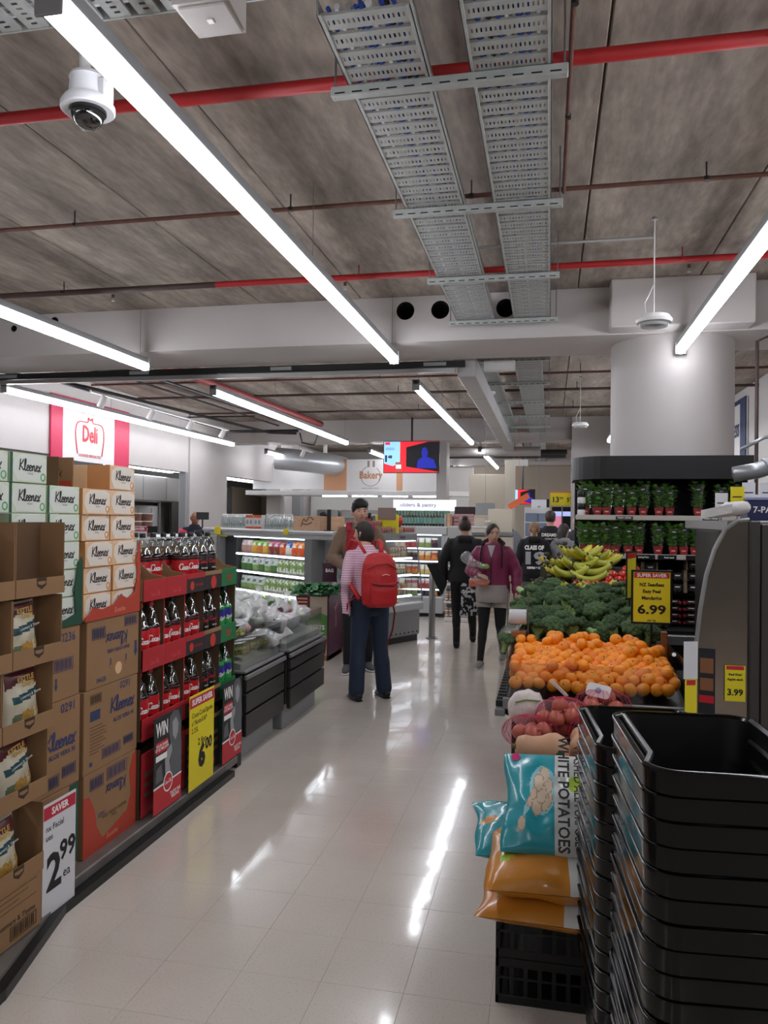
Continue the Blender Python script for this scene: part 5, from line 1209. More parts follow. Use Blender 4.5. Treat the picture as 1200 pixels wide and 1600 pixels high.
# ---- produce bins behind the cola stand
LV = mat('louvre_panel', '#232121', .42, coat=.1)
for bi, (y0, y1, xf, zt, nm) in enumerate(((4.97,5.765,-1.98,.615,'near'),(5.80,6.76,-1.95,.625,'far'))):
    t = thing('produce_bin', f'{nm} black louvred produce bin with a clear rim and grey kick, beside the aisle', 'bin', (xf, y0, 0)); L = y1-y0
    part('body', MB().cbox(-.85,-.03,0,L,.2,zt-.02,.01), TB, t); part('kick', MB().cbox(-.8,-.07,.03,L-.06,0,.2,.006), GREYM, t)
    for k, (a, b) in enumerate(((.17,.315),(.33,.455),(.47,.545))): part('louvre', MB().cbox(-.03,0,.012,L-.012,a,b,.004), LV, t)
    part('top_rim', MB().cbox(-.85,-.004,0,L,zt-.02,zt,.004), TG, t); part('front_bumper', MB().cbox(-.01,.012,-.01,L+.005,zt-.06,zt-.03,.004), TG, t)
    a = MB(); a.box(-.035,-.031,.01,L-.01,zt,zt+.23).box(-.82,-.035,.01,.014,zt,zt+.23).box(-.82,-.035,L-.014,L-.01,zt,zt+.23)
    part('clear_rim', a, ACR, t); part('heap_base', MB().prism([(-.83,zt),(-.05,zt),(-.05,zt+.04),(-.45,zt+.12),(-.83,zt+.16)],.02,L-.02,'y'), mat('pale_tray','#a5a59c',.6), t)
def fbag(seed, cols, rx=.11, ry=.09, rz=.07):
    """a clear bag with produce inside"""
    rnd_ = random.Random(seed); mb = MB()
    for k in range(9):
        q = rnd_.uniform(.022,.04); mb.ball((rnd_.uniform(-.6,.6)*rx, rnd_.uniform(-.6,.6)*ry, rnd_.uniform(-.4,.4)*rz), (q*1.3,q,q), 8, 5, k=k%2, fn=lambda d: 1+.3*noise.noise(d*3+Vector((seed,k,0))))
    a = mb.mesh('contents', cols, True)
    f = MB().ball((0,0,0),(rx,ry,rz),22,14,fn=lambda d: 1+.28*noise.noise(d*3.2+Vector((seed*7,0,0)))+.08*noise.noise(d*9))
    f.tube([(rx*.7,0,rz*.4),(rx*1.2,.01,rz*.8),(rx*1.5,.03,rz*1.5)],[.035,.012,.04],10,caps=False)
    return a, f.mesh('wrapper', CRF, True)
CRF = clear('crinkled_film', '#f6f6f6', .1, .22, .46)
PUR = mat('purple_leaf', '#4a1f33', .5); PALE = mat('pale_veg', '#c3c7a8', .5); GRN = mat('green_veg', '#4c7a3a', .5, var=.2, vscale=30); GRN2 = mat('green_veg_light', '#86a55c', .5, var=.2, vscale=30); PNK = mat('pink_veg', '#c08c8c', .5); GRP = mat('white_grape', '#a7a552', .3, coat=.3); WHV = mat('white_veg', '#e3e2da', .5)
bags = [fbag(1,[PUR,PALE]), fbag(2,[GRN,WHV]), fbag(3,[PNK,WHV]), fbag(4,[GRN2,PALE]), fbag(5,[PUR,PNK])]
rnd = random.Random(21); n = 0
for j in range(8):
    for i in range(4):
        x = -2.12-i*.19+rnd.uniform(-.03,.03); y = 5.12+j*.205+rnd.uniform(-.03,.03)
        if j < 3 and i < 2: continue
        if 5.70 < y < 5.88: y += .1 if y > 5.78 else -.1
        z = .73+i*.045+rnd.uniform(0,.05)+(.03 if j > 3 else 0)
        k = rnd.randrange(5); t = thing('bagged_vegetable', f'clear bag of vegetables, {"near" if y < 5.78 else "far"} bin, {ORD[i]} from the aisle, {ORD[j]} row back', 'bagged vegetable', (x,y,z), rnd.uniform(0,6), 'bagged vegetables in the bins')
        t.rotation_euler = (rnd.uniform(-.3,.3), rnd.uniform(-.5,.2), rnd.uniform(0,6)); link('contents', bags[k][0], t); link('wrapper', bags[k][1], t)
# white grapes in flat punnets at the front of the near bin
gb = MB(); rnd = random.Random(3)
for i in range(7):
    for j in range(5):
        for q in range(2): gb.ball((-.075+i*.025+rnd.uniform(-.004,.004), -.05+j*.025, .012+q*.02), .0125, 7, 5)
gm = gb.mesh('grapes', GRP, True)
for n in range(6):
    t = thing('grape_punnet', f'clear punnet of white grapes at the front of the near bin, {ORD[n]} one', 'punnet', (-2.11-.19*(n//3), 5.08+.2*(n%3)+.02, .70+.06*(n//3)), .05, 'white grape punnets'); t.rotation_euler = (0,-.15,.1*(n%2))
    o = link('grapes', gm, t); o['kind'] = 'stuff'; part('tub', MB().box(-.09,.09,-.07,.07,0,.075), clear('punnet_clear',''), t); part('lid_label', MB().box(-.07,.07,-.05,.05,.0755,.077), INT, t)
# ---- vegetable multideck case, set at an angle
P2 = (-5.35, 11.61); VR = math.atan2(-.6233, .782); V = Frame(P2[0], P2[1], VR)
t = thing('vegetable_case', 'long grey open refrigerated case of bagged salads at the left middle', 'case', (P2[0],P2[1],0), VR)
part('canopy', MB().cbox(0,3.53,-.02,.5,1.37,1.48,.012), GL, t); part('canopy_edge', MB().tube([(0,-.02,1.455),(3.53,-.02,1.455)],.028,12), GL, t, 40)
part('right_post', MB().cbox(2.83,3.0,.0,.55,0,1.375,.006), GM, t); part('left_post', MB().cbox(.40,.50,.0,.6,0,1.375,.006), GM, t)
part('back_panel', MB().cbox(.5,2.83,.52,.56,.2,1.375,.004), INT, t); part('base', MB().cbox(.4,3.0,-.1,.6,0,.36,.012), GM, t); part('dark_end', MB().cbox(.5,.85,.1,.5,.3,1.37,.003), INTD, t)
part('glass_side', MB().box(3.3,3.305,.0,.5,.3,1.37), ACR, t); part('end_post', MB().cbox(3.46,3.50,.0,.04,0,1.37,.004), GL, t)
for z in (1.12,.86,.58): part('shelf', MB().cbox(.85,2.82,.10,.51,z-.025,z,.004), INT, t); part('shelf_light', MB().cbox(.86,2.82,.085,.1,z-.03,z-.004,.002), STRIP, t)
part('canopy_light', MB().cbox(.86,2.82,.05,.08,1.352,1.37,.002), STRIP, t); part('ticket', MB().cbox(.5,.75,-.01,-.004,1.35,1.47,.002), YEL, t); part('ticket', MB().cbox(2.4,2.52,-.055,-.05,1.42,1.5,.002), YEL, t); part('ticket', MB().cbox(.42,.62,-.055,-.05,1.38,1.5,.002), YEL, t)
def stripes_kf(*th):
    def f(u, v):
        for lim, k in th:
            if v < lim: return k
        return th[-1][1]
    return f
def pouch(cols, kf, w_=.16, h=.2, th=.07, seed=1): return pillow(w_, h, th, kf, 12, 14, seed, .5).mesh('pouch', cols, True)
SALW = mat('salad_print_white', '#d7dbd5', .35, coat=.3); SALT = mat('salad_print_teal', '#5e8f7a', .4, coat=.3)
kinds = [pouch([SALW,GRN2,SALT], lambda u,v: 1 if v < .45 else (2 if .55 < v < .8 and .25 < u < .75 else 0), seed=1), pouch([SALW,GRN,SALT], lambda u,v: 1 if v < .5 else (2 if math.hypot(u-.5,v-.72) < .14 else 0), seed=2), pouch([GRN2,WHV], lambda u,v: int(noise.noise(Vector((u*6,v*3,2))) > .05), seed=3)]
tops = [pouch([mat(f'pack_{k}', c, .35, coat=.3), mat(f'pack2_{k}', d, .35, coat=.3), SALW], lambda u,v: 0 if v < .55 else (2 if .6 < v < .75 and .2 < u < .8 else 1), .15, .19, .07, 5) for k, (c, d) in enumerate((('#b98f86','#d9c3c0'),('#c8742f','#7fae4a'),('#d9a83a','#8cb04f'),('#8a3f33','#c85c86'),('#d9632b','#9a3b1c'),('#d9d2c8','#2f62b0'),('#dd5a22','#e78a3a'),('#7d2a22','#1c1c1c')))]
def row(frame, xs, y, z, ms, name, lab, cat, grp, tilt=-.12, rz0=PI*1.5):
    for i, x in enumerate(xs):
        o = link(name, ms[i % len(ms)] if isinstance(ms, list) else ms(i), None, frame(x, y, z)); o.rotation_euler = (0, tilt, frame.rz+rz0)
        tag(o, f'{lab}, {ORD[i]} from the left' if len(xs) < 27 else lab, cat, grp)
row(V, [.93+.155*i for i in range(12)], .18, 1.122, [tops[i] for i in (0,0,2,1,2,3,3,4,5,6,6,7)], 'vegetable_pack', 'coloured vegetable pack on the top shelf of the angled case', 'vegetable pack', 'packs on the top shelf')
row(V, [.95+.17*i for i in range(11)], .17, .862, [kinds[i] for i in (1,1,0,1,0,1,2,2,2,2,2)], 'salad_bag', 'green and white salad bag, middle shelf, angled case', 'salad bag', 'salad bags on the middle shelf')
row(V, [.95+.17*i for i in range(11)], .17, .582, [kinds[i] for i in (0,0,0,0,2,2,2,2,2,2,2)], 'salad_bag', 'green and white salad bag, lower shelf, angled case', 'salad bag', 'salad bags on the lower shelf')
row(V, [.95+.17*i for i in range(11)], .12, .37, [kinds[i] for i in (2,1,2,0,2,1,2,0,2,1,2)], 'salad_bag', 'salad bag on the bottom deck of the angled case', 'salad bag', 'salad bags on the bottom deck')
# goods on top of the case
CB = clear('clear_bottle', '#e9efee', .25, .08, .15)
cbm = MB().lathe([(.03,0),(.032,.01),(.032,.12),(.014,.17),(.012,.2),(.001,.2)],12).mesh('bottle', CB, True); capm = MB().lathe([(.014,.0),(.014,.018)],10).mesh('cap', WHITEG)
for q in range(7):
    x0 = .12+.22*q+(0.46 if q > 3 else 0)
    t = thing('bottle_pack', f'shrink-wrapped pack of clear bottles on the case top, {ORD[q]} from the left', 'bottle pack', V(x0,.2,1.482), VR, 'clear bottle packs')
    for a in range(3):
        for b in range(2): link('bottle', cbm, t, (.034+a*.066,.034+b*.066,0)); link('cap', capm, t, (.034+a*.066,.034+b*.066,.198))
for q in range(2):
    t = thing('drink_carton_pack', f'orange and white drink carton pack on the case top, {("left","right")[q]} one', 'carton', V(1.02+.24*q,.15,1.482), VR, 'orange carton packs')
    part('body', MB().cbox(0,.22,0,.16,0,.2,.004), mat('carton_white','#cfc9c6',.5), t); part('print_band', MB().box(.0,.22,-.001,0,.16,.2), mat('carton_orange','#c4572a',.5), t); part('print_band', MB().box(.0,.22,-.001,0,.0,.03), mat('carton_orange',''), t)
    for a in (.06,.16): part('picture_print', MB().lathe([(.035,0),(.035,.001)],14), mat('carton_grey','#8c8fa0',.5), t, loc=(a,-.0,.095)).rotation_euler = (PI/2,0,0)
t = thing('wooden_crate', 'pale wooden crate with dark branding on the case top beside the black post', 'crate', V(2.42,.1,1.482), VR)
part('front_board', MB().cbox(0,.62,0,.012,0,.19,.003), mat('pale_wood','#c79f7f',.6,var=.12,vscale=12,stretch=(1,1,6)), t); part('side_board', MB().cbox(0,.012,.012,.4,0,.19,.003), mat('pale_wood',''), t); part('side_board', MB().cbox(.608,.62,.012,.4,0,.19,.003), mat('pale_wood',''), t); part('bottom_board', MB().box(.012,.608,.012,.4,0,.012), mat('pale_wood',''), t)
put(t, ribbon('tissue2', [[(0,.2),(.6,1.2),(1.2,.9),(2,1.5),(3,1.1)],[(.3,.6),(1.4,.5),(2.6,.8)]], .07, .1), TINK, (.33,-.002,.11))
t = thing('display_post', 'short black post standing on the case top by the wooden crate', 'post', V(3.1,.2,1.482), VR); part('post', MB().cbox(-.02,.02,-.02,.02,0,.28,.003), BLACK, t); part('foot', MB().cbox(-.05,.05,-.05,.05,0,.01,.002), BLACK, t)
# ---- kale stand
t = thing('kale_stand', 'purple and cream cardboard stand of kale bunches at the end of the bins', 'display stand', (-2.88,8.75,0))
PU = mat('purple_card', '#4a1a33', .5)
part('body', MB().cbox(0,.38,0,.5,.06,.74,.004), mat('cream_card','#b8a794',.6), t); part('plinth', MB().cbox(0,.40,0,.55,0,.06,.004), CARD, t)
part('side_board', MB().prism([(0,0),(.62,0),(.62,.7),(.5,.8),(.3,.84),(.12,.82),(0,.72)],.38,.40,'x'), PU, t)
part('header_print', MB().box(0,.17,-.002,0,.52,.74), PU, t)
for q in range(5): part('print_line', MB().box(.02,.14,-.004,-.002,.54+.04*q,.56+.04*q), mat('pale_pink_ink',''), t)
part('green_print', MB().prism([(.12,.3),(.38,.27),(.38,.52),(.3,.55),(.2,.5),(.12,.47)],-.003,0,'y'), mat('beet_green','#4f8a3c',.5), t); put(t, text_data('BEETS', .07, .04), WINK, (.26,-.004,.38))
part('beet_print', MB().prism([(.12,.1),(.2,.06),(.36,.08),(.38,.25),(.2,.28)],-.003,0,'y'), mat('beet_red','#5a2a2e',.5), t)
put(t, ribbon('vine', [[(.1,0),(.3,1),(.2,2),(.4,3),(.3,4)],[(.5,0),(.7,1),(.6,2),(.8,3)],[(.9,.2),(1.0,1.2),(.9,2.2)]], .05, .06), mat('pale_pink_ink',''), (.402,.3,.4), FX); put(t, text_data('fresh', .07, .01, .3), mat('pale_pink_ink',''), (.402,.3,.6), FX, tilt=.5)
KL = mat('kale_leaf', '#4f8a5c', .45, var=.3, vscale=20, bump=.5, bscale=60)
def kale(seed):
    rn = random.Random(seed); mb = MB()
    for k in range(9):
        a = k*.7+rn.uniform(-.2,.2); el = rn.uniform(.2,.9); L = rn.uniform(.1,.16); ph_ = rn.uniform(0,6)
        d = Vector((math.cos(a)*math.cos(el), math.sin(a)*math.cos(el), math.sin(el))); s_ = d.cross(Vector((0,0,1))).normalized(); u_ = s_.cross(d)
        mb.grid(5, 6, lambda u,v: tuple(d*L*v + s_*(u-.5)*.09*math.sin(PI*min(1,v*.9+.12)) + u_*(.014*math.sin(u*14+v*9+ph_)-.03*v*v)))
    return mb.mesh('leaves', KL, True, fix=False)
ks = [kale(1), kale(2), kale(3)]; rnd = random.Random(9)
for q in range(8):
    t = thing('kale_bunch', f'bunch of green kale on the purple stand, {ORD[q]} one', 'kale', (-2.84+.12*(q%4), 8.8+.18*(q//4), .765+.03*(q//4)), rnd.uniform(0,6), 'kale bunches on the stand'); link('leaves', ks[q%3], t); part('stalks', MB().tube([(0,0,0),(0,0,-.03)],.014,6), BST, t)
# ---- fruit and salad case with a curved glass end
SA = (-2.28, 9.47); SR = math.radians(62); SF = Frame(SA[0], SA[1], SR)
t = thing('salad_case', 'grey refrigerated case of cut fruit with a curved glass end, behind the red backpack', 'case', (SA[0],SA[1],0), SR)
part('base', MB().cbox(.1,1.27,.03,.5,.08,.50,.02), GM, t); part('base_rim', MB().cbox(.0,1.31,-.01,.06,.42,.53,.02), GL, t); part('kick', MB().cbox(.1,1.25,.06,.45,0,.08,.004), TB, t)
for q in range(26): part('vent_slot', MB().box(.1+.045*q,.13+.045*q,.026,.03,.12,.135), HOLE, t) if q % 2 == 0 else None
part('back_panel', MB().cbox(.1,1.27,.48,.5,.5,1.42,.004), INT, t); part('canopy', MB().cbox(.05,1.28,.1,.5,1.36,1.45,.008), GM, t)
for i, q in enumerate((.1,.5,.95)): put(t, text_data('Salads', .05, .02), INK, (q,.098,1.405))
for z in (1.13,.9,.62): part('shelf', MB().cbox(.1,1.2,.14,.48,z-.02,z,.003), INT, t); part('shelf_light', MB().cbox(.1,1.2,.125,.14,z-.026,z-.004,.002), STRIP, t)
part('canopy_light', MB().cbox(.1,1.25,.13,.16,1.345,1.36,.002), STRIP, t)
part('glass_end', MB().prism([(.0,.53),(.03,.8),(.07,1.1),(.11,1.36),(.48,1.36),(.48,.53)],1.27,1.276,'x'), ACR, t)
part('glass_edge', MB().tube([(1.273,.0,.53),(1.273,.03,.8),(1.273,.07,1.1),(1.273,.11,1.36)],.009,8), mat('edge_grey','#77787a',.3), t)
FR = [mat('fruit_red','#a8342c',.35,coat=.4,var=.3,vscale=60), mat('fruit_orange','#d0823a',.35,coat=.4,var=.3,vscale=60), mat('fruit_yellow','#cdb46a',.35,coat=.4,var=.3,vscale=60), mat('fruit_green','#7f9450',.35,coat=.4,var=.3,vscale=60), mat('fruit_cream','#cdb8a0',.35,coat=.4,var=.3,vscale=60), mat('fruit_dark','#3a2430',.35,coat=.4)]
def tub(k, w_=.13, h=.075):
    mb = MB(); rn = random.Random(k)
    for a in range(4):
        for b in range(3): q = rn.uniform(.018,.026); mb.ball((-.045+.03*a,-.03+.03*b,.03),(q,q,.03),6,4,k=(a+b+k)%2)
    m1 = mb.mesh('fruit', [FR[k], FR[(k+1)%5]], True); m2 = MB().box(-w_/2,w_/2,-.05,.05,0,h).mesh('tub', clear('punnet_clear','')); return m1, m2
tubs = [tub(k) for k in range(5)]; n = 0; rnd = random.Random(2)
for z, lay in ((1.132,2),(.902,1),(.622,2),(.502,1)):
    for q in range(9):
        for l in range(lay):
            k = rnd.randrange(5); y = .26 if z > .6 else .2
            if z < .6 and q > 6: continue
            t = thing('fruit_tub', f'tub of cut fruit, curved-glass case, {("lowest deck","lower shelf","middle shelf","top shelf")[(.502,.622,.902,1.132).index(z)]}, {ORD[q]} from the near end' + (', upper layer' if l else ''), 'fruit tub', SF(.12+.125*q, y-.02, z+l*.077), SR, 'fruit tubs in the curved-glass case')
            o = link('fruit', tubs[k][0], t); link('tub', tubs[k][1], t)
# goods on its canopy
for q in range(9):
    t = thing('fruit_tray', f'tray of red fruit on top of the curved-glass case, {ORD[q]} one', 'fruit tray', SF(.12+.26*(q%5), .2+.14*(q//5), 1.452+(.085 if q > 6 else 0)), SR, 'red fruit trays on the case top'); t.scale = (1.15,1,1.35)
    mb = MB()
    for a in range(5):
        for b in range(3): mb.ball((-.08+.04*a,-.04+.04*b,.035),.024,7,5)
    part('fruit', mb, FR[0] if q % 3 else FR[1], t, True); part('tray_shell', MB().box(-.105,.105,-.065,.065,0,.07), clear('punnet_clear',''), t)
t = thing('display_box', 'yellow display box with a brown card on top, right of the staff member', 'display box', SF(.80,.25,1.452), SR-.9); t.scale = (1.2,1.2,1.15)
part('body', MB().cbox(-.13,.13,-.02,.1,.0,.22,.004), YEL, t); part('brown_card', MB().cbox(-.1,.1,-.03,-.022,.16,.3,.003), mat('mauve_card','#8f7a70',.6), t)
t = thing('pepper_display', 'red and green pepper shaped display standing on the case top', 'display', SF(1.12,.3,1.452)); part('pepper', MB().ball((0,0,.17),(.05,.05,.07),14,8,fn=lambda d: 1+.12*math.cos(math.atan2(d.y,d.x)*4)), mat('pepper_red','#b02a1c',.3,coat=.4), t, True); part('stalk', MB().cyl((0,0,.23),(0,0,.27),.01,8), GRN, t); part('stand', MB().cyl((0,0,0),(0,0,.11),.02,8), DARK, t)
# ---- steel bollard
t = thing('bollard', 'stainless steel bollard standing on the floor by the curved-glass case', 'bollard', (-1.575,10.78,0)); part('post', MB().lathe([(.045,.0),(.045,.88),(.04,.9),(.001,.9)],24), STEEL, t, 40); part('flange', MB().lathe([(.085,0),(.085,.01),(.05,.014)],24), STEEL, t, 40)
for a in range(4): part('bolt', MB().lathe([(.008,.01),(.008,.02)],6,(.068*math.cos(a*1.57+.7),.068*math.sin(a*1.57+.7),0)), DARK, t)
# ---- multideck facing the camera
t = thing('pantry_case', 'white-lit refrigerated case facing the aisle between the fruit case and the jar tower', 'case', (-4.3,13.2,0)); L = 2.56
part('base', MB().cbox(0,L,-.05,.7,.06,.33,.01), GL, t); part('kick', MB().box(0,L,0,.7,0,.06), TB, t); part('back_panel', MB().cbox(0,L,.6,.64,.3,1.4,.004), INT, t); part('canopy', MB().cbox(-.02,L+.05,-.03,.7,1.39,1.52,.01), GL, t); part('right_post', MB().cbox(L-.04,L+.04,0,.65,.3,1.4,.004), GL, t); part('top_shelf', MB().cbox(-.02,L+.8,-.01,.75,1.5,1.53,.004), GL, t)
for z in (1.16,.94,.70,.46): part('shelf', MB().cbox(0,L-.05,.1,.6,z-.02,z,.003), INT, t); part('shelf_light', MB().cbox(0,L-.05,.085,.1,z-.024,z-.004,.002), STRIP, t)
part('canopy_light', MB().cbox(0,L-.05,.06,.09,1.372,1.39,.002), STRIP, t)
B = Frame(-4.3,13.2,0)
pk = [pouch([FR[a], mat(f'lab{k}', c, .4), SALW], lambda u,v: 0 if v < .5 else (1 if v < .8 else 2), .105, .17, .05, k) for k, (a, c) in enumerate(((1,'#b9472f'),(2,'#e4d9c8'),(4,'#a85a70'),(0,'#c9a3a8'),(3,'#d9d9cc'),(5,'#5a3a30'),(1,'#d9b88a')))]
for r, z in enumerate((1.162,.942,.702,.462,.332)):
    xs = [1.25+.113*i for i in range(11)]
    row(B, xs, .17, z, [pk[(i//2+r*2) % 7] for i in range(11)], 'chilled_pack', f'small chilled pouch, {ORD[r]} shelf down, white-lit case', 'chilled pouch', 'chilled pouches in the white-lit case')
t = thing('lit_header', 'glowing white header board above the rows of dark bottles', 'sign', (-2.72,13.7,1.80)); part('board', MB().cbox(0,1.02,0,.04,0,.19,.006), mat('lit_board','#e3e4f5',.5,emit=.8), t); put(t, text_data('oliders & pantry', .1, .01), mat('grey_ink',''), (.45,-.002,.1)); part('end_glow', MB().cbox(1.02,1.12,-.01,.04,.0,.19,.004), mat('lit_end','#ffffff',.5,emit=1.6), t); part('leaf_band', MB().box(0,1.02,-.01,.0,-.06,0), mat('leaf_band','#5f8f6f',.6,var=.3,vscale=60), t)
for q in (.05,.95): part('leg', MB().cbox(q,q+.03,0,.03,-.27,0,.002), GREYM, t)
OIL = mat('oil_bottle', '#0f1f1a', .15, coat=.5); OLAB = mat('oil_label', '#6f9a8c', .5); om = MB().lathe([(.022,0),(.024,.01),(.024,.13),(.01,.16),(.009,.19),(.001,.19)],12).mesh('bottle', OIL, True); ol = MB().lathe([(.0245,.03),(.0245,.11)],12,cap=False).mesh('label', OLAB)
for i in range(18): t = thing('oil_bottle', f'dark oil bottle with a pale green label under the glowing header, {ORD[i]} from the left', 'bottle', (-2.68+.053*i,13.35,1.532), 0, 'dark oil bottles'); t.scale = (1,1,1.35); link('glass', om, t); link('label', ol, t)
t = thing('wooden_display_end', 'pale wooden end board beside the dark oil bottles', 'board', (-1.70,13.3,1.532)); part('board', MB().cbox(0,.05,0,.3,0,.22,.004), mat('pale_wood',''), t)
t = thing('snack_rack', 'rack of pink and brown packets right of the wooden end board', 'rack', (-1.6,13.4,1.532)); 
for q in range(3): part('packet_row', MB().cbox(0,.34,0,.1,.01+.07*q,.07+.07*q,.006), mat('pink_packets','#a77f7f',.5,var=.4,vscale=50), t)
part('rack_shelf', MB().cbox(-.01,.36,-.02,.12,0,.01,.001), WHITEG, t); part('dark_board', MB().cbox(.0,.36,.1,.12,.2,.34,.003), mat('rack_dark','#2a1c22',.5), t)
# ---- jar tower
t = thing('jar_tower', 'narrow white shelf tower of small jars left of the person in black', 'shelf', (-1.64,12.6,0))
part('base', MB().cbox(0,.40,0,.35,0,.07,.006), WHITEG, t); part('back_panel', MB().cbox(0,.40,.33,.35,.07,1.5,.003), mat('clear_back','#a9a9a6',.5), t)
for z in (.33,.62,.92,1.18): part('shelf', MB().cbox(-.01,.41,-.01,.33,z-.03,z,.003), WHITEG, t)
for z in (.07,.33,.62,.92,1.18): part('upright', MB().box(.0,.008,.15,.33,z,z+.2), WHITEG, t)
part('ticket', MB().cbox(.04,.3,-.02,-.012,1.04,1.14,.002), YEL, t)
jm = MB().lathe([(.024,0),(.026,.006),(.026,.055),(.022,.06)],12).mesh('glass', mat('jar_jam','#7a3028',.25,coat=.4), 40); jm2 = MB().lathe([(.024,0),(.026,.006),(.026,.055),(.022,.06)],12).mesh('glass', mat('jar_mustard','#8a6a3a',.25,coat=.4), 40); jl = MB().lathe([(.025,.06),(.025,.074)],12).mesh('lid', mat('jar_lid','#c9b8a8',.4)); jb = MB().lathe([(.0268,.015),(.0268,.045)],12,cap=False).mesh('label', mat('jar_label','#d6c7bd',.5))
for r, z in enumerate((.07,.33,.62,.92,1.18)):
    for l in range(2 if r < 4 else 1):
        for i in range(6): t = thing('jam_jar', f'small jar on the jar tower, {ORD[r]} shelf up, {ORD[i]} from left' + (', upper' if l else ''), 'jar', (-1.61+.062*i,12.68,z+l*.075), 0, 'jars on the tower'); link('glass', jm if (r+l)%2 else jm2, t); link('lid', jl, t); link('label', jb, t)
# ---- deli counter and kitchen behind the left wall
t = thing('deli_counter', 'deli counter with a steel front and glass top behind the cola stand', 'counter', (-6.2,7.4,0)); part('base', MB().cbox(0,.9,0,5.4,0,1.05,.01), GREYM, t); part('glass', MB().box(.86,.868,0,5.4,1.05,1.33), ACR, t); part('glass_shelf', MB().cbox(.1,.88,0,5.4,1.33,1.36,.004), GL, t)
for q in range(4): part('bracket', MB().cyl((.8,.3+q*1.5,1.05),(.8,.3+q*1.5,1.34),.012,8), STEEL, t)
SAL = mat('sausage_jar', '#6b4334', .5, var=.4, vscale=60); SAL2 = mat('orange_jar', '#a5562c', .5, var=.3, vscale=50)
for q in range(5):
    t = thing('tub_stack', f'{("dark orange","reddish brown","brown","far brown","last brown")[q]} stack of clear deli tubs on the counter', 'tubs', (-5.62,9.0+.3*q,1.362), 0, 'deli tub stacks'); t.scale = (1.3,1.3,1.3)
    for k in range(3): part('tub', MB().lathe([(.075,0),(.085,.075)],16), (SAL2 if q == 0 else SAL), t, 40, loc=(0,0,.084*k)); part('lid', MB().lathe([(.087,.075),(.087,.084)],16), WHITEG, t, loc=(0,0,.084*k))
t = thing('shelf_sign', 'white and crimson ticket sign standing on the deli counter', 'sign', (-5.45,9.75,1.362), .3); part('card', MB().cbox(-.1,.1,0,.01,0,.15,.002), WHITEG, t); part('header_print', MB().box(-.1,.1,-.001,0,.08,.14), PINK, t); put(t, text_data('SAVER', .05, .03), WINK, (0,-.002,.11)); part('black_side', MB().cbox(.11,.24,0,.012,.06,.15,.002), BLACK, t)
t = thing('kitchen_hood', 'long stainless extraction hood in the kitchen behind the deli', 'hood', (-9.2,14.2,0)); part('hood_body', MB().cbox(0,1.0,0,3.2,1.98,2.50,.01), STEEL, t)
for q in (0,1): part('leg', MB().cbox(.0,.05,q*3.1,.06+q*3.1,0,1.98,.003), STEEL, t)
for q in range(3): part('seam', MB().box(1.0,1.002,1.0*q+.6,1.0*q+.61,2.0,2.48), DARK, t)
for i, (x, y, L) in enumerate(((-8.2,13.4,2.6),(-7.9,14.6,1.9),(-8.1,17.6,1.6),(-8.1,19.4,1.8),(-7.8,20.6,1.4))):
    t = thing('kitchen_light', f'bright kitchen ceiling light behind the deli wall, {ORD[i]} from the left', 'light', (x,y,2.66)); part('diffuser', MB().cbox(-.07,.07,0,L,-.05,0,.01), mat('kitchen_diffuser','#f4f7ff',.5,emit=12), t); part('housing', MB().cbox(-.09,.09,-.02,L+.02,0,.05,.004), WHITEG, t); part('rod', MB().cyl((0,L/2,.05),(0,L/2,CZ-2.66),.006,6), CABLE, t)
t = thing('cold_cabinet', 'white kitchen cabinet with tall doors behind the deli', 'cabinet', (-10.2,16.2,0)); part('body', MB().cbox(0,.7,0,2.0,0,1.9,.01), WHITEG, t)
for q in range(3): part('door', MB().cbox(.7,.72,.03+q*.66,.64+q*.66,.1,1.85,.004), WHITEG, t); part('handle', MB().cbox(.72,.74,.56+q*.66,.58+q*.66,.9,1.2,.002), STEEL, t)
t = thing('kitchen_partition', 'dark and steel kitchen partition seen through the second opening', 'partition', (-9.2,17.9,0)); part('dark_panel', MB().cbox(0,.06,0,1.4,.0,2.5,.004), mat('oven_dark','#2d2a2a',.4), t); part('steel_panel', MB().cbox(0,.05,1.4,3.8,0,2.5,.004), STEEL, t); part('brown_panel', MB().cbox(.0,.05,3.8,6.2,0,2.55,.004), mat('brown_panel','#6d6152',.6), t)
t = thing('weighing_scale', 'black weighing scale with a raised display on the counter by the deli worker', 'scale', (-5.45,11.75,1.362), .5); part('body', MB().cbox(-.12,.12,0,.25,0,.06,.006), BLACK, t); part('display', MB().cbox(-.1,.1,.1,.13,.24,.36,.004), BLACK, t); part('stalk', MB().cyl((0,.12,.06),(0,.12,.25),.012,8), BLACK, t)
# ---- bakery
t = thing('bakery_sign', 'white and tan bakery sign board with a round emblem at the back', 'sign', (-5.85,20.0,2.36)); TAN = mat('tan_panel','#c99570',.6)
part('tan_panel', MB().cbox(0,.62,0,.06,0,.84,.004), TAN, t); part('white_panel', MB().cbox(.62,1.96,0,.06,0,.84,.004), WHITEG, t); part('tan_panel', MB().cbox(1.96,2.12,0,.06,0,.84,.004), TAN, t); part('white_panel', MB().cbox(2.12,3.0,0,.06,0,.84,.004), WHITEG, t)
put(t, text_data('Bakery', .27, .03, width=.62), mat('tan_ink','#b98055',.6), (1.27,-.002,.42)); 
arc = [[(.26*math.cos(a),.26*math.sin(a)+.8) for a in [math.radians(110+q*16) for q in range(20)]]]
put(t, ribbon('ring', arc, .008, 1.0), mat('tan_grey_ink','#8d8078',.6), (1.27,-.003,.40), FY, 'emblem')
for q in (-.09,.05): part('emblem_tower', MB().box(1.27+q,1.33+q,-.004,0,.64,.8), mat('tan_grey_ink',''), t)
put(t, text_data('BAKED FRESH DAILY', .05, .01), mat('tan_grey_ink',''), (1.27,-.002,.08))
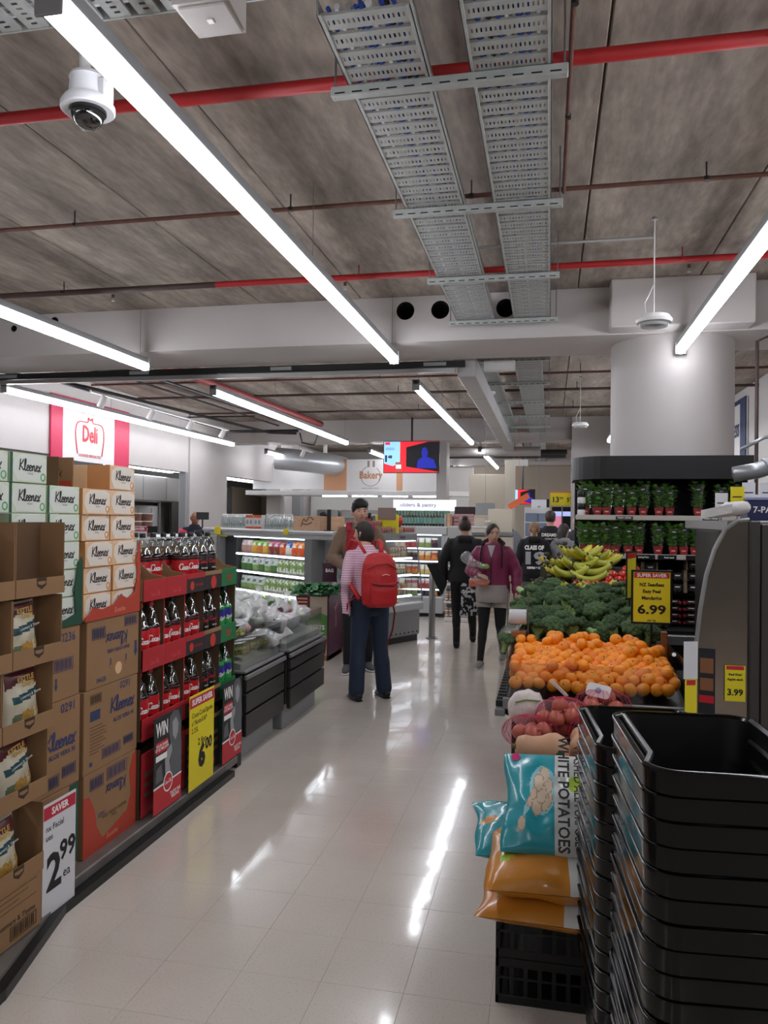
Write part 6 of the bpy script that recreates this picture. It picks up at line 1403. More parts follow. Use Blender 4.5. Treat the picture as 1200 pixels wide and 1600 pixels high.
part('canopy', MB().cbox(-2.0,3.4,-.5,.7,-.12,0,.01), WHITEG, t); part('canopy_corner', MB().prism([(3.4,-.5),(4.6,.7),(3.4,.7)],-.12,0,'z'), WHITEG, t)
for q in range(4): part('canopy_strip', MB().cbox(.05+.8*q,.7+.8*q,-.3,-.2,-.15,-.12,.003), mat('kitchen_diffuser',''), t)
part('side_fascia', MB().cbox(-2.0,0,.02,.06,.05,.75,.004), WHITEG, t); part('hanger', MB().cyl((3.0,.1,0),(3.0,.1,1.44),.05,8), WHITEG, t); part('hanger', MB().cyl((.0,.1,.0),(0,.1,1.44),.05,8), WHITEG, t)
t = thing('bakery_back_wall', 'pale tiled bakery wall with metal racks at the back', 'partition', (-7.2,23.2,0)); part('wall_panel', MB().cbox(0,5.0,0,.1,0,3.2,.01), mat('pale_tile','#cfccc8',.4), t)
for q in range(5):
    part('rack_panel', MB().cbox(.3+.75*q,.95+.75*q,-.3,-.05,.2,1.9,.01), STEEL, t)
    for z in range(6): part('rack_shelf', MB().cbox(.3+.75*q,.95+.75*q,-.5,-.3,.4+.25*z,.42+.25*z,.003), STEEL, t)
t = thing('bakery_counter', 'grey bakery counter below the tan and white sign', 'counter', (-6.3,19.6,0)); part('body', MB().cbox(0,3.5,0,.8,0,1.25,.01), GREYM, t); part('top', MB().cbox(-.02,3.52,-.03,.82,1.25,1.29,.004), GL, t)
# ---- far aisle, seen between the people
CRM = mat('cream_panel', '#cdc2b0', .6)
t = thing('cream_partition', 'plain cream partition in the far aisle left of the small screen', 'partition', (-1.9,19.0,0)); part('panel', MB().cbox(0,.85,0,.1,0,2.75,.006), CRM, t); part('panel', MB().cbox(.85,1.1,0,.12,0,3.1,.006), mat('cream_light','#d3cabb',.6), t)
solo('grey_sign', MB().cbox(-.19,.19,0,.03,-.12,.12,.005).cyl((0,.015,.12),(0,.015,1.93),.006,6), GM, 'blank grey hanging board in the far aisle', 'sign', loc=(-1.27,16.0,1.87))
t = thing('end_display', 'cream end display with a grey top behind the woman in the maroon jacket', 'display', (-1.5,14.2,0)); part('body', MB().cbox(0,.86,0,.5,0,1.35,.006), CRM, t); part('grey_top', MB().cbox(-.02,.88,-.02,.5,1.36,1.43,.006), GM, t); part('back_board', MB().prism([(0,1.43),(.35,1.43),(.35,1.63),(.3,1.68),(.1,1.68),(0,1.6)],.3,.34,'y'), CRM, t); part('back_board', MB().cbox(.4,.84,.3,.34,1.43,1.85,.004), CRM, t); part('green_packet', MB().cbox(.5,.56,.2,.26,1.43,1.6,.006), mat('lime_packet','#9bb84a',.5), t); part('white_packet', MB().cbox(.36,.46,.2,.28,1.6,1.64,.006), WHITEG, t)
solo('orange_wobbler', MB().obox((0,0,0),((1,0,.62),(0,1,0),(-.62,0,1)),(.23,.004,.06)).cyl((0,.01,.05),(0,.01,CZ-2.03),.003,5), mat('orange_board','#e06a3c',.5), 'orange slanting board hanging in front of the small far screen', 'sign', loc=(-.6,16.0,2.03))
_n = a4('white framed notice hanging above the far shoppers', (-.2,15.9,1.87), .3, .2, '', [], '29', '', frame=False, m=WCARD, hm=WCARD)
part('cord', MB().cyl((0,.01,.2),(0,.01,CZ-1.87),.003,5), CABLE, _n)
t = thing('price_banner', 'large yellow price banner reading 13 and a smaller price at the back', 'sign', (.27,17.0,1.97)); part('banner', MB().cbox(-.25,.25,0,.01,0,.3,.002), YEL, t); put(t, text_data('13', .16, .03), INK, (-.14,-.002,.12)); put(t, text_data('99', .08, .02), INK, (-.02,-.002,.15)); put(t, text_data('5', .12, .03), INK, (.12,-.002,.12)); put(t, text_data('50', .07, .02), INK, (.19,-.002,.15)); part('top_strip', MB().box(-.25,.25,-.002,0,.27,.3), mat('orange_board',''), t); part('post', MB().cyl((0,.02,-1.97),(0,.02,0),.012,8), GREYM, t)
t = thing('white_cabinet', 'tall white glass-fronted cabinet at the end of the far aisle', 'cabinet', (-.5,16.4,0)); part('carcass', MB().cbox(0,.52,.05,.6,0,1.92,.006), WHITEG, t); part('door_frame', MB().cbox(.02,.27,0,.05,.1,1.8,.006), mat('blue_glass','#7f8ba0',.2,coat=.5), t); part('door_frame', MB().cbox(.29,.5,0,.05,.1,1.8,.006), mat('blue_glass',''), t)
for z in (.5,.9,1.3,1.6): part('shelf_line', MB().box(.02,.5,-.004,0,z,z+.02), WHITEG, t)
solo('black_box', MB().cbox(0,.3,0,.2,0,.17,.006), BLACK, 'black box on top of the white cabinet', 'box', loc=(-.3,16.6,1.925))
t = thing('drinks_fridge', 'black drinks fridge with glowing shelves at the end of the far aisle', 'fridge', (.06,17.4,0)); part('carcass', MB().cbox(0,.62,.05,.6,0,1.95,.006), BLACK, t); part('glow_strip', MB().cbox(.02,.6,.03,.05,1.75,1.85,.003), mat('cool_glow','#aab6f0',.5,emit=.9), t); part('pink_panel', MB().cbox(.03,.2,.03,.05,1.5,1.75,.003), mat('pink_glow','#e88aa8',.5,emit=.6), t); part('white_panel', MB().cbox(.2,.45,.03,.05,1.42,1.47,.003), mat('white_glow','#e8ecff',.5,emit=.9), t)
# shelving runs left and right of the far aisle with packets
for (x0, y0, L, rzz, nm) in ((-4.2,17.6,2.2,0,'left'),(.9,13.6,1.8,0,'right')):
    t = thing('grocery_shelf', f'{nm} far grocery shelving with rows of goods', 'shelf', (x0,y0,0), rzz); part('back_panel', MB().cbox(0,L,.3,.34,0,1.75,.004), WHITEG, t)
    for z in (.1,.45,.8,1.15,1.5):
        part('shelf', MB().cbox(0,L,0,.3,z-.02,z,.003), WHITEG, t)
        for q in range(int(L/.2)): part('packet', MB().cbox(.01+.2*q,.19+.2*q,.04,.26,z,z+.2+.02*(q%3),.006), mat(f'grocery_{(q*3+int(z*20))%5}', ('#8a4a3c','#c9b49a','#6d7f5a','#4a5a80','#b8a04a')[(q*3+int(z*20))%5], .5), t)
# ================================================================ people
def remesh(name, mb, voxel, mats, parent, smooth_it=4, label=None, colfn=None):
    me = mb.mesh(name, [], fix=True); o = bpy.data.objects.new('tmp', me); COL.objects.link(o)
    r = o.modifiers.new('r', 'REMESH'); r.mode = 'VOXEL'; r.voxel_size = voxel; r.use_smooth_shade = True
    s = o.modifiers.new('s', 'SMOOTH'); s.iterations = smooth_it; s.factor = .5
    res = bpy.data.meshes.new_from_object(o.evaluated_get(bpy.context.evaluated_depsgraph_get())); bpy.data.objects.remove(o)
    mats = mats if isinstance(mats, (list, tuple)) else [mats]
    for m in mats: res.materials.append(m)
    if colfn: res.polygons.foreach_set('material_index', [colfn(p.center) for p in res.polygons])
    res.polygons.foreach_set('use_smooth', [True]*len(res.polygons)); res.name = name
    return link(name, res, parent) if label is None else part(name, res, None, parent, label=label)
def rings(mb, R, n=20):          # R: (x, y, z, rx, ry) horizontal-ish elliptical rings, closed
    V = []; 
    for (x, y, z, rx, ry) in R:
        for j in range(n): a = 2*PI*j/n; V.append((x+rx*math.cos(a), y+ry*math.sin(a), z))
    F = [(i*n+j, i*n+(j+1)%n, (i+1)*n+(j+1)%n, (i+1)*n+j) for i in range(len(R)-1) for j in range(n)]+[tuple(range(n))[::-1], tuple((len(R)-1)*n+j for j in range(n))]
    return mb.add(V, F)
def hand(mb, w_, e, curl=.4, side=1):
    w_ = Vector(w_); d = (w_-Vector(e)).normalized(); s_ = d.cross(Vector((0,0,1))); s_ = s_.normalized() if s_.length > .1 else Vector((0,1,0)); s_ = Vector((0,1,0))-d*d.y if abs(d.z) > .7 else s_
    s_.normalize(); n = d.cross(s_).normalized()*side
    p = w_+d*.045; mb.obox(p, (d,s_,n), (.05,.038,.014))
    for i in range(4):
        b = w_+d*.085+s_*(-.028+.019*i); L = (.062,.072,.068,.052)[i]
        q = b+d*L*.5; r = q+(d*math.cos(curl*1.6)+n*math.sin(curl*1.6))*L*.5
        mb.tube([b-d*.02, b, q, r], [.0095,.0095,.009,.0078], 8, smooth_ends=True)
    b = w_+d*.03-s_*.034; mb.tube([b+s_*.01, b+d*.025-s_*.022+n*.008, b+d*.06-s_*.028+n*.016], [.012,.011,.009], 8, smooth_ends=True)
def person(label, loc, rz, H=1.7, build=1.0, sh=None, el=None, wr=None, hp=None, kn=None, an=None, lean=(0,0), head=(0,0,0), top=None, legs=None, shoe=None, skin=None, hair=None, hairc='#1c1412', voxel=.009, toplen=.86, puff=0, jean=None, sleeve=1.0, group=None, curl=.4, foot_dir=(0,0), toe=.12, hands=True, flare=0):
    k = H/1.7; skin = skin or SKIN
    t = thing('person', label, 'person', loc, rz, group)
    sh = sh or [(-.165,0,1.365),(.165,0,1.365)]; lx, ly = lean
    sh = [Vector((a[0]*build+lx, a[1]+ly, a[2])) for a in sh]
    el = [Vector(a) for a in (el or [(-.23,-.02,1.12),(.23,-.02,1.12)])]; wr = [Vector(a) for a in (wr or [(-.24,.06,.88),(.24,.06,.88)])]
    hp = [Vector(a) for a in (hp or [(-.09,0,.9),(.09,0,.9)])]; kn = [Vector(a) for a in (kn or [(-.1,.02,.49),(.1,.02,.49)])]; an = [Vector(a) for a in (an or [(-.11,-.02,.09),(.11,-.02,.09)])]
    hc = Vector((lx*1.25+head[0], ly*1.3+.015+head[1], 1.585)); yaw = head[2]
    def torso(mb, g, z0=.86):
        R = []
        for z, rx, ry in ((.86,.165,.11),(.95,.165,.115),(1.06,.14,.1),(1.18,.148,.105),(1.3,.165,.11),(1.365,.150,.098),(1.405,.118,.084),(1.44,.078,.068),(1.475,.06,.058)):
            if z < z0-.05: continue
            f = max(0,(z-.95)/.45); q = 1+puff*.5*(1+math.cos(z*2*PI/.075))*.08
            R.append((lx*min(f,1.1), ly*min(f,1.1), z, (rx*build+g)*q, (ry*build+g)*q))
        return rings(mb, R)
    def arm(mb, i, g, f=1.0):
        a, b, c = sh[i], el[i], wr[i]; c2 = b+(c-b)*f; P = [a+(Vector((lx,ly,1.37))-a)*.5, a]; Rr = [.058+g*.8, .054+g*.9]
        m = 5
        for q in range(1, m+1): P.append(a+(b-a)*q/m); Rr.append((.050-.008*q/m+g)*(1+puff*(.09 if q%2 else -.03)))
        for q in range(1, m+1): P.append(b+(c2-b)*q/m); Rr.append((.042-.014*f*q/m+g)*(1+puff*(.09 if q%2 else -.03)))
        mb.tube(P, Rr, 14, smooth_ends=True)
    def leg(mb, i, g, f=1.0):
        a, b, c = hp[i], kn[i], an[i]; c2 = b+(c-b)*f; P = [a+Vector((0,0,.04))]; Rr = [.085*build+g]
        for q in range(1, 6): P.append(a+(b-a)*q/5); Rr.append((.086-.03*q/5)*build+g)
        for q in range(1, 6): P.append(b+(c2-b)*q/5); Rr.append((.054+(.006 if q == 2 else 0)-.018*q/5)+g+flare*q/5)
        mb.tube(P, Rr, 14, smooth_ends=True)
    c, s_ = math.cos(yaw), math.sin(yaw)
    def hd(x, y, z): return (hc.x+x*c-y*s_, hc.y+x*s_+y*c, hc.z+z)
    # body: one continuous skin surface
    b = MB(); torso(b, -.012)
    for i in (0,1):
        arm(b, i, -.002); leg(b, i, -.004)
        if hands: hand(b, wr[i], el[i], curl, 1 if i else -1)
        f = Vector((foot_dir[i],1,0)).normalized(); b.tube([an[i]-f*.03+Vector((0,0,-.03)), an[i]+f*.05+Vector((0,0,-.045)), an[i]+f*toe+Vector((0,0,-.06))], [.033,.032,.024], 10, smooth_ends=True)
    b.tube([(lx*1.05,ly*1.05-.01,1.40),(lx*1.15,ly*1.15,1.47),(hc.x,hc.y-.012,1.54)],[.062,.055,.054],14)
    V = []; n, m = 28, 20
    def skull(d):
        q = 1.0
        return q
    base = len(b.v)
    hb = MB()
    hb.ball((0,0,0),(.074,.092,.112),28,20)
    vs = []
    for (x, y, z) in hb.v:
        if z < -.02: w2 = 1-.30*min(1,(-.02-z)/.09); x *= w2; y = y*(1-.1*min(1,(-.02-z)/.09))+.012*min(1,(-.02-z)/.09)
        if y > .05:                                            # face plane: brow, sockets, mouth, chin
            y -= .010*math.exp(-((abs(x)-.032)/.016)**2-((z-.004)/.014)**2)
            y += .004*math.exp(-((z-.028)/.01)**2)
            y += .007*math.exp(-(x/.02)**2-((z+.062)/.012)**2)+.008*math.exp(-(x/.022)**2-((z+.098)/.014)**2)
        vs.append(hd(x,y,z))
    b.add(vs, hb.f)
    b.tube([hd(0,.086,.012),hd(0,.100,-.012),hd(0,.112,-.030),hd(0,.092,-.036)],[.008,.010,.0135,.010],8,smooth_ends=True)
    for s in (-1,1): b.tube([hd(s*.073,-.01,.014),hd(s*.082,-.018,.012),hd(s*.078,-.008,-.03)],[.012,.014,.009],8,smooth_ends=True)
    sc = lambda o: o
    parts = [remesh('body', b, voxel*.8, skin, t, 2)]
    # eyes, brows, lips
    e = MB().ball((0,0,0),.0098,10,8).mesh('eye', mat('eye_white','#a89c94',.3), True); iris = MB().ball((0,0,0),.0058,8,6).mesh('iris', mat('iris_dark','#1a120e',.2), True)
    for s in (-1,1):
        parts.append(link('eye', e, t, hd(s*.031,.078,.004))); parts.append(link('iris', iris, t, hd(s*.031,.0845,.003)))
        parts.append(part('eyebrow', MB().tube([hd(s*.016,.092,.021),hd(s*.032,.089,.027),hd(s*.048,.076,.022)],[.003,.004,.002],6,smooth_ends=True), mat('brow_'+hairc, hairc, .8), t))
    parts.append(part('lips', MB().tube([hd(-.022,.088,-.062),hd(-.008,.0975,-.060),hd(.008,.0975,-.060),hd(.022,.088,-.062)],[.003,.0058,.0058,.003],8,smooth_ends=True), mat('lips','#a0605a',.5), t))
    # hair
    hm = mat('hair_'+hairc, hairc, .55, bump=.5, bscale=90, stretch=(1,1,.15))
    h = MB(); q = .0
    h.ball(hd(0,-.013,.027),(.0835,.096,.100),24,16)
    if hair == 'short': h.ball(hd(0,.008,.070),(.083,.096,.066),20,12,fn=lambda d: 1+.07*noise.noise(d*5)); h.ball(hd(.02,.055,.085),(.05,.04,.034),14,8)
    if hair == 'bob': h.ball(hd(0,-.028,-.01),(.088,.085,.105),20,12); h.ball(hd(0,.02,.065),(.075,.075,.05),16,10)
    if hair == 'bun': h.ball(hd(0,-.05,.125),(.042,.042,.036),16,10,fn=lambda d: 1+.12*noise.noise(d*4))
    if hair == 'tied': h.ball(hd(0,-.10,-.02),(.035,.035,.05),14,8); h.tube([hd(0,-.11,-.04),hd(0,-.11,-.12),hd(0,-.09,-.17)],[.03,.03,.012],10)
    if hair == 'long': h.tube([hd(0,-.03,.05),hd(0,-.075,-.04),hd(0,-.10,-.15),hd(0,-.10,-.28)],[.08,.078,.07,.045],16,smooth_ends=True)
    if hair == 'pulled': h.ball(hd(0,-.09,-.01),(.04,.04,.05),12,8)
    if hair == 'balding': h = MB(); h.ball(hd(0,-.028,-.005),(.082,.078,.075),20,12)
    if hair != 'cap': parts.append(remesh('hair', h, .010, hm, t, 3))
    else:
        parts.append(part('cap', MB().ball(hd(0,-.01,.035),(.086,.1,.09),20,12).box(*[hd(-.07,.06,.03)[0],hd(.07,.15,.03)[0]],*sorted((hd(0,.06,0)[1],hd(0,.15,0)[1])),hd(0,0,.03)[2],hd(0,0,.04)[2]), hm, t, 40))
    # clothes
    if top:
        g = top[1]; mb = MB(); torso(mb, g, toplen)
        for i in (0,1): arm(mb, i, g*.8, sleeve)
        if len(top) > 2 and top[2] == 'hood': mb.tube([(lx-.1,ly-.03,1.44),(lx-.07,ly-.11,1.43),(lx+.07,ly-.11,1.43),(lx+.1,ly-.03,1.44)],[.03,.055,.055,.03],12,smooth_ends=True)
        if len(top) > 2 and top[2] == 'collar': mb.tube([(lx-.07,ly+.02,1.45),(lx-.085,ly-.03,1.48),(lx,ly-.085,1.48),(lx+.085,ly-.03,1.48),(lx+.07,ly+.02,1.45)],.032,10,smooth_ends=True)
        parts.append(remesh('jacket' if puff or (len(top) > 2) else 'shirt', mb, voxel, top[0], t, 2 if puff else 4))
    if legs:
        mb = MB(); rings(mb, [(0,0,.80,.13*build,.09*build),(0,0,.86,.165*build+legs[1],.108*build+legs[1]),(0,0,.95,.165*build+legs[1],.112*build+legs[1]),(0,0,1.0,.15*build+legs[1],.1*build+legs[1])])
        for i in (0,1): leg(mb, i, legs[1], 1.0)
        parts.append(remesh('trousers', mb, voxel, legs[0], t, 3))
    if shoe:
        for i in (0,1):
            f = Vector((foot_dir[i],1,0)).normalized(); a = an[i]; z0 = a.z-.09
            mb = MB().tube([a-f*.05+Vector((0,0,-.045)), a+f*.03+Vector((0,0,-.04)), a+f*(toe-.02)+Vector((0,0,-.055)), a+f*(toe+.03)+Vector((0,0,-.062))], [.043,.045,.040,.026], 14, flat=.9, smooth_ends=True)
            if len(shoe) > 2: mb.tube([a+Vector((0,0,-.04)), a+Vector((0,0,shoe[2]))],[.045,.05],14)
            up = remesh('shoe', mb, .008, shoe[0], t, 2); parts.append(up)
            so = part('sole', MB().tube([a-f*.08+Vector((0,0,-.078)), a+f*.0+Vector((0,0,-.078)), a+f*(toe-.02)+Vector((0,0,-.078)), a+f*(toe+.055)+Vector((0,0,-.078))],[.034,.04,.043,.028],12,flat=.28,up=(0,0,1)), shoe[1], up, 40)
    t.scale = (k,k,k); t['hc'] = 0; del t['hc']
    return t
def cloth(name, col, rough=.85, bump=.3): return mat(name, col, rough, bump=bump, bscale=25)
# pink and white stripes, woven across the height of the shirt
def striped():
    m = bpy.data.materials.new('striped_jersey'); m.use_nodes = True; nt = m.node_tree; p = nt.nodes['Principled BSDF']; p.inputs['Roughness'].default_value = .85
    tc = nt.nodes.new('ShaderNodeTexCoord'); wv = nt.nodes.new('ShaderNodeTexWave'); wv.bands_direction = 'Z'; wv.inputs['Scale'].default_value = 14; wv.inputs['Distortion'].default_value = 1.2; wv.inputs['Detail Scale'].default_value = 1.2
    r = nt.nodes.new('ShaderNodeValToRGB'); e = r.color_ramp.elements; e[0].position = .35; e[0].color = lin('#c78fa8'); e[1].position = .6; e[1].color = lin('#dcc6d2')
    nt.links.new(tc.outputs['Object'], wv.inputs['Vector']); nt.links.new(wv.outputs[0], r.inputs[0]); nt.links.new(r.outputs[0], p.inputs['Base Color']); return m
# --- woman in the striped top with the red backpack
t = person('person in a pink striped top and dark jeans with a red backpack, back turned', (-1.60,7.03,0), math.radians(38), 1.62, 1.02,
    el=[(-.25,.02,1.12),(.25,-.02,1.12)], wr=[(-.17,.13,.93),(.2,.16,1.02)], kn=[(-.11,.03,.49),(.12,.02,.49)], an=[(-.15,-.03,.09),(.15,-.02,.09)], lean=(-.02,.06), head=(.0,.02,.55),
    top=(striped(),.016), legs=(cloth('dark_jeans','#1d2b40',.8,.4),.02), shoe=(mat('black_leather','#141212',.4), mat('black_sole','#0c0c0c',.6)), hair='bob', hairc='#241a15', voxel=.009, toplen=.9, flare=.022)
RB_ = cloth('red_nylon','#b3161b',.55,.5); RBD = cloth('red_nylon_dark','#7d0f13',.6,.3)
b = thing('backpack', 'bright red backpack worn by the person in the pink striped top', 'backpack', (0,0,0)); b.location = t.location+Vector((-.03,-.02,0)); b.rotation_euler = t.rotation_euler
mb = MB(); R = []
for z, rx, ry in ((.86,.12,.07),(.89,.165,.10),(1.0,.175,.115),(1.15,.17,.11),(1.25,.155,.095),(1.32,.12,.07),(1.345,.06,.035)): R.append((.03,-.215+.05*(z-.86),z,rx,ry))
rings(mb, R, 24); remesh('main_bag', mb, .010, RB_, b, 3)
mb = MB(); R = [(.03,-.30,z,rx,ry) for z, rx, ry in ((.87,.10,.03),(.90,.13,.045),(1.02,.135,.05),(1.08,.125,.035))]; rings(mb, R, 20); remesh('front_pocket', mb, .009, RB_, b, 2)
part('pocket_flap', MB().tube([(-.11,-.335,1.085),(-.04,-.345,1.07),(.1,-.34,1.06),(.16,-.32,1.085)],[.008,.012,.012,.008],8), RBD, b, True)
part('zip', MB().tube([(-.12,-.26,1.2),(-.04,-.31,1.245),(.06,-.315,1.25),(.17,-.27,1.2)],.005,6), RBD, b)
part('logo', MB().tube([(.0,-.325,1.15),(.03,-.33,1.16),(.07,-.328,1.15)],.004,5), mat('pale_logo','#e3a8a0',.5), b)
for s in (-1,1):
    part('strap', MB().tube([(s*.08,-.13,1.34),(s*.11,-.06,1.43),(s*.125,.05,1.45),(s*.13,.14,1.36),(s*.15,.12,1.2),(s*.17,-.02,1.05),(s*.14,-.15,.93)],[.022]*7,10,flat=.4), RB_, b, True)
part('hanging_strap', MB().tube([(.16,-.2,.92),(.18,-.22,.8),(.17,-.2,.65),(.12,-.18,.5)],[.014,.013,.013,.01],8,flat=.35), RBD, b, True)
part('hanging_strap', MB().tube([(-.15,-.1,.95),(-.2,-.02,.88),(-.19,.0,.78),(-.17,-.03,.85)],[.012]*4,8,flat=.4), RB_, b, True)
c = thing('cardigan', 'pink striped cardigan hanging from the arm of the person with the red backpack', 'clothing'); c.location = t.location; c.rotation_euler = t.rotation_euler
part('fabric', MB().grid(8,12,lambda u,v: (-.24+.03*math.sin(u*9)+.0*v, -.04+.16*u+.02*math.sin(v*5), 1.05-.28*v*(1-.15*u))), striped(), c, True)
# --- staff member behind
AP = cloth('red_apron','#a5182a',.7); BLKC = cloth('black_cloth','#0e0e10',.85)
t = person('person in a brown jumper and red apron behind the one with the red backpack', (-2.02,8.30,0), math.radians(200), 1.85, 1.04,
    el=[(-.27,.0,1.12),(.27,.0,1.12)], wr=[(-.15,.2,1.08),(.15,.2,1.04)], head=(.0,.01,.15), top=(cloth('brown_jumper','#7f6856',.9),.022), legs=(BLKC,.012), shoe=(mat('canvas_grey','#4d4d50',.8), mat('white_sole','#d5d5d5',.5)),
    hair='short', hairc='#15100d', toplen=1.04, foot_dir=(-.2,.3), kn=[(-.1,.03,.49),(.1,.05,.49)], an=[(-.1,-.03,.09),(.11,.1,.09)])
mb = MB(); mb.grid(8,14,lambda u,v: ((u-.5)*(.26+.1*v), .138*math.cos((u-.5)*1.6)+.012, 1.40-.62*v)); o = part('apron', mb, AP, t, True); o.modifiers.new('s','SOLIDIFY').thickness = .004
for s in (-1,1): part('apron_strap', MB().tube([(s*.12,.135,1.39),(s*.12,.09,1.46),(s*.08,-.02,1.48),(s*.1,-.12,1.38)],[.026]*4,8,flat=.3), AP, t, True)
part('headset', MB().tube([(-.1,-.02,1.53),(-.1,.02,1.56)],.018,8), BLACK, t)
bag = thing('shopping_bag', 'dark purple shopping bag with white letters behind the brown jumper', 'bag', (-2.45,8.65,.92)); bag.scale = (.55,.6,.6); part('bag_body', pillow(.32,.36,.12,lambda u,v: 0,12,12,2,.4), cloth('purple_bag','#3f1a30',.6), bag, True).rotation_euler = (0,0,-PI/2); put(bag, text_data('BAG', .09, .03), WINK, (.02,-.064,.22))
part('handle', MB().tube([(-.08,0,.33),(-.05,0,.46),(.05,0,.46),(.08,0,.33)],.01,8), AP, bag)
# --- woman in the maroon puffer walking towards the camera
MAR = cloth('maroon_puffer','#7a1f47',.5,.3); FLC = cloth('grey_fleece','#a39c98',.95,.6)
t = person('person in a maroon quilted jacket walking towards the viewer', (-.62,9.0,0), math.radians(176), 1.60, 1.06,
    el=[(-.28,-.03,1.14),(.27,.02,1.13)], wr=[(-.29,.05,.90),(.13,.20,1.10)], kn=[(-.10,.03,.49),(.10,.06,.50)], an=[(-.10,-.26,.11),(.11,.22,.09)],
    top=(MAR,.034,'collar'), legs=(BLKC,.004), shoe=(mat('grey_trainer','#7b7672',.7), mat('pale_sole','#b5b0ab',.5)), hair='pulled', hairc='#241812', toplen=.87, puff=1, head=(0,.01,.4), sleeve=.93)
part('fleece_shorts', None or MB().lathe([(.195,.98),(.21,.86),(.20,.78),(.19,.77)],24,cap=False), FLC, t, True)
for s in (-1,1): part('fleece_leg', MB().tube([(s*.09,.0,.86),(s*.1,.01,.74),(s*.1,.02,.69)],[.105,.1,.095],16), FLC, t, True)
part('jacket_zip', MB().tube([(0,.125,1.40),(0,.165,1.25),(0,.155,1.05),(0,.158,.88)],.006,6), mat('zip_dark','#2a0f1c',.4), t)
part('shirt_front', MB().prism([(-.045,1.45),(.045,1.45),(0,1.30)],.148,.156,'y'), cloth('white_tee','#b9b3b5',.9), t)
for s in (-1,1): part('bag_strap', MB().tube([(s*.125,.148,1.18),(s*.13,.152,1.34),(s*.12,.08,1.455),(s*.12,-.08,1.44),(s*.12,-.16,1.2)],[.02]*5,8,flat=.4), BLKC, t, True)
part('hood_lining', MB().tube([(-.08,.06,1.40),(-.11,.0,1.47),(-.06,-.07,1.50),(.06,-.07,1.50),(.11,.0,1.47),(.08,.06,1.40)],[.022,.038,.04,.04,.038,.022],10), cloth('dark_fur','#2a1a1c',.95,.8), t, True)
part('rucksack', MB().cbox(-.14,.14,-.32,-.17,.98,1.38,.04), BLKC, t)
w = thing('produce_bag', 'clear bag of carrots held by the person in the maroon jacket', 'bag', (-.75,8.745,.95))
part('carrots', MB().tube([(-.09,0,-.02),(.09,0,.0)],[.03,.018],10,smooth_ends=True).tube([(-.08,.02,.02),(.1,.01,.02)],[.028,.014],10,smooth_ends=True).tube([(-.07,-.03,.01),(.08,-.02,-.02)],[.024,.016],10,smooth_ends=True), mat('carrot','#c8603a',.5), w, True)
part('film', MB().ball((0,0,.02),(.12,.06,.06),18,10,fn=lambda d: 1+.15*noise.noise(d*4)).tube([(0,0,.06),(.0,.0,.12)],[.05,.015],10), FILM, w, True)
w = thing('produce_bag', 'clear bag with a green fruit resting on the arm of the maroon jacket', 'bag', (-.80,8.79,1.13))
part('fruit', MB().ball((.10,0,-.0),(.06,.03,.03),12,8), GRN2, w, True); part('film', MB().tube([(-.10,0,.10),(-.04,0,.04),(.1,0,0)],[.07,.05,.03],14,smooth_ends=True), FILM, w, True)
# --- hooded person in black walking away
t = person('person in a black hooded coat with a hair bun walking away with shopping bags', (-1.07,10.2,0), math.radians(8), 1.66, 1.12, el=[(-.29,-.03,1.13),(.29,-.02,1.12)], wr=[(-.27,.08,.90),(.28,.03,.84)],
    kn=[(-.1,.08,.5),(.1,-.02,.5)], an=[(-.1,-.10,.09),(.13,.24,.12)], top=(cloth('black_coat','#0d0d0f',.8),.035,'hood'), legs=(BLKC,.006), shoe=(BLKC, BLACK, .18), hair='bun', hairc='#2c1e17', toplen=.78, voxel=.01)
w = thing('shopping_bag', 'black and white patterned shopping bag carried by the person in black', 'bag', (-.96,10.08,.42)); part('bag_body', pillow(.30,.42,.14,lambda u,v: int(noise.noise(Vector((u*9,v*9,4))) > .12),26,30,4,.4), [BLKC, mat('bag_print','#a9a9ab',.6)], w, True).rotation_euler = (0,0,-PI/2+.1)
put(w, text_data('Countdown', .055, .02, .2), WINK, (0,-.085,.32), FY, tilt=.1); part('handle', MB().tube([(-.08,0,.38),(-.04,0,.46),(.06,0,.46),(.1,0,.38)],.008,8), BLKC, w)
w = thing('handbag', 'black handbag sticking out at the left side of the person in black', 'bag', (-1.42,10.2,.86)); part('bag_body', MB().prism([(-.14,.2),(.06,.22),(.12,-.05),(.06,-.2),(-.02,-.05)],-.05,.05,'y'), BLKC, w); part('strap', MB().tube([(0,0,.2),(.08,0,.4),(.14,0,.55)],.01,8), BLKC, w)
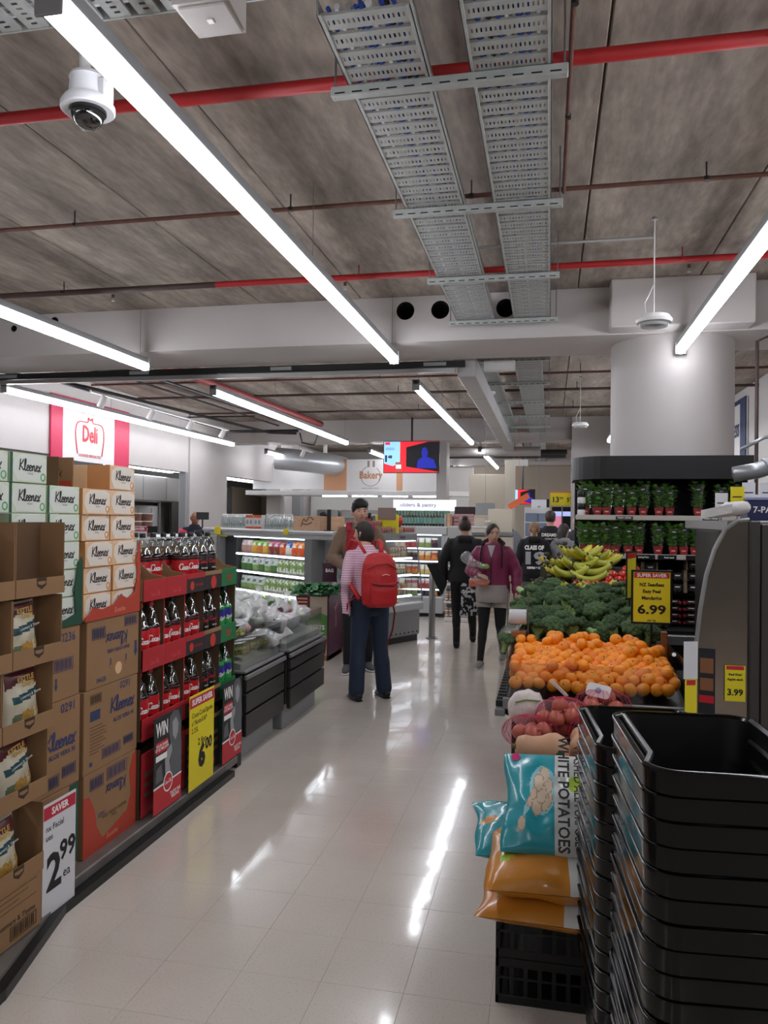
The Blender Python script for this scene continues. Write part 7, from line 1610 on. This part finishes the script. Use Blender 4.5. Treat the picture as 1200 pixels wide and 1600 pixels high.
# --- far shoppers
def back_print(t, lines):
    for s, z, size, wd, m in lines: put(t, text_data(s, size, .06, width=wd), m, (0,-.158,z), FY)
t = person('person with fair tied hair in a black hoodie printed CLASS OF 19', (-.22,12.1,0), math.radians(3), 1.62, 1.08, top=(cloth('black_hoodie','#0c0d11',.85),.03,'hood'), legs=(BLKC,.012), shoe=(BLKC,BLACK), hair='tied', hairc='#7d5c40', toplen=.86, voxel=.012, wr=[(-.2,.12,.9),(.2,.12,.9)])
GP = mat('grey_print','#a4a6a9',.7); back_print(t, [('CLASS OF',1.30,.09,.30,WINK),('19',1.13,.25,.33,GP),('KEEPERS & CO',.985,.045,.22,WINK)])
t = person('person with short brown hair in a black jumper with white back lettering', (.02,13.5,0), math.radians(-8), 1.80, 1.05, top=(cloth('black_jumper','#101013',.85),.03), legs=(BLKC,.012), shoe=(BLKC,BLACK), hair='short', hairc='#33241c', toplen=.86, voxel=.012, wr=[(-.2,.12,.9),(.2,.12,.9)])
put(t, text_data('DREAMS+', .07, .03, width=.26), WINK, (.02,-.15,1.33), FY); put(t, text_data('WORLD TOUR', .03, .02), WINK, (.04,-.15,1.27), FY)
person('person in a pale cap and dark jumper facing the viewer at the back', (.50,14.4,0), math.radians(170), 1.72, 1.1, top=(cloth('dark_grey_jumper','#3a3a3f',.85),.025), legs=(BLKC,.012), shoe=(BLKC,BLACK), hair='cap', hairc='#b8aa9a', voxel=.013, head=(0,0,.1))
person('person with long dark hair in a pale grey hoodie beside the bananas', (.22,12.2,0), math.radians(-30), 1.60, 1.0, top=(cloth('grey_hoodie','#8b8b90',.9),.03,'hood'), legs=(BLKC,.012), shoe=(BLKC,BLACK), hair='long', hairc='#2b1f1d', voxel=.012)
person('person with dark hair in a grey hoodie behind the CLASS OF 19 hoodie', (-.70,14.9,0), math.radians(25), 1.72, 1.05, top=(cloth('grey_hoodie2','#80828a',.9),.035,'hood'), legs=(cloth('tan_trousers','#a38f7c',.9),.012), shoe=(BLKC,BLACK), hair='bob', hairc='#191211', voxel=.013, lean=(-.05,.1))
t = person('person behind the deli counter in a dark and pink top leaning forward', (-6.31,13.25,0), math.radians(215), 1.74, 1.0, lean=(.02,.12), head=(0,.05,0), top=(cloth('navy_top','#191c2a',.85),.02), legs=(BLKC,.012), shoe=(BLKC,BLACK), skin=SKIN2, hair='balding', hairc='#1c1614', voxel=.011, el=[(-.28,.12,1.14),(.28,.12,1.14)], wr=[(-.15,.34,1.12),(.15,.34,1.12)])
part('pink_sleeve', MB().tube([(.2,.13,1.38),(.25,.12,1.25),(.28,.12,1.16)],[.078,.072,.068],12), PINK, t, True)
person('bakery worker with a dark beard seen low behind the case top', (-5.05,17.3,0), math.radians(170), 1.78, 1.0, top=(cloth('black_tunic','#121215',.85),.02), legs=(BLKC,.012), shoe=(BLKC,BLACK), skin=SKIN2, hair='short', hairc='#120d0b', voxel=.013)
